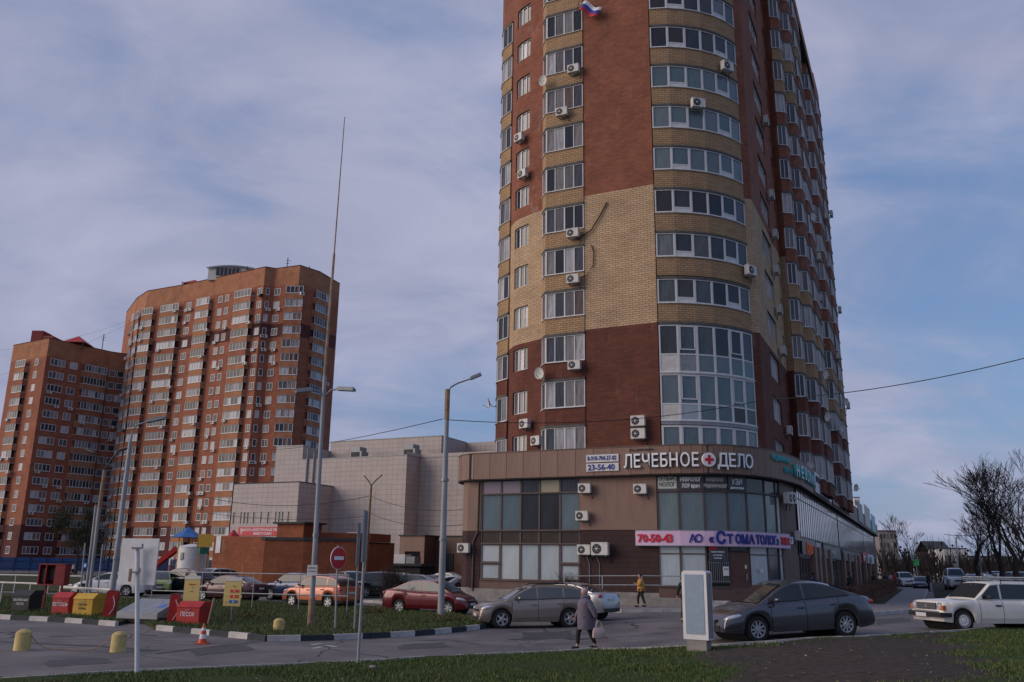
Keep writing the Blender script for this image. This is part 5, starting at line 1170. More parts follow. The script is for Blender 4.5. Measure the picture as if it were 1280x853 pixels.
# ------------------------------------------------------------------ lamp posts, poles
def lamp_head(m, p, d, L=1.0, mat=None):
    d = Vector(d).normalized(); a = math.atan2(d.y, d.x); e = math.asin(d.z)
    M = Matrix.Rotation(a, 3, 'Z') @ Matrix.Rotation(-e, 3, 'Y')
    c = Vector(p) + d * L/2; m.box(c, (L, .26, .10), mat or M_GALV, M=M); m.box(c + Vector((0, 0, .07)), (L*.9, .16, .06), M_GALV, M=M); 
def pole(name, label, base_px, top_px, r0, r1, cat='street lamp', dz=0.0, mat=None, n=10, bands=0):
    p = ground(*base_px, dz) if isinstance(base_px, tuple) else base_px; q = at(top_px[0], top_px[1], p.y)
    t = thing(name, label, cat, (p.x, p.y, p.z - .05)); v = q - p; v.z += .05; m = MB()
    m.tube([(0, 0, 0), v * .3, v], [r0, r0 * .85 + r1 * .15, r1], mat or M_POLE, n); m.build('pole', t, smooth=True)
    if bands:
        m = MB()
        for f in bands: m.lathe([(r0*1.15, 0), (r0*1.15, .12)], tuple(v * f), M_GALV, n); 
        m.build('clamp', t)
    return t, p, v
# tall mast with twin lamp arms
t, p, v = pole('lamp_mast', 'very tall grey mast with twin lamps half way up, thin spire and rusty foot', (388, 786), (406, 470), .095, .07, bands=(.35,))
q = at(431, 145, p.y) - p
m = MB(); m.tube([v, v + (q - v) * .45, v + (q - v) * .455, q], [.062, .05, .03, .016], M_RUST, 7); m.build('spire', t, smooth=True)
m = MB(); m.tube([(0, 0, 0), v * .12], .122, M_RUST, 10); m.build('rusted_foot', t)
c = at(405, 495, p.y) - p
for ex, ey, nm in ((443, 486, 'l'), (370, 488, 'r')):
    e = at(ex, ey, p.y - .4) - p; mid = c + (e - c) * .45 + Vector((0, 0, .18)); m = MB(); m.tube([c, c + (mid - c) * .5 + Vector((0, 0, .12)), mid], .035, M_GALV, 6); a_ = m.build('lamp_arm', t)
    m = MB(); lamp_head(m, mid, e - mid, (e - mid).length); m.build('lamp_head', a_)
s = thing('pole_notice', 'small white notice strapped round the tall mast', 'notice', tuple(at(390.5, 713, p.y - .18))); m = MB(); m.box((0, -.02, 0), (.36, .03, .36), M_WHITE); m.build('board', s)
link(text_mesh('ПАРКОВКА', .06, M_BLKL, .004, .9, 0, 'CENTER'), 'lettering', s, (0, -.045, .06)); link(text_mesh('ЗАПРЕЩЕНА', .05, M_BLKL, .004, .9, 0, 'CENTER'), 'lettering', s, (0, -.045, -.05))
# single lamp near the red sedan
p2 = ground(551, 769.5, .1); t, p, v = pole('street_lamp', 'grey street lamp with one curved arm in front of the maroon sedan', p2, (559.5, 487), .155, .10, bands=(.32, .58))
P2 = p.copy(); m = MB(); a0 = v; pts = [v, at(560, 490, p.y) - p, at(563, 483, p.y) - p, at(572, 478, p.y) - p, at(588, 472.5, p.y) - p]; m.tube(pts, [.06, .05, .045, .04, .035], M_GALV, 7); a_ = m.build('lamp_arm', t)
m = MB(); lamp_head(m, pts[-1], (at(599, 468, p.y) - p) - pts[-1], .55); m.build('lamp_head', a_)
m = MB(); m.tube([v * .86, v], .125, M_RUST, 10); m.build('rusted_sleeve', t)
# left lamp behind the red fire shield
p3 = Vector((at(138, 760, 36).x, 36, -.1)); t, p, v = pole('street_lamp', 'grey street lamp with two short arms behind the red hose cabinet at the left', p3, (163, 553), .115, .08, bands=(.33,))
c = v
for ex, ey in ((206, 521), (190, 560)):
    pass
m = MB(); pts = [v, at(165, 541, p.y) - p, at(171, 530, p.y) - p, at(184, 526, p.y) - p]; m.tube(pts, [.05, .045, .04, .035], M_GALV, 7); a_ = m.build('lamp_arm', t); m = MB(); lamp_head(m, pts[-1], at(206, 521, p.y) - p - pts[-1], .75); m.build('lamp_head', a_)
# ochre lamp with Y arms and grey pole pairs further back
p4 = Vector((at(113, 716, 62).x, 62, -.1)); t, p, v = pole('street_lamp', 'ochre concrete lamp post with two upswept dark arms, far left', p4, (131, 588), .17, .12, mat=M_RUST)
for k, e in enumerate(((118, 566), (148, 563))):
    m = MB(); m.tube([v, at((131 + e[0])/2, 574, p.y) - p, at(*e, p.y) - p], .06, M_BLACKM, 6); a_ = m.build('lamp_arm', t); m = MB(); lamp_head(m, at(*e, p.y) - p, ((-1 if k == 0 else 1), 0, .3), .7, M_BLACKM); m.build('lamp_head', a_)
for (bx, by, tx, ty, Y, r, l_) in ((109.5, 728, 120, 632, 48, .075, 'plain grey concrete pole, left of the ochre lamp post'), (113, 734, 124, 634, 47, .08, 'plain grey pole right beside the twin one, carrying a small blue sign'), (101.5, 738, 106.5, 679, 44, .04, 'thin grey post at the end of the lawn railing, left one'), (122.5, 740, 128.5, 681, 44, .04, 'thin grey post in front of the white sedan')):
    b_ = Vector((at(bx, by, Y).x, Y, -.15)); pole('grey_post', l_, b_, (tx, ty), r, r * .85, 'post')
b_ = at(106.5, 707, 46); s = thing('blue_road_sign', 'small blue square road sign on a grey pole at the far left', 'road sign', tuple(b_)); m = MB(); m.box((0, 0, 0), (.28, .03, .28), pbsdf('sign_blue', (.02, .12, .40), .4)); m.build('panel', s); m = MB(); m.box((0, -.02, .0), (.1, .01, .16), M_WHITEE); m.build('symbol', s)
# thin lamp in front of the mall
p5 = Vector((at(456, 722, 78).x, 78, -.1)); t, p, v = pole('street_lamp', 'thin brown lamp post with two upswept arms in front of the beige mall', p5, (464, 607), .15, .10, mat=M_RUST)
for e in ((455, 594), (478, 593)): m = MB(); m.tube([v, at((464 + e[0])/2, 599, p.y) - p, at(*e, p.y) - p], .05, M_BLACKM, 6); m.build('lamp_arm', t)
# no-entry sign and edge-on signs
t, p, v = pole('no_entry_sign', 'red no-entry road sign with white bar on a thin post on the verge island', (419, 787), (422.5, 682), .033, .033, 'road sign', .1)
m = MB(); m.lathe([(.35, -.03), (.36, -.045), (.36, -.055), (.34, -.06)], (0, 0, 0), M_REDL, 28, 'Y'); cdisc = at(422, 696, p.y) - p
dsc = m.build('disc', t, loc=tuple(cdisc), rz=R_(57)); m = MB(); m.box((0, -.07, 0), (.46, .012, .12), M_WHITEE); m.build('white_bar', dsc)
m = MB(); m.lathe([(.375, -.028), (.375, -.045), (.35, -.047)], (0, 0, 0), M_WHITEE, 28, 'Y'); m.build('white_rim', dsc)
for base, top, sy0, sy1, w_, l_ in (((443, 787), (450, 655), 652, 706, .09, 'road sign seen edge-on on a thin grey post standing on the island'), ((447.5, 827), (458.5, 642), 636, 700, .06, 'tall road sign seen edge-on on the nearest thin grey post')):
    t, p, v = pole('edge_on_road_sign', l_, base, top, .034, .034, 'road sign', .08)
    a, b = at(top[0] - .5, sy0, p.y), at(top[0] - (sy1 - sy0) * .07, sy1, p.y); h = (a.z - b.z); c = (a + b) / 2 - p
    m = MB(); m.prism([(-.03, -.28), (.0, -.28), (.03, .28), (-.0, .28)], -h/2, h/2, M_GALV); m.build('panel', t, loc=tuple(c), rz=0.06)
# white sign seen from behind
t, p, v = pole('white_sign', 'large white sign panel seen from behind on a white post in the foreground', (171.5, 843), (172, 684), .045, .045, 'road sign', .03, M_WHITE)
m = MB(); wpan = .88; hpan = .95; m.box((0, 0, 0), (wpan, .025, hpan), M_WHITE); c0 = at(173.5, 699, p.y + .12) - p; m.build('panel', t, loc=tuple(c0), rz=R_(-12))
m = MB()
for dz in (.27, -.22):
    m.box((0, -.05, dz), (.18, .03, .035), M_GALV); m.box((.1, -.03, dz + .04), (.02, .06, .10), M_GALV); m.box((-.1, -.03, dz), (.02, .06, .05), M_GALV)
m.box((-.09, -.02, -.28), (.05, .04, .26), M_RUST); m.build('clamp', t, loc=(v.x * .93, v.y - .02, c0.z), rz=0)
# overhead wires
def wire(label, a, b, sag, r=.02):
    m = MB(); a, b = Vector(a), Vector(b); n = 14; m.tube([a + (b - a) * (i/n) - Vector((0, 0, sag * 4 * (i/n) * (1 - i/n))) for i in range(n + 1)], r, M_WIRE, 5); tag(m.build('overhead_wire'), label, 'wire')
wA_ = at(559, 525, P2.y); wire('overhead wire from the single-arm lamp across the tower front to the right edge', wA_, at(955, 500, 44), .55, .018); wire('overhead wire rising from the tower corner to the right edge of the view', at(955, 500, 44), at(1300, 443, 36), .35, .022)
wire('overhead wire from the single-arm lamp back toward the distant blocks', at(553, 524, P2.y), at(330, 563, 90), .3, .02)
wire('wire from the thin lamp to the left past the beige wing', at(463, 620, 78), at(250, 620, 84), .9, .025); wire('wire from the thin lamp to the podium', at(463, 620, 78), at(580, 637, 60), .5, .02); wire('lower wire from the thin lamp to the podium', at(463, 642, 78), at(580, 656, 60), .5, .02); wire('lower wire in front of the beige wing', at(463, 645, 78), at(250, 640, 84), .5, .02)
wire('faint wire over the lower distant block', at(-20, 475, 150), at(180, 395, 170), 1.0, .014); wire('second faint wire over the lower distant block', at(-20, 440, 150), at(168, 398, 170), 1.2, .012)
wire('wire above the side-street trees', at(1180, 668, 110), at(1290, 650, 70), .6, .03)
# ================================================================== cars
def interp(prof, x):
    for (x0, z0), (x1, z1) in zip(prof, prof[1:]):
        if x0 <= x <= x1: return z0 + (z1 - z0) * (x - x0) / max(1e-6, x1 - x0)
    return prof[0][1] if x < prof[0][0] else prof[-1][1]
M_CGLASS = pbsdf('car_glass', (0.02, 0.025, 0.03), .04, 0, .5, IOR=1.52)
M_CGLASSL = pbsdf('car_glass_pale', (0.085, 0.10, 0.11), .06, 0, .5, IOR=1.5)  # paler base colour for the lighter, clearer car windows
M_CDARK = pbsdf('dark_plastic_trim', (0.018, 0.018, 0.02), .6)
M_RIM = grime('alloy_rim', (0.42, 0.43, 0.45), .35, .2, 5, metal=.6)
M_LENS = pbsdf('clear_lamp_lens', (0.50, 0.52, 0.55), .1, .3, 1.0)
M_TAIL = pbsdf('red_lamp_lens', (0.28, 0.010, 0.012), .15, 0, 1.0)
M_PLATE = pbsdf('number_plate_white', (0.5, 0.5, 0.5), .5)
M_AMBER = pbsdf('amber_lens', (0.45, 0.12, 0.02), .2)
M_UNDER = pbsdf('underbody', (0.008, 0.008, 0.009), .9)
def paint(name, c, rough=.32, metal=.25):
    return grime(name, c, rough, .12, 1.3, metal=metal, spec=.5, coat=.8)
def make_wheel(r, wd, spokes, cap=False):
    ty = MB(); ty.lathe([(r*.64, -wd/2 + .01), (r*.90, -wd/2), (r*.985, -wd/2 + .03), (r, -wd*.2), (r, wd*.2), (r*.985, wd/2 - .03), (r*.90, wd/2), (r*.64, wd/2 - .01)], (0, 0, 0), M_BLACKR, 24, 'Y', cap=False)
    rm = MB(); rm.lathe([(.02, -wd/2 + .05), (r*.60, -wd/2 + .06)], (0, 0, 0), M_CDARK, 20, 'Y'); rm.lathe([(r*.66, -wd/2 + .005), (r*.66, -wd/2 - .004), (r*.60, -wd/2 + .0), (r*.59, -wd/2 + .06)], (0, 0, 0), M_RIM, 24, 'Y', cap=False)
    for k in range(spokes):
        a = 2*PI*k/spokes; M = Matrix.Rotation(-a, 3, 'Y')
        if spokes: rm.box(M @ Vector((r*.33, -wd/2 + .025, 0)), (r*.62, .03, r*(.24 if spokes < 7 else .15)), M_RIM, M=M)
    rm.lathe([(r*.20, -wd/2 + .01), (r*.16, -wd/2 - .005)], (0, 0, 0), M_RIM, 12, 'Y')
    if cap: rm.lathe([(r*.56, -wd/2 + .02), (r*.45, -wd/2 - .0), (r*.25, -wd/2 + .02), (r*.2, -wd/2 - .01)], (0, 0, 0), M_WHITE, 20, 'Y')
    return ty.mesh('tyre', 50), rm.mesh('rim', 30)
WH = {}
def smooth_prof(p, n=5):
    if len(p) < 4: return p
    m = []
    for i in range(len(p)):
        a, b = p[max(i-1, 0)], p[min(i+1, len(p)-1)]; m.append((b[1]-a[1]) / max(1e-6, b[0]-a[0]))
    d = [(p[i+1][1]-p[i][1]) / max(1e-6, p[i+1][0]-p[i][0]) for i in range(len(p)-1)]
    for i in range(len(d)):
        if d[i] == 0: m[i] = m[i+1] = 0; continue
        for j in (i, i+1):
            if m[j] / d[i] < 0: m[j] = 0
            elif m[j] / d[i] > 2.5: m[j] = 2.5 * d[i]
    o = []
    for i in range(len(p)-1):
        h = p[i+1][0]-p[i][0]
        for k in range(n):
            t = k/n; o.append((p[i][0]+h*t, (2*t**3-3*t*t+1)*p[i][1] + (t**3-2*t*t+t)*h*m[i] + (-2*t**3+3*t*t)*p[i+1][1] + (t**3-t*t)*h*m[i+1]))
    return o + [p[-1]]
def make_car(label, L, W, H, wb, fo, belt, hood, roof, col, wr=.31, spokes=5, doors=(), clad=False, cap=False, lamp='almond', tail='wrap', roofmat=None, rails=False, group=None, name='parked_car', gm=None, cat='car', pillars=(), classic=False, gb=.03, detail=True):
    """hood: body-top profile (x, z) rear to front; roof: four+ points (x, z) of the glasshouse, rear to front; origin = middle, +x = front, on the ground"""
    t = thing(name, label, cat, (0, 0, 0), 0, group)
    roof0 = roof; roof = smooth_prof(roof) if not classic else roof; hood = smooth_prof(hood) if not classic else hood
    xf = L/2; wf = xf - fo; wrr = wf - wb; Ra = wr + .055; sill = .22; gm = gm or M_CGLASS
    xs = set(round(-L/2 + i*(L/38), 3) for i in range(39)); xs |= {-L/2 + .04, -L/2 + .12, L/2 - .04, L/2 - .10, L/2 - .18}
    for xw in (wf, wrr):
        for k in range(-6, 7): xs.add(round(xw + Ra * math.sin(k/6*PI/2), 3))
    seams = []
    for d in doors: xs |= {d - .008, d + .008}; seams.append(d)
    xs = sorted(xs); xs = [x for i, x in enumerate(xs) if i == 0 or x - xs[i-1] > .004]
    def bottom(x):
        z = sill + .05 * max(0, (abs(x) - (L/2 - .45)) / .45)
        for xw in (wf, wrr):
            d = abs(x - xw)
            if d < Ra: z = max(z, wr + math.sqrt(max(0, Ra*Ra - d*d)))
        return z
    def halfw(x):
        e = max(0, (abs(x) - (L/2 - .75)) / .75); return W/2 * (1 - (.17 if not classic else .05) * e**2.4)
    def section(x):
        w_ = halfw(x); zb = bottom(x); tp = interp(hood, x); h = max(tp - zb, .05)
        low = tp < .5 + .0
        P_ = [(w_ - .05, zb), (w_ - .005, zb + h*.22), (w_, zb + h*.52), (w_ - .012, zb + h*.80), (w_ - .05, zb + h*.94), (w_ - .11, tp - .004), (w_*.55, tp + .015), (0, tp + .022)]
        return P_
    body = MB(); dmesh = {}
    secs = [section(x) for x in xs]
    def pt(i, j, sgn): return Vector((xs[i], sgn * secs[i][j][0], secs[i][j][1]))
    dspan = [(seams[k] , seams[k+1]) for k in range(len(seams) - 1)]
    for sgn in (-1, 1):
        for i in range(len(xs) - 1):
            xm = (xs[i] + xs[i+1]) / 2
            for j in range(7):
                q = [pt(i, j, sgn), pt(i+1, j, sgn), pt(i+1, j+1, sgn), pt(i, j+1, sgn)]
                if sgn > 0: q.reverse()
                mt = col
                if clad and j < 1: mt = M_CDARK
                if j < 5 and any(abs(xm - s) < .0085 for s in seams): continue
                di = next((k for k, (a, b) in enumerate(dspan) if a < xm < b), None)
                if di is not None and 1 <= j < 5:
                    dmesh.setdefault((di, sgn), MB()).face(q, mt)
                else: body.face(q, mt)
    for i, sg in ((0, -1), (len(xs) - 1, 1)):
        ring = [pt(i, j, -1) for j in range(8)] + [pt(i, j, 1) for j in range(6, -1, -1)]
        if sg > 0: pass
        else: ring.reverse()
        body.face(ring, col)
    me = body.mesh('body', 35); bm = bmesh.new(); bm.from_mesh(me); bmesh.ops.remove_doubles(bm, verts=bm.verts, dist=.0005); bmesh.ops.recalc_face_normals(bm, faces=bm.faces); bm.to_mesh(me); bm.free()
    bo = link(me, 'body', t)
    for key, dm in dmesh.items():
        me = dm.mesh('door', 35); bm = bmesh.new(); bm.from_mesh(me); bmesh.ops.remove_doubles(bm, verts=bm.verts, dist=.0005); bm.to_mesh(me); bm.free()
        d_ = link(me, 'door', t); a, b = dspan[key[0]]; zt = interp(hood, a + .25) - .16; hw = halfw(0)
        hb = MB(); hb.box((a + .16, key[1]*(hw + .008), zt), (.20, .035, .035), M_CDARK if clad or classic else col); hb.build('handle', d_)
    un = MB(); un.box((0, 0, .42), (L - .5, W - .30, .34), M_UNDER)
    un.box(((wf + wrr)/2, 0, .55), (wb - 2*Ra - .02, W - .10, .55), M_UNDER)
    for xw in (wf, wrr): un.lathe([(Ra - .004, -(W/2 - .09)), (Ra - .004, W/2 - .09)], (xw, 0, wr), M_UNDER, 20, 'Y')
    un.build('underbody', t)
    # glasshouse
    xr0, xr1 = roof[0][0], roof[-1][0]
    wbelt = W/2 - .10; wroof = W/2 - (.27 if not classic else .17)
    def rz(x): return interp(roof, x)
    def gw(x, z):
        bz = interp(hood, x); return wbelt + (wroof - wbelt) * max(0, min(1, (z - bz) / (H - bz)))
    gx = sorted(set([xr0 + (xr1 - xr0) * i / 30 for i in range(31)] + [p[0] for p in roof])); gh = MB(); R = []
    for x in gx:
        z = max(rz(x), interp(hood, x) + .0); bz = interp(hood, x) - .03; e = min(1, max(0, (z - bz) / .25))
        ring = [Vector((x, -gw(x, bz), bz)), Vector((x, -gw(x, (z+bz)/2), (z + bz)/2)), Vector((x, -gw(x, z - .05*e), z - .05*e)), Vector((x, -gw(x, z) + .10*e, z - .008)), Vector((x, -gw(x, z)*.5, z + .012*e)), Vector((x, 0, z + .018*e))]
        R.append(ring + [Vector((p.x, -p.y, p.z)) for p in reversed(ring[:-1])])
    gh.rings(R, col, True, close=False)
    gobj = gh.build('roof', t, smooth=35)
    if roofmat: pass
    # windows
    def side_glass(xa, xb, sg, nm='side_window'):
        m = MB(); n = 10; top, bot = [], []
        for i in range(n + 1):
            x = xa + (xb - xa) * i / n; bz = interp(hood, x) + gb; tz = rz(x) - .075
            if tz < bz + .01: tz = bz + .01
            bot.append(Vector((x, sg*(gw(x, bz) + .006), bz))); top.append(Vector((x, sg*(gw(x, tz) + .006), tz)))
        for i in range(n):
            q = [bot[i], bot[i+1], top[i+1], top[i]]
            if sg > 0: q.reverse()
            m.face(q, gm)
        o = m.build(nm, t, smooth=True); return o
    # find side window range
    lim0 = next(x for x in [xr0 + .02*i for i in range(200)] if rz(x) - .075 > interp(hood, x) + gb + .03)
    lim1 = next(x for x in [xr1 - .02*i for i in range(200)] if rz(x) - .095 > interp(hood, x) + gb + .03)
    cuts = [lim0 + .03] + [p for p in pillars] + [lim1 - .03]
    for sg in (-1, 1):
        for a, b in zip(cuts, cuts[1:]):
            side_glass(a + (.035 if a != cuts[0] else .04), b - (.035 if b != cuts[-1] else .04), sg)
        m = MB(); P_ = [(x, interp(hood, x) + gb - .012) for x in [cuts[0] + (cuts[-1] - cuts[0]) * i/8 for i in range(9)]]
        for (x0, z0), (x1, z1) in zip(P_, P_[1:]): m.face([Vector((x0, sg*(gw(x0, z0) + .010), z0)), Vector((x1, sg*(gw(x1, z1) + .010), z1)), Vector((x1, sg*(gw(x1, z1) + .008), z1 + .022)), Vector((x0, sg*(gw(x0, z0) + .008), z0 + .022))], M_CDARK if not classic else M_RIM)
        m.build('window_trim', t)
    def screen(pa, pb, nm, g2):
        (xa, za), (xb, zb) = pa, pb; m = MB(); rows = 6; cols = 8; v = []
        dxn, dzn = (zb - za), -(xb - xa); ln = math.hypot(dxn, dzn); nx, nz = dxn/ln, dzn/ln
        if nz < 0: nx, nz = -nx, -nz
        for i in range(rows + 1):
            f = .05 + .88 * i / rows; x = xa + (xb - xa)*f; z = rz(x); e = 1
            hw = gw(x, z) - .085
            v.append([Vector((x + nx*.012, hw * (2*j/cols - 1), z + nz*.012 + .018 * (1 - abs(2*j/cols - 1)))) for j in range(cols + 1)])
        for i in range(rows):
            for j in range(cols): m.face([v[i][j], v[i][j+1], v[i+1][j+1], v[i+1][j]], g2)
        m.build(nm, t, smooth=True)
    fr_ = roof0[-2:]; rr_ = roof0[:2]; roof_n = roof0
    screen(fr_[1], fr_[0], 'windscreen', M_CGLASSL if gm is not M_CGLASS else M_CGLASS); screen(rr_[0], rr_[1], 'rear_window', gm)
    # wheels
    key = (wr, spokes, cap)
    if key not in WH: WH[key] = make_wheel(wr, .20, spokes, cap)
    for xw in (wf, wrr):
        for sg in (-1, 1):
            o = link(WH[key][0], 'wheel', t, (xw, sg*(W/2 - .125), wr)); o.rotation_euler = (0, random.uniform(0, 1), 0 if sg < 0 else PI)
            r2 = link(WH[key][1], 'rim', o)
    # lamps, grille, bumpers
    hz = interp(hood, xf - .28)
    for sg in (-1, 1):
        m = MB()
        if classic:
            m.lathe([(.02, .05), (.085, .035), (.10, .0), (.10, -.04)], (xf - .02, sg*(W/2 - .20), .70), M_LENS, 14, 'X'); m.lathe([(.118, .0), (.118, .03), (.10, .032)], (xf - .02, sg*(W/2 - .20), .70), M_RIM, 14, 'X', cap=False)
            m.build('headlight', t); m = MB(); m.box((xf - .03, sg*(W/2 - .07), .66), (.10, .10, .14), M_AMBER); m.build('indicator', t)
        else:
            y0 = halfw(xf - .2) ; M = Matrix.Rotation(sg * -.55, 3, 'Z') @ Matrix.Rotation(.18, 3, 'Y')
            m.ball((xf - .27, sg*(y0 - .085), hz - .105), (.25, .125, .075), M_LENS, 14, 8, M=Matrix.Rotation(-sg*.42, 3, 'Z') @ Matrix.Rotation(.22, 3, 'Y')); m.build('headlight', t, smooth=True)
        m = MB(); y1 = halfw(-xf + .12); tzr = interp(hood, -xf + .15)
        if classic: m.box((-xf + .02, sg*(y1 - .12), .75), (.08, .16, .3), M_TAIL)
        elif tail == 'tall': m.box((-xf + .16, sg*(y1 - .055), tzr - .10), (.16, .12, .36), M_TAIL)
        else: m.ball((-xf + .15, sg*(y1 - .11), tzr - .13), (.12, .17, .085), M_TAIL, 12, 7, M=Matrix.Rotation(sg*.75, 3, 'Z'))
        m.build('tail_light', t, smooth=True)
        m = MB(); mx = lim1 - .22; mz = interp(hood, mx) + .09
        m.ball((mx, sg*(W/2 + .045), mz), (.07, .11, .065), M_CDARK if (clad or classic) else col, 10, 6); m.box((mx, sg*(W/2 - .05), mz - .05), (.05, .12, .03), M_CDARK); m.build('mirror', t, smooth=True)
    m = MB()
    if classic:
        m.box((xf + .012, 0, .70), (.03, W - .68, .19), M_CDARK)
        for k in range(9): m.box((xf + .03, 0, .62 + k*.02), (.012, W - .70, .006), M_RIM)
        m.box((xf + .035, 0, .70), (.012, .06, .09), M_RIM)
    else:
        m.box((xf - .012, 0, hz - .20), (.05, W*.38, .085), M_CDARK); m.box((xf - .005, 0, hz - .155), (.05, W*.40, .012), M_RIM)
        m.box((xf - .010, 0, .36), (.05, W*.56, .13), M_CDARK)
    m.build('grille', t)
    m = MB(); bc = M_CDARK if (clad or classic) else col
    if classic:
        m.box((xf + .07, 0, .46), (.09, W - .02, .14), M_CDARK); m.box((xf + .115, 0, .46), (.02, W - .06, .05), M_BLACKR); m.box((xf + .01, 0, .545), (.03, W - .5, .035), M_RIM)
        for s in (-1, 1): m.box((xf - .08, s*(W/2 + .0), .46), (.3, .05, .12), M_CDARK)
        m.build('front_bumper', t); m = MB(); m.box((-xf - .06, 0, .46), (.08, W - .02, .14), M_CDARK); m.build('rear_bumper', t)
    else:
        m.box((-xf + .02, 0, .34), (.08, W*.72, .14), M_CDARK); m.build('rear_valance', t)
    m = MB(); m.box((xf + (.145 if classic else .022), (-.12 if classic else 0), .44 if classic else .47), (.012, .50, .11), M_PLATE); m.build('number_plate', t)
    m = MB(); m.box((-xf - .012, 0, interp(hood, -xf + .1) - .28 if not classic else .62), (.012, .50, .11), M_PLATE); m.build('number_plate', t)
    if rails:
        m = MB()
        for s in (-1, 1): m.tube([(roof0[1][0] + .1, s*(wroof - .04), H - .03), (roof0[1][0] + .25, s*(wroof - .03), H + .045), (roof0[-2][0] - .3, s*(wroof - .03), H + .045), (roof0[-2][0] - .1, s*(wroof - .04), H - .05)], .018, M_CDARK if not classic else M_GALV, 6)
        m.build('roof_rail', t)
    return t
def set_car(t, px, py, heading, Y=None, dz=.0):
    p = ground(px, py, dz) if Y is None else Vector((at(px, 700, Y).x, Y, 0))
    hx, hy = heading; a = math.atan2(hy, hx); p.z = gz(p.x, p.y) + dz
    d = Vector((math.cos(a), math.sin(a))) * 1.3; z0, z1 = gz(p.x - d.x, p.y - d.y), gz(p.x + d.x, p.y + d.y)
    t.location = (p.x, p.y, (z0 + z1)/2 + dz); t.rotation_euler = (0, -math.atan2(z1 - z0, 2.6), a)
    t.rotation_euler.rotate_axis('Z', 0); return t
C_GREY = paint('graphite_car_paint', (0.085, 0.085, 0.105), .25, .6)
C_BEIGE = paint('beige_gold_car_paint', (0.26, 0.215, 0.18), .35, .5)
C_RED = paint('maroon_car_paint', (0.115, 0.008, 0.014), .3, .3)
C_WHITE = paint('cream_white_car_paint', (0.68, 0.655, 0.61), .4, 0)
C_WH2 = paint('white_car_paint', (0.55, 0.56, 0.58), .3, 0)
C_SILV = paint('silver_car_paint', (0.40, 0.40, 0.42), .3, .5)
C_ORNG = paint('orange_car_paint', (0.36, 0.082, 0.026), .32, .3)
C_BLUE = paint('navy_car_paint', (0.016, 0.035, 0.10), .3, .4)
C_BLK = paint('black_car_paint', (0.012, 0.013, 0.016), .25, .3)
C_DKB = paint('dark_blue_grey_car_paint', (0.035, 0.045, 0.065), .3, .5)
C_LIME = paint('lime_car_paint', (0.28, 0.32, 0.06), .35, .2)
C_BROWN = paint('dark_cherry_car_paint', (0.055, 0.018, 0.022), .3, .4)
# graphite sedan in front of the shop corner
hoodS = [(-2.31, .62), (-2.27, .88), (-2.15, 1.00), (-1.75, 1.04), (-1.3, 1.03), (0, .97), (.95, .93), (1.5, .86), (1.95, .76), (2.18, .66), (2.28, .55), (2.31, .42)]
roofS = [(-1.90, 1.04), (-1.05, 1.36), (-.55, 1.46), (-.05, 1.48), (.35, 1.43), (1.32, .92)]
g1 = make_car('graphite grey sedan parked half on the verge edge beside the white advertising case', 4.62, 1.81, 1.48, 2.70, .90, .9, hoodS, roofS, C_GREY, .325, 9, (-1.1, -.08, .98), pillars=(-.12,))
fwp, rwp = ground(946, 803), ground(1058, 794.5)
hd = (-2.5, -.95)
def by_front_wheel(t, px, py, heading, wf, W, dz=0.0, Y=None):
    """put the visible near-side front wheel where the photograph has it"""
    a = math.atan2(heading[1], heading[0]); c, s = math.cos(a), math.sin(a)
    p = ground(px, py) if Y is None else Vector((at(px, py, Y).x, Y, 0))
    best = None
    for sg in (-1, 1):
        q = Vector((p.x - (wf*c - sg*(W/2 - .1)*s), p.y - (wf*s + sg*(W/2 - .1)*c)))
        if best is None or q.y > best.y: best = q
    t.rotation_euler = (0, 0, a); d = Vector((c, s)) * 1.3; z0, z1 = gz(best.x - d.x, best.y - d.y), gz(best.x + d.x, best.y + d.y)
    M = Matrix.Rotation(a, 4, 'Z') @ Matrix.Rotation(-math.atan2(z1 - z0, 2.6), 4, 'Y'); t.rotation_euler = M.to_euler()
    t.location = (best.x, best.y, (z0 + z1)/2 + dz)
def by_wheels(t, pxf, pxr, Yf, wf, wb, W, hint, dz=0.0):
    """heading from the two near-side wheels of a car pointing left"""
    p = Vector((at(pxf, 780, Yf).x, Yf)); best = None
    for k in range(-400, 401):
        a = R_(hint + k * .1); q = p + Vector((math.cos(a), math.sin(a))) * wb; d = Vector((q.x, q.y, gz(q.x, q.y) - CAMZ)); x = 640 + 1080 * d.dot(cr) / d.dot(fw)
        s = abs(x - pxr) + abs(k) * .002
        if best is None or s < best[0]: best = (s, a)
    a = best[1]; by_front_wheel(t, pxf, 780, (-math.cos(a), -math.sin(a)), wf, W, dz, Yf)
by_wheels(g1, 946, 1058, 23.6, 4.62/2 - .90, 2.70, 1.81, 13)
hoodH = [(-2.2, .60), (-2.16, .88), (-2.08, 1.02), (-1.2, 1.04), (0, 1.0), (1.1, .98), (1.6, .92), (1.98, .82), (2.14, .70), (2.19, .56), (2.2, .40)]
roofH = [(-2.12, 1.02), (-1.72, 1.42), (-1.0, 1.52), (-.2, 1.535), (.25, 1.49), (1.22, .98)]
c2 = make_car('beige-gold hatchback with alloy wheels parked behind the walking woman', 4.40, 1.77, 1.53, 2.635, .82, .9, hoodH, roofH, C_BEIGE, .34, 5, (-1.02, -.02, 1.0), pillars=(-1.05, -.02), gm=M_CGLASSL, tail='tall', rails=True)
by_wheels(c2, 627, 712, 33.6, 1.38, 2.635, 1.77, 14)
hoodP = [(-2.2, .60), (-2.17, .92), (-2.08, 1.02), (-1.7, 1.05), (-1.2, 1.03), (0, .97), (1.0, .94), (1.55, .87), (1.95, .77), (2.12, .66), (2.18, .55), (2.2, .42)]
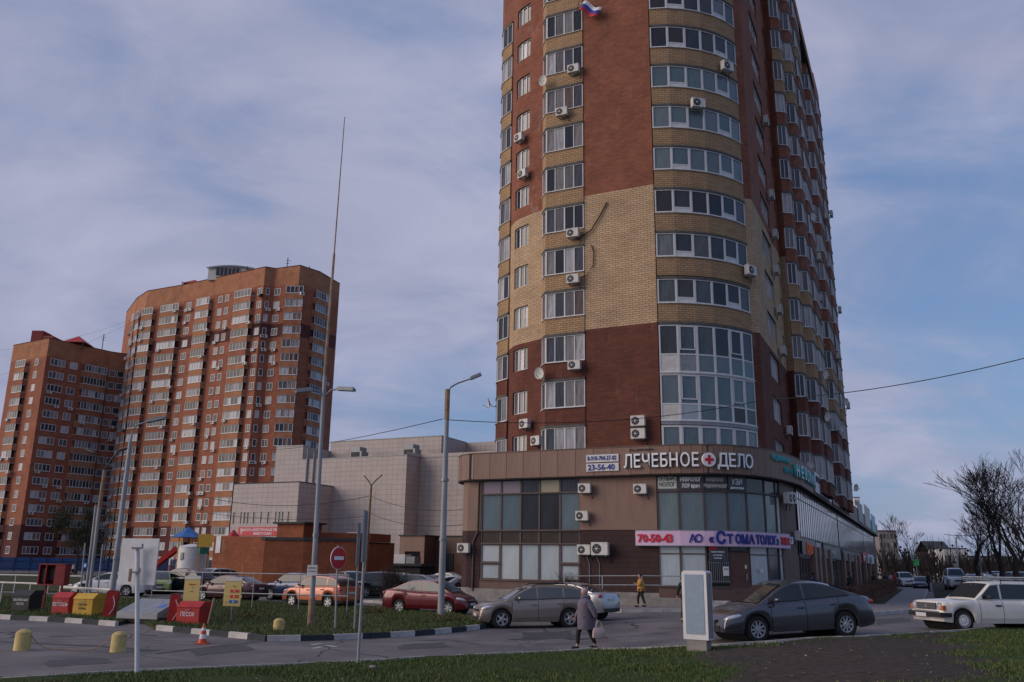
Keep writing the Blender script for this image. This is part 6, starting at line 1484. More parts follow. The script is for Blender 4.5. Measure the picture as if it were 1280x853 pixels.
roofP = [(-1.75, 1.04), (-1.02, 1.36), (-.5, 1.45), (0, 1.465), (.4, 1.42), (1.3, .94)]
c3 = make_car('silver sedan seen from behind with red tail lights beyond the beige hatchback', 4.38, 1.70, 1.465, 2.55, .88, .9, hoodP, roofP, C_SILV, .30, 5, (-1.0, -.05, .98), pillars=(-.08,))
set_car(c3, 747, 772, (-.80, .60)); c3.location = Vector((at(709, 700, 38.4).x, 38.4, gz(4, 38)))
hoodR = [(-2.23, .60), (-2.2, .95), (-2.1, 1.05), (-1.75, 1.08), (-1.2, 1.05), (0, .99), (1.15, .97), (1.6, .90), (2.0, .78), (2.15, .66), (2.21, .55), (2.23, .42)]
roofR = [(-1.80, 1.07), (-1.05, 1.42), (-.4, 1.52), (.1, 1.535), (.5, 1.49), (1.5, .97)]
c4 = make_car('maroon sedan parked behind the single-arm street lamp on the edge of the lawn', 4.47, 1.70, 1.535, 2.60, .88, .9, hoodR, roofR, C_RED, .31, 6, (-1.05, -.05, 1.05), pillars=(-.78, -.05), gm=M_CGLASSL)
by_front_wheel(c4, 560, 769, (2.35, -1.0), 1.35, 1.70, 0, 42.0)
hoodO = [(-2.13, .62), (-2.1, .95), (-2.0, 1.08), (-1.2, 1.10), (0, 1.06), (1.1, 1.03), (1.6, .97), (1.95, .88), (2.08, .75), (2.12, .6), (2.13, .44)]
roofO = [(-2.02, 1.08), (-1.55, 1.48), (-.9, 1.60), (-.1, 1.62), (.3, 1.57), (1.2, 1.03)]
c5 = make_car('orange crossover with silver roof rails behind the tall mast', 4.27, 1.78, 1.62, 2.6, .85, .9, hoodO, roofO, C_ORNG, .34, 6, (-1.05, -.05, 1.0), clad=True, pillars=(-1.05, -.05), rails=True, tail='wrap')
by_front_wheel(c5, 365, 759, (-2.06, 1.35), 1.28, 1.78, 0)
hoodB = [(-2.45, .62), (-2.41, .96), (-2.3, 1.05), (-1.8, 1.08), (-1.2, 1.06), (0, 1.01), (1.0, .98), (1.6, .92), (2.1, .80), (2.32, .66), (2.42, .55), (2.45, .42)]
roofB = [(-1.95, 1.07), (-1.05, 1.36), (-.5, 1.45), (0, 1.46), (.4, 1.42), (1.32, .98)]
c6 = make_car('white sedan behind the big white sign panel at the left', 4.85, 1.85, 1.46, 2.9, .82, .9, hoodB, roofB, C_WH2, .34, 5, (-1.1, -.05, 1.05), pillars=(-.08,))
set_car(c6, 148, 746, (-1, .10)); c6.location = Vector((at(147.5, 700, 58.2).x, 58.2, -.1))
hoodV = [(-2.3, .62), (-2.27, 1.0), (-2.15, 1.12), (-1.2, 1.14), (0, 1.10), (1.1, 1.08), (1.7, 1.02), (2.1, .92), (2.24, .75), (2.29, .6), (2.3, .45)]
roofV = [(-2.2, 1.12), (-1.75, 1.56), (-.9, 1.68), (-.1, 1.70), (.35, 1.65), (1.2, 1.08)]
suv = make_car('dark grey crossover parked left of the white one beside the garage', 4.6, 1.84, 1.70, 2.67, .9, .9, hoodV, roofV, C_DKB, .36, 5, (-1.1, -.05, 1.0), pillars=(-1.2, -.08), clad=True)
set_car(suv, 231, 742, (-1, .45)); suv.location = Vector((at(231, 700, 65).x, 65, -.1))
def recolour(t, old, new):
    def rec(o):
        if o.type == 'MESH' and any(m is old for m in o.data.materials):
            me = o.data.copy(); 
            for i, m in enumerate(me.materials):
                if m is old: me.materials[i] = new
            o.data = me
        for c in o.children: rec(c)
    rec(t); return t
def copy_car(src, old, new, label, loc, heading, scale=None, group=None):
    o = dup(src, (loc[0], loc[1], gz(loc[0], loc[1]) + (loc[2] if len(loc) > 2 else 0)), math.atan2(heading[1], heading[0]), label, group)
    if scale: o.scale = scale
    recolour(o, old, new); return o
def L_(px, Y, dz=0.0): return (at(px, 700, Y).x, Y, dz)
copy_car(suv, C_DKB, C_WH2, 'white crossover in front of the orange brick garage', L_(267, 71), (-.55, -1))
copy_car(c2, C_BEIGE, C_LIME, 'lime green hatchback half hidden behind the white sign', L_(203, 63), (.35, -1), (.85, .92, .98))
copy_car(c3, C_SILV, C_BROWN, 'dark sedan behind the two yellow signs', L_(291, 53.5), (-1, .35))
copy_car(suv, C_DKB, C_BLUE, 'navy blue crossover behind the orange one', L_(373, 55.5), (-1, .5), (.95, .95, .97))
copy_car(c2, C_BEIGE, C_BLK, 'black hatchback between the tall mast and the no-entry sign', L_(418, 60), (.6, -.9))
copy_car(suv, C_DKB, C_SILV, 'silver crossover behind the no-entry sign', L_(441, 66), (.5, -1), (1, 1, .98))
copy_car(suv, C_DKB, C_BLK, 'black estate car parked right of the tall edge-on sign', L_(487, 61), (1, -.25), (1.0, 1, 1.0))
copy_car(c2, C_BEIGE, C_WH2, 'pale car roof behind the black estate car', L_(506, 72), (1, -.3))
copy_car(c4, C_RED, C_BLK, 'black sedan in the row behind the maroon sedan', L_(521, 63), (1, -.35))
copy_car(c3, C_SILV, C_DKB, 'blue-grey hatchback behind the single-arm lamp', L_(547, 68), (.7, -1))
copy_car(c3, C_SILV, C_WH2, 'white and red-striped car beside the podium end wall', L_(569, 64), (1, .5))
copy_car(c4, C_RED, C_SILV, 'silver sedan in the back row left of the podium', L_(561, 78), (1, -.5))
copy_car(c2, C_BEIGE, C_BROWN, 'dark reddish car parked against the podium end wall', L_(583, 61.5), (-1, -.5))
# cream estate car on the right
hoodL = [(-2.03, .70), (-2.02, .86), (-1.8, .90), (0, .90), (.85, .90), (1.0, .895), (1.6, .87), (1.92, .85), (2.0, .82), (2.03, .76), (2.035, .6)]
roofL = [(-2.0, .90), (-1.72, 1.36), (-1.3, 1.43), (-.2, 1.44), (.28, 1.40), (.86, .92)]
lada = make_car('old cream-white estate car with round headlights and a laden roof rack at the right edge', 4.06, 1.61, 1.44, 2.42, .66, .9, hoodL, roofL, C_WHITE, .305, 0, (-.95, .02, .80), cap=True, classic=True, pillars=(-.95, .0), gb=.02)
by_front_wheel(lada, 1205, 788, (-.98, -.17), 2.03 - .66, 1.61, 0, 27.2)
m = MB()
for s in (-.62, .62): m.tube([(-1.5, s, 1.52), (.25, s, 1.52)], .014, M_GALV, 6)
for x in (-1.45, -.9, -.35, .2): m.tube([(x, -.64, 1.50), (x, .64, 1.50)], .012, M_GALV, 6)
for x in (-1.3, -.1): [m.tube([(x, s, 1.37), (x, s*.98, 1.52)], .014, M_CDARK, 5) for s in (-.66, .66)]
m.build('roof_rack', lada)
wd = thing('ladder_on_rack', 'light poles and a ladder lying on the roof rack of the cream estate car', 'ladder', tuple(lada.matrix_basis @ Vector((-.4, 0, 1.54))), lada.rotation_euler.z)
m = MB()
for y in (-.45, -.15, .2, .34): m.tube([(-1.5, y, .02), (.75, y + .03, .03)], .018, M_ACW, 6)
m.build('rail', wd); m = MB()
for k in range(7): m.tube([(-1.3 + k*.3, .2, .03), (-1.3 + k*.3, .34, .03)], .012, M_ACW, 5)
m.build('rung', wd); m = MB(); m.tube([(-.2, -.3, .05), (.5, .25, .09)], .02, M_WHITE, 6); m.build('loose_pole', wd)
# side street traffic
for args in [(suv, C_DKB, C_WH2, 'white van-like car parked on the sidewalk past the hedge', L_(1128, 112), (-.2, -1), (1.05, 1.05, 1.12)), (c3, C_SILV, C_BLUE, 'blue sedan parked beyond the hedge next to the pedestrians', L_(1148, 104), (-.5, -1), None),
             (suv, C_DKB, C_WH2, 'white van with a tall body coming down the side street', L_(1191, 96), (-.35, -1), (1.1, 1.05, 1.35)), (c2, C_BEIGE, C_BLUE, 'blue hatchback in the queue behind the white van', L_(1213, 92), (-.35, -1), None)]:
    copy_car(*args)
rnd = random.Random(5)
cols_ = [(C_BLUE, 'navy'), (C_DKB, 'blue-grey'), (C_BLK, 'black'), (C_SILV, 'silver'), (C_WH2, 'white'), (C_BLUE, 'navy'), (C_DKB, 'slate'), (C_BROWN, 'cherry'), (C_SILV, 'grey'), (C_WH2, 'pale')]
for k, (c, nm) in enumerate(cols_):
    src, old = ((c2, C_BEIGE), (c3, C_SILV), (suv, C_DKB))[k % 3]
    copy_car(src, old, c, '%s car in the line parked along the side street, %s from the cream estate car' % (nm, ['first', 'second', 'third', 'fourth', 'fifth', 'sixth', 'seventh', 'eighth', 'ninth', 'tenth'][k]), L_(1226 + 9*k, [96, 84, 104, 78, 92, 74, 100, 70, 86, 66][k], .0), (-.35 + rnd.uniform(-.1, .1), -1), None, 'cars parked along the side street')

# ================================================================== street furniture on the island
def bollard(px, py, h, r, label, Y=None):
    p = ground(px, py, .0); t = thing('concrete_bollard', label, 'bollard', (p.x, p.y, p.z - .02), random.uniform(0, 3), 'pale yellow concrete bollards')
    m = MB(); m.lathe([(r*1.06, 0), (r, .03), (r*.97, h*.78), (r*.93, h*.86), (r*.62, h*.95), (r*.3, h)], (0, 0, 0), M_PALEY, 20); m.build('body', t, smooth=True)
    m = MB(); m.tube([(r*.9, 0, h*.7), (r*1.25, 0, h*.66), (r*1.2, 0, h*.55), (r*.9, 0, h*.55)], .012, M_RUST, 6); m.build('ring', t); return p
b1 = bollard(27, 813, .54, .20, 'pale yellow concrete bollard at the far left of the road, chained to the next'); b2 = bollard(147, 815, .52, .19, 'pale yellow concrete bollard just left of the white sign post, chained to the left one'); b3 = bollard(348, 792, .50, .19, 'dirty yellow bollard on the grass beside the foot of the tall mast')
m = MB(); n = 22; A_, B_ = Vector((b1.x + .2, b1.y, b1.z + .36)), Vector((b2.x - .2, b2.y, b2.z + .36))
m.tube([A_ + (B_ - A_) * (i/n) - Vector((0, 0, .33 * (1 - (2*i/n - 1)**4))) for i in range(n + 1)], .014, M_RUST, 5); tag(m.build('chain'), 'rusty chain lying on the asphalt between the two front yellow bollards', 'chain')
p = ground(253, 805); t = thing('traffic_cone', 'small orange and white traffic cone on the asphalt before the kerb', 'traffic cone', tuple(p))
M_CONE = grime('cone_orange', (.55, .075, .02), .5, .25, 4); m = MB(); m.prism([(-.17, -.17), (.17, -.17), (.17, .17), (-.17, .17)], 0, .03, M_CONE); m.build('base', t)
m = MB(); m.lathe([(.125, .03), (.105, .14)], (0, 0, 0), M_CONE, 16); m.lathe([(.083, .26), (.065, .36)], (0, 0, 0), M_CONE, 16); m.lathe([(.05, .44), (.025, .54), (.02, .55)], (0, 0, 0), M_CONE, 16); m.build('body', t, smooth=30); m = MB(); m.lathe([(.106, .14), (.084, .26)], (0, 0, 0), M_WHITE, 16); m.lathe([(.066, .36), (.051, .44)], (0, 0, 0), M_WHITE, 16); m.build('band', t)
def bin_box(px0, px1, py, Y, h, d, mat, label, lines, tm, name='fire_box', rot=-.20, lid=None):
    a, b = at(px0, py, Y), at(px1, py, Y); w_ = (b.x - a.x); z = gz(a.x, Y) + .10
    t = thing(name, label, 'storage box', ((a.x + b.x)/2, Y + d/2, z), rot)
    m = MB(); m.prism([(-w_/2, -d/2), (w_/2, -d/2), (w_/2, d/2), (-w_/2, d/2)], 0, h*.74, mat)
    for s in (-1, 1): m.box((s*(w_/2 - .04), -d/2 + .05, -.04), (.06, .06, .09), M_BLACKM)
    m.build('body', t)
    m = MB(); w2, d2 = w_/2 + .03, d/2 + .03; z0 = h*.745
    P_ = [(-w2, -d2, z0), (w2, -d2, z0), (w2, d2, z0), (-w2, d2, z0), (-w2, -d2*.3, h), (w2, -d2*.3, h), (w2, d2, h*.98), (-w2, d2, h*.98)]
    for q in ((0,1,5,4), (4,5,6,7), (1,2,6,5), (0,4,7,3), (2,3,7,6), (0,3,2,1)): m.face([P_[i] for i in q], lid or mat)
    m.build('lid', t)
    m = MB(); m.tube([(-.08, -d/2 - .01, h*.66), (-.08, -d/2 - .05, h*.62), (.08, -d/2 - .05, h*.62), (.08, -d/2 - .01, h*.66)], .01, M_GALV, 5); m.build('handle', t)
    for body, sz, zc in lines: link(text_mesh(body, sz, tm, .006, .85, .0, 'CENTER'), 'lettering', t, (0, -d/2 - .008, zc))
    return t
bin_box(13, 38, 766, 38.3, .86, .75, pbsdf('black_box_paint', (.02, .02, .022), .5), 'black lidded box with white lettering at the far left of the striped kerb', [('АВАРИЙНЫЙ', .13, .42), ('ПЕСОК', .13, .26)], M_WHITEE)
bin_box(64, 87, 770, 37.1, .84, .75, M_REDP, 'red lidded box lettered ВЕТОШЬ beside the yellow box', [('ВЕТОШЬ', .20, .30)], M_WHITEE)
bin_box(90, 117, 771.5, 36.3, .84, .75, M_YELP, 'yellow lidded box with dark lettering between red box and lamp post', [('ПЕСОК', .13, .36), ('ОТРАБ.', .12, .22)], M_BLKL)
bin_box(220, 252, 784, 32.3, .76, .75, M_REDP, 'red lidded sand box lettered ПЕСОК by the kerb near the traffic cone', [('ПЕСОК', .20, .26)], M_WHITEE, rot=-.25)
# red cabinet frame on legs
p = Vector(at(61, 766, 39.6)); z = gz(p.x, 39.6); t = thing('hose_cabinet', 'dark red open-fronted cabinet raised on a post behind the boxes', 'cabinet', (p.x, 39.6, z + .05), -.12)
m = MB()
for c, d in (((0, 0, 1.12), (1.2, .4, .05)), ((0, 0, 1.98), (1.25, .45, .05)), ((-.6, 0, 1.55), (.05, .4, .85)), ((.6, 0, 1.55), (.05, .4, .85)), ((-.28, 0, 1.55), (.05, .4, .85)), ((.38, -.18, 1.55), (.45, .04, .85)), ((0, .19, 1.55), (1.2, .03, .85))): m.box(c, d, M_DREDP)
m.build('case', t); m = MB(); m.box((-.42, -.0, 1.5), (.2, .2, .6), M_BLACKM); m.box((-.05, .05, 1.55), (.3, .15, .5), M_CDARK); m.build('hose_reel', t)
for s in (-.3, .45): m = MB(); m.box((s, 0, .55), (.07, .07, 1.15), M_DREDP); m.build('leg', t)
# red fire cases (tilted), grey cover
def red_case(px, py, Y, h, w_, lean, label):
    p = at(px, py, Y); t = thing('red_hose_case', label, 'fire hose case', (p.x, Y, gz(p.x, Y) + .05), .2)
    M = Matrix.Rotation(lean, 3, 'Y'); m = MB(); m.box(M @ Vector((0, 0, h/2)), (w_, .35, h), M_REDP, M=M); m.box(M @ Vector((0, 0, h + .02)), (w_*.8, .3, .05), M_DREDP, M=M); m.build('body', t)
    m = MB(); pts = [M @ Vector((.05 + .12*math.sin(PI*k/10), -.19, h*.85 - h*.7*k/10)) for k in range(11)]; m.tube(pts, .018, M_ACW, 5); m.build('hose', t)
red_case(135, 772, 35.6, 1.0, .42, .10, 'dark red leaning hose case at the foot of the left street lamp'); red_case(214, 781, 33.0, 1.0, .32, .06, 'narrow red hose case beside the red sand box')
pc = at(180, 783, 33.6); t = thing('grey_service_cover', 'grey sloping metal cover with a blue sticker between the striped kerbs', 'service hatch', (pc.x, 33.9, gz(pc.x, 33.9)), -.30)
m = MB(); P_ = [(-.85, -.5, .35), (.75, -.5, .35), (.95, .5, .75), (-.6, .5, .75)]
for w0, z0, z1 in ((0, .05, .0),): pass
m.prism([(-.85, -.5), (.8, -.5), (.9, .45), (-.75, .45)], 0, .22, M_CDARK)
m.face([(-.95, -.58, .24), (.85, -.58, .24), (.98, .45, .70), (-.75, .45, .70)], M_GALV); m.face([(-.95, -.58, .18), (.85, -.58, .18), (.85, -.58, .40), (-.95, -.58, .40)], M_GALV)
m.face([(-.95, -.58, .40), (.85, -.58, .40), (.98, .45, .86), (-.75, .45, .86)], M_GALV); m.face([(.85, -.58, .18), (.98, .45, .64), (.98, .45, .86), (.85, -.58, .40)], M_GALV); m.face([(-.95, -.58, .18), (-.95, -.58, .40), (-.75, .45, .86), (-.75, .45, .64)], M_GALV)
m.build('cover', t); m = MB(); m.face([(.50, -.2, .575), (.75, -.2, .575), (.78, .05, .69), (.54, .05, .69)], pbsdf('sticker_blue', (.05, .15, .45), .4)); m.build('sticker', t)
# pale yellow notice boards on thin posts
def notice(px0, px1, py0, py1, Y, label, items):
    a = at(px0, py0, Y); b = at(px1, py1, Y); w_ = b.x - a.x; h = a.z - b.z; cx = (a.x + b.x)/2; g = gz(cx, Y)
    t = thing('yellow_notice', label, 'sign', (cx, Y, g), -.12); m = MB(); m.box((0, 0, (b.z - g)/2 + .2), (.04, .04, b.z - g + .4), M_GALV); m.build('post', t)
    z0 = b.z - g; m = MB(); m.box((0, -.04, z0 + h/2), (w_, .03, h), M_PALEB); m.build('board', t); m = MB(); m.box((0, -.058, z0 + h - .06), (w_ * 1.02, .02, .13), M_ACW); m.build('white_header', t)
    for kind, x, z, ww, hh, c, txt in items:
        if kind == 'b': m = MB(); m.box((x*w_, -.062, z0 + z*h), (ww*w_, .012, hh*h), c); o = m.build('colour_label', t)
        if txt: link(text_mesh(txt, hh*h*.7, M_WHITEE if kind == 'b' else c, .004, .8, .002, 'CENTER'), 'lettering', t, (x*w_, -.075, z0 + z*h - hh*h*.28))
M_PALEB = pbsdf('pale_yellow_board', (.55, .42, .15), .6); M_SBLUE = pbsdf('label_blue', (.03, .12, .36), .5); M_SORG = pbsdf('label_red', (.5, .05, .02), .5)
notice(232, 249, 720, 755, 34.2, 'plain pale yellow notice board, left of the two yellow boards', [('t', 0, .70, .8, .08, M_SORG, 'ВНИМАНИЕ'), ('t', .05, .58, .6, .05, M_BLKL, 'АЗС'), ('t', 0, .45, .7, .05, M_CONC, 'ПРАВИЛА')])
notice(282, 301, 722, 758, 33.4, 'yellow notice board with red and blue labels, right of the two yellow boards', [('t', .1, .70, .4, .06, M_BLKL, 'ЦЕНА'), ('b', .12, .53, .5, .10, M_SORG, '92'), ('b', .12, .34, .5, .10, M_SORG, '95'), ('b', .10, .16, .5, .10, M_SBLUE, 'ДТ'), ('t', -.3, .16, .2, .1, M_BLKL, 'A'), ('t', -.3, .34, .2, .07, M_BLKL, 'A')])
p = ground(320 - 55, 785); m = MB(); q = ground(259, 785, .0); m.tube([q, q + Vector((.15, 0, 1.0))], .04, M_RUST, 6); tag(m.build('wooden_stake'), 'short weathered wooden stake behind the red sand box', 'stake')
# railings
def railing(name, pts, h, label, rail_z, post_r=.025, mat=None, rail_r=.025, step=2.4, cat='railing', group=None, base=0.0):
    P = [Vector(p) for p in pts]; t = thing(name, label, cat, (P[0].x, P[0].y, 0), 0, group); mat = mat or M_GALV; o = Vector((P[0].x, P[0].y, 0))
    pm = {}
    for a, b in zip(P, P[1:]):
        l = (b - a).length; n = max(1, round(l/step))
        for k in range(n + 1 if b is P[-1] or (b - P[-1]).length < 1e-6 else n):
            q = a + (b - a) * (k/n)
            if 'm' not in pm: mm = MB(); mm.tube([(0, 0, -.1), (0, 0, h)], post_r, mat, 6); pm['m'] = mm.mesh('post')
            link(pm['m'], 'post', t, (q.x - o.x, q.y - o.y, gz(q.x, q.y) + base))
    for z in rail_z:
        mm = MB(); pl = []
        for a, b in zip(P, P[1:]):
            n = max(1, int((b - a).length / 2))
            for k in range(n): q = a + (b - a) * (k/n); pl.append(Vector((q.x - o.x, q.y - o.y, gz(q.x, q.y) + z + base)))
        q = P[-1]; pl.append(Vector((q.x - o.x, q.y - o.y, gz(q.x, q.y) + z + base))); mm.tube(pl, rail_r, mat, 6); mm.build('rail', t)
    return t
def Pxy(px, Y): return (at(px, 720, Y).x, Y)
railing('lawn_railing', [Pxy(-60, 62), Pxy(20, 61), Pxy(105, 60)], 1.2, 'pale pipe railing along the far lawn at the left', (1.15,), .03, M_ACW, .05)
railing('kerbside_railing', [Pxy(-60, 46.5), Pxy(40, 43.5), Pxy(92, 41.5)], 1.15, 'pale pipe railing behind the storage boxes', (1.1,), .03, M_ACW, .045)
railing('kerbside_railing', [Pxy(78, 41.8), Pxy(148, 38.5)], 1.0, 'thick white pipe rail between the yellow box and the white sedan', (1.0,), .05, M_ACW, .065, 9)
railing('parking_railing', [Pxy(192, 45), Pxy(318, 42.6), Pxy(436, 41)], 1.75, 'light grey double-rail fence in front of the garage and orange crossover', (1.72, .80), .022, M_GALV, .03, 2.6)
railing('lawn_rail_low', [Pxy(455, 52), Pxy(560, 51)], .8, 'low dark railing round the small lawn behind the maroon sedan', (.78, .4), .018, M_BLACKM, .015, 1.3)
railing('ramp_railing', [tuple(TW(u, v).xy) for u, v in ((1.1, -2.6), (5.6, -2.6), (8.2, -2.2), (9.0, -1.6))], 1.35, 'grey steel ramp railing in front of the dark brown shop wall', (1.33, .85), .04, M_GALV, .03, 1.9, base=.35)
railing('bench_frame', [tuple(TW(u, v).xy) for u, v in ((-6.8, -2.0), (-5.2, -2.1))], .75, 'low grey metal rail by the left end of the podium', (.72, .45), .03, M_GALV, .025, .8, base=.2)
# ramp wall and steps
t = thing('entrance_ramp', 'low grey concrete ramp wall under the steel railing in front of the shops', 'ramp', tuple(P0), -AZ)
m = MB(); m.prism([(1.0, -2.7), (5.6, -2.7), (8.3, -2.3), (9.2, -1.6), (8.8, -.4), (7.2, -.1), (1.0, -.1)], -.2, .52, M_CONC); m.build('slab', t)
for k in range(3): m = MB(); m.prism([(8.2 + .1*k, -2.6 + .35*k - .9), (11.6 - .2*k, -1.0 + .3*k - .9), (11.0, .9), (8.4, -.2)], -.2, .20 + .12*k, M_KERB); m.build('step', t)
# advertising case
p = Vector((at(874, 809, 22.5).x, 22.5, 0)); p.z = gz(p.x, p.y) + .0; z = p.z; t = thing('advertising_case', 'white rounded freestanding advertising case with blank pale panel on a grey foot', 'advertising display', tuple(p), R_(-36))
m = MB(); m.box((0, 0, .16), (.52, .30, .34), M_CONC); m.build('foot', t)
def rrect(w_, z0, z1, r, n=6):
    P_ = [(-w_/2, z0), (w_/2, z0)]
    for k in range(n + 1): a = PI/2*k/n; P_.append((w_/2 - r + r*math.cos(a), z1 - r + r*math.sin(a)))
    for k in range(n + 1): a = PI/2 + PI/2*k/n; P_.append((-w_/2 + r + r*math.cos(a), z1 - r + r*math.sin(a)))
    return P_
rr1 = rrect(.66, .30, 1.94, .08); m = MB(); m.rings([[Vector((x, y, z_)) for x, z_ in rr1] for y in (-.17, .17)], M_WHITE, True); c_ = m.build('case', t)
m = MB(); m.rings([[Vector((x*1.0, y, z_ + .0)) for x, z_ in rrect(.672, .34, 1.93, .08)] for y in (-.13, .13)], M_CONC, False); m.build('grey_side', t)
m = MB(); m.box((0, -.176, 1.14), (.50, .012, 1.42), grime('blank_pale_poster', (.22, .29, .38), .35, .15, 5)); m.build('poster_panel', t)

# ================================================================== people
def skin_mesh(verts, edges, radii, root=0, sub=1):
    me = bpy.data.meshes.new('tmp'); me.from_pydata(verts, edges, []); o = bpy.data.objects.new('tmp', me); COL.objects.link(o)
    o.modifiers.new('s', 'SKIN'); o.modifiers.new('u', 'SUBSURF').levels = sub
    for i, v in enumerate(o.data.skin_vertices[0].data): v.radius = radii[i] if isinstance(radii[i], tuple) else (radii[i], radii[i]); v.use_root = (i == root)
    dg = bpy.context.evaluated_depsgraph_get(); dg.update(); r = bpy.data.meshes.new_from_object(o.evaluated_get(dg)); bpy.data.objects.remove(o); bpy.data.meshes.remove(me); return r
SKIN = pbsdf('skin', (.36, .20, .15), .6); M_HAIR = pbsdf('dark_hair', (.02, .016, .014), .8)
def person(label, loc, face, h=1.72, coat=None, trousers=None, stride=.30, long_coat=False, arm='down', hat=None, hood=False, group=None, lean=0.0, scale_w=1.0, hair=M_HAIR):
    """walks towards local +x"""
    t = thing('person', label, 'person', tuple(loc), face, group); k = h / 1.72
    def S(*p): return tuple(c * k for c in p)
    fx, bx = stride, -stride
    V = [S(0, 0, .92), S(.01, 0, 1.12), S(.02 + lean, 0, 1.36), S(.03 + lean, 0, 1.47), S(.04 + lean, 0, 1.54),       # pelvis, waist, chest, neck, head base
         S(.02, -.09, .86), S(fx*.75 + .04, -.10, .50), S(fx, -.10, .09), S(fx + .14, -.11, .04),
         S(-.0, .09, .86), S(bx*.35, .10, .50), S(bx, .10, .12), S(bx + .12, .11, .04),
         S(.01 + lean, -.17, 1.38), S(.01 + lean, .17, 1.38)]
    E = [(0, 1), (1, 2), (2, 3), (3, 4), (0, 5), (5, 6), (6, 7), (7, 8), (0, 9), (9, 10), (10, 11), (11, 12), (2, 13), (2, 14)]
    Rr = [(.14*k, .11*k), (.13*k, .10*k), (.15*k, .11*k), (.055*k, .055*k), (.055*k, .055*k), .095*k, .065*k, .045*k, .035*k, .095*k, .065*k, .045*k, .035*k, .065*k, .065*k]
    if arm == 'down': A1 = [S(fx*.4, -.23, 1.13), S(fx*.6 + .12, -.24, .92)]; A2 = [S(bx*.55, .25*scale_w**.5, 1.13), S(bx*.85, .27*scale_w**.5, .90)]
    elif arm == 'phone': A1 = [S(.05, -.24, 1.14), S(.27, -.12, 1.20)]; A2 = [S(.06, .24, 1.14), S(.27, .10, 1.22)]
    for A, s in ((A1, 13), (A2, 14)):
        i = len(V); V += A; E += [(s, i), (i, i + 1)]; Rr += [.050*k, .036*k]
    body = skin_mesh(V, E, Rr); bmats = [SKIN]
    mb = MB(); hc = Vector(S(.055 + lean, 0, 1.635))
    mb.ball(hc, (.098*k, .078*k, .118*k), SKIN, 14, 10); mb.ball(hc + Vector(S(.10, 0, -.01)), (.022*k, .016*k, .026*k), SKIN, 6, 5)
    for s in (-1, 1):
        mb.ball(hc + Vector(S(-.005, s*.078, -.005)), (.02*k, .01*k, .03*k), SKIN, 6, 5); mb.ball(hc + Vector(S(.088, s*.030, .018)), (.012*k, .014*k, .008*k), M_HAIR, 6, 4)
    mb.box(hc + Vector(S(.092, 0, -.05)), S(.012, .045, .008), pbsdf('lips', (.25, .08, .07), .6))
    for A in (A1, A2):
        w0 = Vector(A[1]); d = (w0 - Vector(A[0])).normalized(); sd_ = d.cross(Vector((1, 0, 0))).normalized() if abs(d.x) < .9 else Vector((0, 1, 0))
        mb.ball(w0 + d*.05*k, (.030*k, .022*k, .045*k), SKIN, 8, 6, M=d.to_track_quat('Z', 'Y').to_matrix())
        for f in range(4):
            o_ = w0 + d*.08*k + Vector((1, 0, 0)).cross(d).normalized().cross(d) * ((f - 1.5) * .014*k); ln = (.055, .065, .062, .048)[f]*k
            mb.tube([o_, o_ + d*ln*.55 + Vector((.004*k, 0, 0)), o_ + d*ln + Vector((.016*k, 0, 0))], [.008*k, .0075*k, .006*k], SKIN, 6)
        mb.tube([w0 + d*.03*k, w0 + d*.055*k + Vector((.03*k, 0, 0)), w0 + d*.085*k + Vector((.034*k, 0, 0))], [.010*k, .009*k, .007*k], SKIN, 6)
    hm = mb.mesh('h', True); bm = bmesh.new(); body.materials.clear(); body.materials.append(SKIN); bm.from_mesh(body); n0 = len(bm.faces)
    bm.from_mesh(hm); bm.faces.ensure_lookup_table()
    for i in range(n0, len(bm.faces)): bm.faces[i].material_index = hm.polygons[i - n0].material_index
    fm = bpy.data.meshes.new('body'); bm.to_mesh(fm); bm.free()
    for m_ in hm.materials: 
        if m_ is not SKIN: fm.materials.append(m_)
    while len(fm.materials) < len(hm.materials) + 0: fm.materials.append(SKIN)
    fm.materials.clear()
    for m_ in hm.materials: fm.materials.append(m_)
    fm.polygons.foreach_set('use_smooth', [True]*len(fm.polygons)); link(fm, 'body', t)
    # trousers, shoes
    tv = [S(0, 0, .94), S(.02, -.09, .86), S(fx*.75 + .04, -.10, .50), S(fx - .01, -.10, .13), S(0, .09, .86), S(bx*.35, .10, .50), S(bx + .0, .10, .16)]
    tm = skin_mesh(tv, [(0, 1), (1, 2), (2, 3), (0, 4), (4, 5), (5, 6)], [.16*k, .115*k, .082*k, .062*k, .115*k, .082*k, .062*k]); tm.materials.clear(); tm.materials.append(trousers); tm.polygons.foreach_set('use_smooth', [True]*len(tm.polygons)); link(tm, 'trousers', t)
    sh = MB()
    for x, y, z in ((fx, -.10, .0), (bx, .10, .03)): sh.ball(S(x + .07, y, z + .05), (.135*k, .050*k, .055*k), M_CDARK, 10, 7)
    sh.build('shoes', t, smooth=True)
    # coat: lofted body with sleeves
    hem = .58 if long_coat else .84; cm = MB(); R = []
    for z, a, b, x in ((hem, .185, .175, .0), (hem + .06, .19, .18, .0), (.95, .185, .170, .005), (1.10, .170, .165, .012), (1.25, .175, .185, .015 + lean*.6), (1.37, .150, .190, .02 + lean), (1.44, .115, .14, .025 + lean), (1.49, .075, .08, .03 + lean), (1.52, .078, .085, .035 + lean)):
        a *= scale_w; b *= scale_w
        R.append([Vector(S(x + a*math.cos(q) * (1 + .03*math.sin(3*q + z*9)), b*math.sin(q), z + (.012*math.sin(4*q) if z < .9 else 0))) for q in [2*PI*j/18 for j in range(18)]])
    cm.rings(R, coat, True)
    cme = cm.mesh('coat', True)
    sl = []
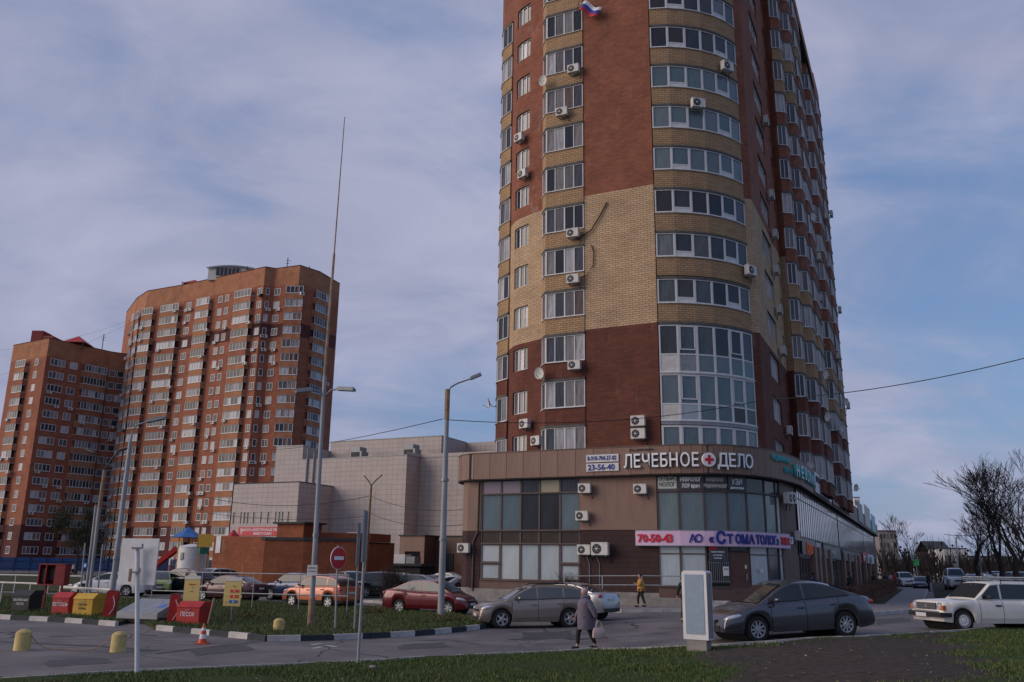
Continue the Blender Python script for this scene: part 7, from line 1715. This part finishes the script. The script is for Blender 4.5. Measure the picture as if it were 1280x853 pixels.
    for A, sgn in ((A1, -1), (A2, 1)):
        sv = [S(.01 + lean, sgn*.12, 1.37), S(.01 + lean, sgn*.185, 1.35), A[0], tuple(Vector(A[0]).lerp(Vector(A[1]), .97))]
        sl.append(skin_mesh(sv, [(0, 1), (1, 2), (2, 3)], [.075*k, .080*k*scale_w, .068*k*scale_w, .056*k]))
    bm = bmesh.new(); bm.from_mesh(cme); [bm.from_mesh(s_) for s_ in sl]; cf = bpy.data.meshes.new('coat'); bm.to_mesh(cf); bm.free(); cf.materials.append(coat); cf.polygons.foreach_set('use_smooth', [True]*len(cf.polygons)); cf.polygons.foreach_set('material_index', [0]*len(cf.polygons)); link(cf, 'coat', t)
    if hat:
        m = MB(); m.ball(hc + Vector(S(-.012, 0, .045)), (.112*k, .095*k, .100*k), hat, 14, 9); o = m.build('hat', t, smooth=True)
    else:
        m = MB(); m.ball(hc + Vector(S(-.022, 0, .028)), (.100*k, .086*k, .108*k), hair, 14, 9); m.build('hair', t, smooth=True)
    if hood:
        m = MB(); m.ball(hc + Vector(S(-.075, 0, -.13)), (.12*k, .15*k, .085*k), coat, 12, 8); m.lathe([(.13*k, -.02*k), (.15*k, .02*k), (.13*k, .05*k)], hc + Vector(S(-.03, 0, -.13)), coat, 14); m.build('hood', t, smooth=True)
    return t, [Vector(a[1]) for a in (A1, A2)]
c_blk = grime('black_cloth', (.016, .017, .02), .85, .3, 6); c_mauve = grime('grey_mauve_quilted_cloth', (.135, .115, .155), .8, .25, 9, bump=.3); c_yel = grime('mustard_cloth', (.42, .22, .055), .8, .2, 6); c_navy = grime('navy_cloth', (.02, .03, .06), .85, .2, 6)
c_red = grime('red_cloth', (.35, .02, .02), .8, .2, 6); c_pink = grime('dusty_pink_knit', (.42, .30, .30), .9, .15, 12); c_pale = grime('pale_pink_cloth', (.45, .36, .37), .8, .2, 5); c_grey = grime('grey_cloth', (.12, .12, .13), .85, .2, 6)
wp = ground(733, 812.5); wo, hands = person('woman in a grey-mauve hooded coat and pink knitted hat walking left with a pale handbag', (wp.x, wp.y, wp.z), PI - .12 + .0, 1.60, c_mauve, c_blk, .25, True, 'down', c_pink, True, scale_w=1.42)
wo.rotation_euler.z = PI + .25
hb = wo.matrix_basis @ hands[1] if (wo.matrix_basis @ hands[1]).y < (wo.matrix_basis @ hands[0]).y else wo.matrix_basis @ hands[0]
hb = min((wo.matrix_basis @ h for h in hands), key=lambda v: v.y)
m = None; t = thing('handbag', 'pale pinkish handbag held low in the walking woman\'s hand', 'handbag', (hb.x + .06, hb.y - .02, hb.z - .50), wo.rotation_euler.z)
M_BAG = grime('pale_leather', (.42, .34, .34), .6, .15, 5)
m = MB(); R = [[Vector((a*math.cos(q) if abs(math.cos(q)) < .7 else a*math.copysign(1, math.cos(q))*.95, b*math.sin(q), z)) for q in [2*PI*j/16 for j in range(16)]] for z, a, b in ((0, .165, .075), (.03, .185, .085), (.15, .175, .08), (.25, .145, .05), (.27, .14, .03))]; m.rings(R, M_BAG, True); m.build('bag_body', t, smooth=50)
for y in (-.03, .03): m = MB(); m.tube([(-.09, y, .25), (-.07, y, .37), (-.03, y*.5, .45), (.03, y*.5, .45), (.07, y, .37), (.09, y, .25)], .009, M_BAG, 6); m.build('handle', t)
ph = at(802, 757, 46.5); yo, hh = person('person in a mustard jacket and dark trousers before the dark brown shop wall', (ph.x, ph.y, gz(ph.x, ph.y) + .14), PI - .2, 1.64, c_yel, c_blk, .20, False, 'phone', None, scale_w=1.15)
for px, Y, face, coat, lbl, hgt, hat in [(856.5, 31.5, 1.0, c_blk, 'person in black mostly hidden behind the white advertising case', 1.72, None), (1016, 55, 1.9, c_navy, 'person in navy seen over the roof of the graphite sedan', 1.75, None), (1060, 66, 2.0, c_blk, 'person in a black coat in front of the shop fascia before the hedge', 1.78, None),
                                    (1090, 84, 1.9, c_blk, 'dark-clothed person walking near the far shops', 1.76, c_blk), (1105, 96, 1.7, c_navy, 'dark figure beside the far shop doors, next to the red-coated one', 1.74, None), (1116, 97, -1.3, c_red, 'person in a bright red coat on the far sidewalk', 1.70, None), (1111, 99, -1.3, c_pale, 'person in a pale coat just left of the red-coated one', 1.66, None),
                                    (1157.5, 88, -1.3, c_blk, 'person in black walking alone on the far sidewalk', 1.76, c_grey), (93, 118, .2, c_pale, 'person in a pale top walking in front of the blue fence', 1.72, None)]:
    X = at(px, 700, Y).x; person(lbl, (X, Y, gz(X, Y) + (.0 if px < 870 else .15)), face, hgt, coat, c_blk, .22, False, 'down', hat)
# ================================================================== vegetation
M_BARK = grime('bark', (0.045, 0.036, 0.030), .95, .4, 6)
M_TWIG = pbsdf('twigs', (0.035, 0.027, 0.024), .95)
M_LEAFD = grime('dark_green_leaves', (0.035, 0.05, 0.02), .9, .5, 3)
M_LEAFR = grime('rusty_hedge_leaves', (0.15, 0.075, 0.05), .9, .5, 5)
def bare_tree(label, X, Y, h, r, seed, name='bare_tree', spread=.55, levels=6, leaves=None, dz=0.0, lean=0.0, nleaf=0, crown_r=None):
    rnd = random.Random(seed); t = thing(name, label, 'tree', (X, Y, gz(X, Y) - .05 + dz)); trunk = MB(); crown = MB(); tips = []
    def grow(p, d, l, rad, lev):
        n = 3; pts = [p]; rr = [rad]
        for i in range(n):
            d = (d + Vector((rnd.uniform(-.22, .22), rnd.uniform(-.22, .22), rnd.uniform(-.06, .16))) * (.5 if lev == 0 else 1)).normalized(); p = p + d * l / n; pts.append(p); rr.append(max(.014, rad * (1 - .35 * (i + 1) / n)))
        (trunk if lev <= 1 else crown).tube(pts, rr, M_BARK if lev <= 2 else M_TWIG, 8 if lev == 0 else 5 if lev < 3 else 3, cap=lev < 2)
        if lev >= levels: tips.append(p); return
        k = rnd.choice((2, 3, 3)) if lev < levels - 1 else 3
        for j in range(k):
            a = rnd.uniform(0, 2*PI); e = spread * rnd.uniform(.6, 1.25); side = Vector((math.cos(a), math.sin(a), rnd.uniform(-.15, .35)))
            nd = (d * math.cos(e) + side * math.sin(e)).normalized()
            grow(pts[-1] if j < 2 else pts[2], nd, l * rnd.uniform(.66, .86), rr[-1] * rnd.uniform(.6, .8), lev + 1)
        if lev < 3: 
            a = rnd.uniform(0, 2*PI); grow(pts[2], (d * .5 + Vector((math.cos(a), math.sin(a), .3))).normalized(), l * .55, rr[2] * .4, lev + 2)
    grow(Vector((0, 0, 0)), Vector((lean, 0, 1)).normalized(), h * .27, r, 0)
    trunk.build('trunk', t, smooth=True); c = crown.build('crown', t)
    if leaves:
        lf = MB()
        for i in range(nleaf):
            q = rnd.choice(tips) + Vector((rnd.gauss(0, .5), rnd.gauss(0, .5), rnd.gauss(-.3, .6))); a = Vector((rnd.gauss(0, 1), rnd.gauss(0, 1), rnd.gauss(0, 1))).normalized(); b = a.orthogonal().normalized(); s_ = rnd.uniform(.06, .14)
            lf.face([q - a*s_, q + b*s_*.6, q + a*s_, q - b*s_*.6], leaves)
        o = lf.build('leaves', c)
    return t
def XY(px, Y): return at(px, 700, Y).x, Y
for px, Y, h, r, sd, sp, l_ in [(1222, 74, 8.2, .24, 3, .44, 'large bare tree, leftmost of the row along the side street, beside the white van'), (1250, 70, 10.2, .26, 5, .48, 'tall bare tree with spreading crown over the roof rack of the cream estate car'),
                                (1270, 66, 10.2, .28, 8, .50, 'bare tree with a thick dark trunk close to the right edge'), (1294, 62, 10.0, .24, 12, .52, 'bare tree whose branches reach in at the right edge'), (1136, 128, 10, .24, 21, .42, 'dense rounded bare tree past the end of the podium, behind the blue sedan'),
                                (1236, 100, 9, .22, 31, .46, 'thinner bare tree further back between the two large ones'), (1282, 92, 10, .22, 33, .5, 'thinner bare tree further back near the right edge')]:
    X, Y = XY(px, Y); bare_tree(l_, X, Y, h, r, sd, spread=sp, levels=6)
X, Y = XY(97, 135); bare_tree('tall sparse dark green tree in front of the lower distant block', X, Y, 11.5, .22, 41, 'leafy_tree', .42, 6, M_LEAFD, nleaf=5000)
X, Y = XY(118, 139); bare_tree('slender sparse tree just right of the taller dark green one', X, Y, 8.5, .18, 43, 'leafy_tree', .38, 5, M_LEAFD, nleaf=1800)
def leaf_mass(name, label, cat, boxes, n, mat, size=(.05, .10), seed=1, kind=None, stems=0, group=None):
    rnd = random.Random(seed); o = Vector(boxes[0][0]); lf = MB(); vol = [b[1][0]*b[1][1]*b[1][2] for b in boxes]
    for i in range(n):
        c, d, rz_ = rnd.choices(boxes, vol)[0]; u = Vector((rnd.gauss(0, .36), rnd.gauss(0, .36), abs(rnd.gauss(.0, .5)))); u.z = min(1, u.z) * (1 + .25 * noise.noise((u.x*3, u.y*3, seed)))
        q = Matrix.Rotation(rz_, 3, 'Z') @ Vector((u.x*d[0]*.62, u.y*d[1]*.62, u.z*d[2])) + Vector(c) - o
        a = Vector((rnd.gauss(0, 1), rnd.gauss(0, 1), rnd.gauss(0, 1))).normalized(); b = a.orthogonal().normalized(); s_ = rnd.uniform(*size)
        lf.face([q - a*s_, q + b*s_*.6, q + a*s_, q - b*s_*.6], mat)
    for i in range(stems):
        c, d, rz_ = rnd.choice(boxes); p = Matrix.Rotation(rz_, 3, 'Z') @ Vector((rnd.uniform(-.4, .4)*d[0], rnd.uniform(-.3, .3)*d[1], 0)) + Vector(c) - o
        lf.tube([p, p + Vector((rnd.gauss(0, .12), rnd.gauss(0, .12), d[2]*.6)), p + Vector((rnd.gauss(0, .3), rnd.gauss(0, .3), d[2]*rnd.uniform(.8, 1.15)))], [.012, .009, .004], M_TWIG, 3, cap=False)
    ob = lf.build(name, None, loc=tuple(o)); tag(ob, label, cat, group)
    if kind: ob['kind'] = kind
    return ob
def hb(u, v, w_, l, h): p = TW(u, v); return ((p.x, p.y, gz(p.x, p.y) + .15), (w_, l, h), -AZ)
leaf_mass('hedge', 'rust-brown clipped hedge beside the sidewalk, nearest one behind the graphite sedan', 'hedge', [hb(15.5, 14, 2.2, 9, .9), hb(15.5, 22, 2.2, 9, .85)], 26000, M_LEAFR, (.022, .05), seed=3, stems=500)
leaf_mass('hedge', 'rust-brown hedge further along the sidewalk, past the nearest one', 'hedge', [hb(15.6, 35, 2.2, 12, 1.05), hb(15.6, 47, 2.2, 12, 1.05)], 16000, M_LEAFR, (.03, .06), seed=4, stems=300)
p = TW(.55, -.7); leaf_mass('bare_shrub', 'small bare shrub under the right end of the left shop glazing', 'shrub', [((p.x, p.y, .15), (1.3, .8, 1.5), 0)], 120, M_LEAFR, (.03, .05), 5, stems=110)
p = TW(-.7, -.7); leaf_mass('bare_shrub', 'lower bare shrub left of the other one, before the shop glazing', 'shrub', [((p.x, p.y, .15), (1.0, .7, .9), 0)], 80, M_LEAFR, (.03, .05), 6, stems=60)
X, Y = XY(491, 50.5); leaf_mass('bare_shrub', 'bushy brown shrub on the small lawn before the black estate car', 'shrub', [((X, Y, 0), (1.1, 1.0, 1.9), 0)], 500, M_LEAFR, (.03, .06), 7, stems=180)
X, Y = XY(505, 51); leaf_mass('bare_shrub', 'thin brown shrub just right of the bushy one on the small lawn', 'shrub', [((X, Y, 0), (.8, .8, 1.7), 0)], 200, M_LEAFR, (.03, .05), 8, stems=90)
for px, py, l_, sd in ((312, 776, 'tuft of dry yellowing weeds under the yellow notice with coloured labels', 9), (470, 770, 'low weeds on the island behind the edge-on sign posts', 10), (565, 781, 'dry brown weeds near the right tip of the island', 11)):
    q = ground(px, py); leaf_mass('weeds', l_, 'weeds', [((q.x, q.y, q.z + .08), (1.8, .9, .28), 0)], 500, grime('dry_weeds', (.10, .075, .025), .9, .4, 5), (.02, .05), sd)
# far wood past the end of the street: one mass
rnd = random.Random(77); fwd = MB()
for i in range(300):
    px = rnd.uniform(1100, 1330); Y = rnd.uniform(150, 260); X = at(px, 700, Y).x; h = rnd.uniform(3.5, 7.5) * (1.15 if px < 1190 else .85); z0 = gz(X, Y)
    for k in range(9):
        a = rnd.uniform(0, 2*PI); s_ = rnd.uniform(.3, 1.5); fwd.tube([(X, Y, z0 + h*.25), (X + s_*.5*math.cos(a), Y + s_*.5*math.sin(a), z0 + h*.6), (X + s_*math.cos(a), Y + s_*math.sin(a), z0 + h*rnd.uniform(.7, 1.05))], [.07, .045, .02], M_TWIG, 3, cap=False)
    fwd.tube([(X, Y, z0), (X, Y, z0 + h*.5)], .12, M_BARK, 4, cap=False)
    if i % 6 == 0:
        for k in range(40):
            q = Vector((X + rnd.gauss(0, 1.1), Y + rnd.gauss(0, 1.1), z0 + abs(rnd.gauss(0, 1)) * h*.35 + .4)); s_ = rnd.uniform(.15, .35); fwd.face([q + Vector((-s_, 0, 0)), q + Vector((0, 0, -s_)), q + Vector((s_, 0, 0)), q + Vector((0, 0, s_))], M_TWIG)
o = fwd.build('far_wood'); o['kind'] = 'stuff'; o['label'] = 'brown leafless wood and scrub closing off the far end of the side street'; o['category'] = 'wood'
# far buildings of the side street
def far_block(label, px0, px1, ytop, Y, depth, wallm, storeys_, cols_n, roofm=None, peak=0):
    a, b = at(px0, ytop, Y), at(px1, ytop, Y); w_ = b.x - a.x; h = a.z; t = thing('far_building', label, 'building', (a.x, Y, 0), -.15); m = MB()
    wall(m, [(0, 0), (w_, 0), (w_ + .01, depth)], -.6, h, [(99, wallm)]); wall(m, [(0, depth), (0, 0)], -.6, h, [(99, wallm)]); m.build('wall', t)
    m = MB()
    if peak: m.face([(-.5, -.5, h), (w_ + .5, -.5, h), (w_ + .5, depth/2, h + peak), (-.5, depth/2, h + peak)], roofm); m.face([(w_ + .5, depth + .5, h), (-.5, depth + .5, h), (-.5, depth/2, h + peak), (w_ + .5, depth/2, h + peak)], roofm)
    else: m.box((w_/2, depth/2, h + .1), (w_ + .4, depth + .4, .2), roofm or M_ROOF)
    m.build('roof', t)
    if storeys_:
        sh = (h - .8) / storeys_; cw = w_ / cols_n; m = MB(); m.box((0, -.05, 0), (cw*.5, .08, sh*.5), M_GLASSF); wm = m.mesh('window')
        for i in range(cols_n):
            for j in range(storeys_): link(wm, 'window', t, (cw*(i + .5), 0, .6 + sh*(j + .5)))
far_block('pale five-storey slab block past the end of the shop podium', 1098, 1119, 664, 230, 30, M_CONC, 5, 5)
far_block('low white and pink building far down the side street', 1180, 1206, 686, 210, 12, M_WHITE, 1, 4, M_ROOF)
far_block('low house with a dark pitched roof in the far wood', 1163, 1186, 690, 240, 12, M_PANEL_M, 0, 1, M_ROOF, 3)
far_block('tall pale tower block peeping over the podium roof', 1067.5, 1074, 622, 330, 12, M_WHITE, 8, 2)
far_block('long low pale building behind the street trees at the right', 1212, 1262, 696, 220, 12, M_CONC, 1, 6, M_ROOF)
pg4 = at(1145.5, 705, 150); t = thing('green_street_sign', 'small bright green sign on a pole down the side street', 'sign', (pg4.x, 150, 0), 0); m = MB(); m.box((0, 0, pg4.z + .2), (.9, .1, 1.0), pbsdf('green_sign', (.03, .35, .10), .4)); m.build('panel', t); m = MB(); m.tube([(0, .06, 0), (0, .06, pg4.z)], .06, M_GALV, 6); m.build('post', t)
for px, top, Y, l_ in ((1104, 668, 140, 'wooden utility pole past the end of the podium'), (1224, 668, 84, 'grey utility pole among the street trees'), (1197, 672, 120, 'thin dark pole beside the white van')):
    b_ = Vector((at(px, 716, Y).x, Y, 0)); pole('utility_pole', l_, b_, (px - 2, top), .13, .09, 'utility pole', mat=M_RUST if px == 1104 else M_POLE)
# grass blades, fallen leaves, litter
def blades(name, label, poly, x0, x1, y0, y1, n, off, h, mats, seed, avoid=None, w_=.006):
    rnd = random.Random(seed); b = MB(); k = 0
    for i in range(n * 6):
        if k >= n: break
        x, y = rnd.uniform(x0, x1), rnd.uniform(y0, y1)
        if abs(x) > y * .62 + 2 or not inside((x, y), poly): continue
        nz = noise.noise((x*.8, y*.8, seed)) + .5*noise.noise((x*3, y*3, seed))
        if avoid and rnd.random() < mudness(x, y) * 1.05: continue
        if nz < -.25 and rnd.random() < .7: continue
        z = gz(x, y) + off; hh = h * rnd.uniform(.5, 1.3) * (1 + nz*.6); a = rnd.uniform(0, PI); dx_, dy_ = math.cos(a)*w_*rnd.uniform(.8, 1.6), math.sin(a)*w_*rnd.uniform(.8, 1.6); lx, ly = rnd.gauss(0, .5)*hh, rnd.gauss(0, .5)*hh
        b.face([(x - dx_, y - dy_, z - .02), (x + dx_, y + dy_, z - .02), (x + lx, y + ly, z + hh)], mats[0] if rnd.random() < .75 else mats[1] if rnd.random() < .8 else mats[2]); k += 1
    o = b.build(name); o['kind'] = 'stuff'; o['label'] = label; o['category'] = 'grass'
MG1 = pbsdf('grass_blade', (.055, .090, .020), .8); MG2 = pbsdf('light_grass_blade', (.115, .15, .04), .8); MG3 = pbsdf('dry_grass_blade', (.13, .11, .05), .9)
blades('grass_blades', 'short green grass covering the foreground verge', ver, -12, 22, 12, 30, 90000, .05, .055, (MG1, MG2, MG3), 3, mud2, .010)
blades('grass_blades', 'rough grass growing over the island inside the striped kerb', isl, -30, 2, 26, 52, 42000, .11, .10, (MG1, MG3, MG2), 4, None, .014)
rnd = random.Random(9); m = MB(); M_LITTER = pbsdf('fallen_leaf', (.20, .15, .07), .8)
for i in range(700):
    x, y = rnd.uniform(-14, 18), rnd.uniform(15, 27)
    if not inside((x, y), ver): continue
    z = gz(x, y) + .10; a = rnd.uniform(0, PI); s_ = rnd.uniform(.02, .045); m.face([(x + s_*math.cos(a + k*PI/2)*(1 if k % 2 else .6), y + s_*math.sin(a + k*PI/2)*(1 if k % 2 else .6), z + rnd.uniform(-.01, .02)) for k in range(4)], M_LITTER if rnd.random() < .97 else M_ACW)
o = m.build('fallen_leaves'); o['kind'] = 'stuff'; o['label'] = 'scattered pale fallen leaves on the verge'; o['category'] = 'leaves'
for px, py, l_ in ((466, 836, 'pale stone lying in the foreground grass below the nearest sign post'), (476, 775, 'white scrap of paper on the island grass behind the edge-on signs')):
    q = ground(px, py, .05); m = MB(); m.ball((0, 0, .03), (.09, .06, .05), M_CONC, 8, 5); tag(m.build('stone', loc=tuple(q)), l_, 'stone' if px == 466 else 'litter')
# drop the lettering source
bpy.data.objects.remove(_to)
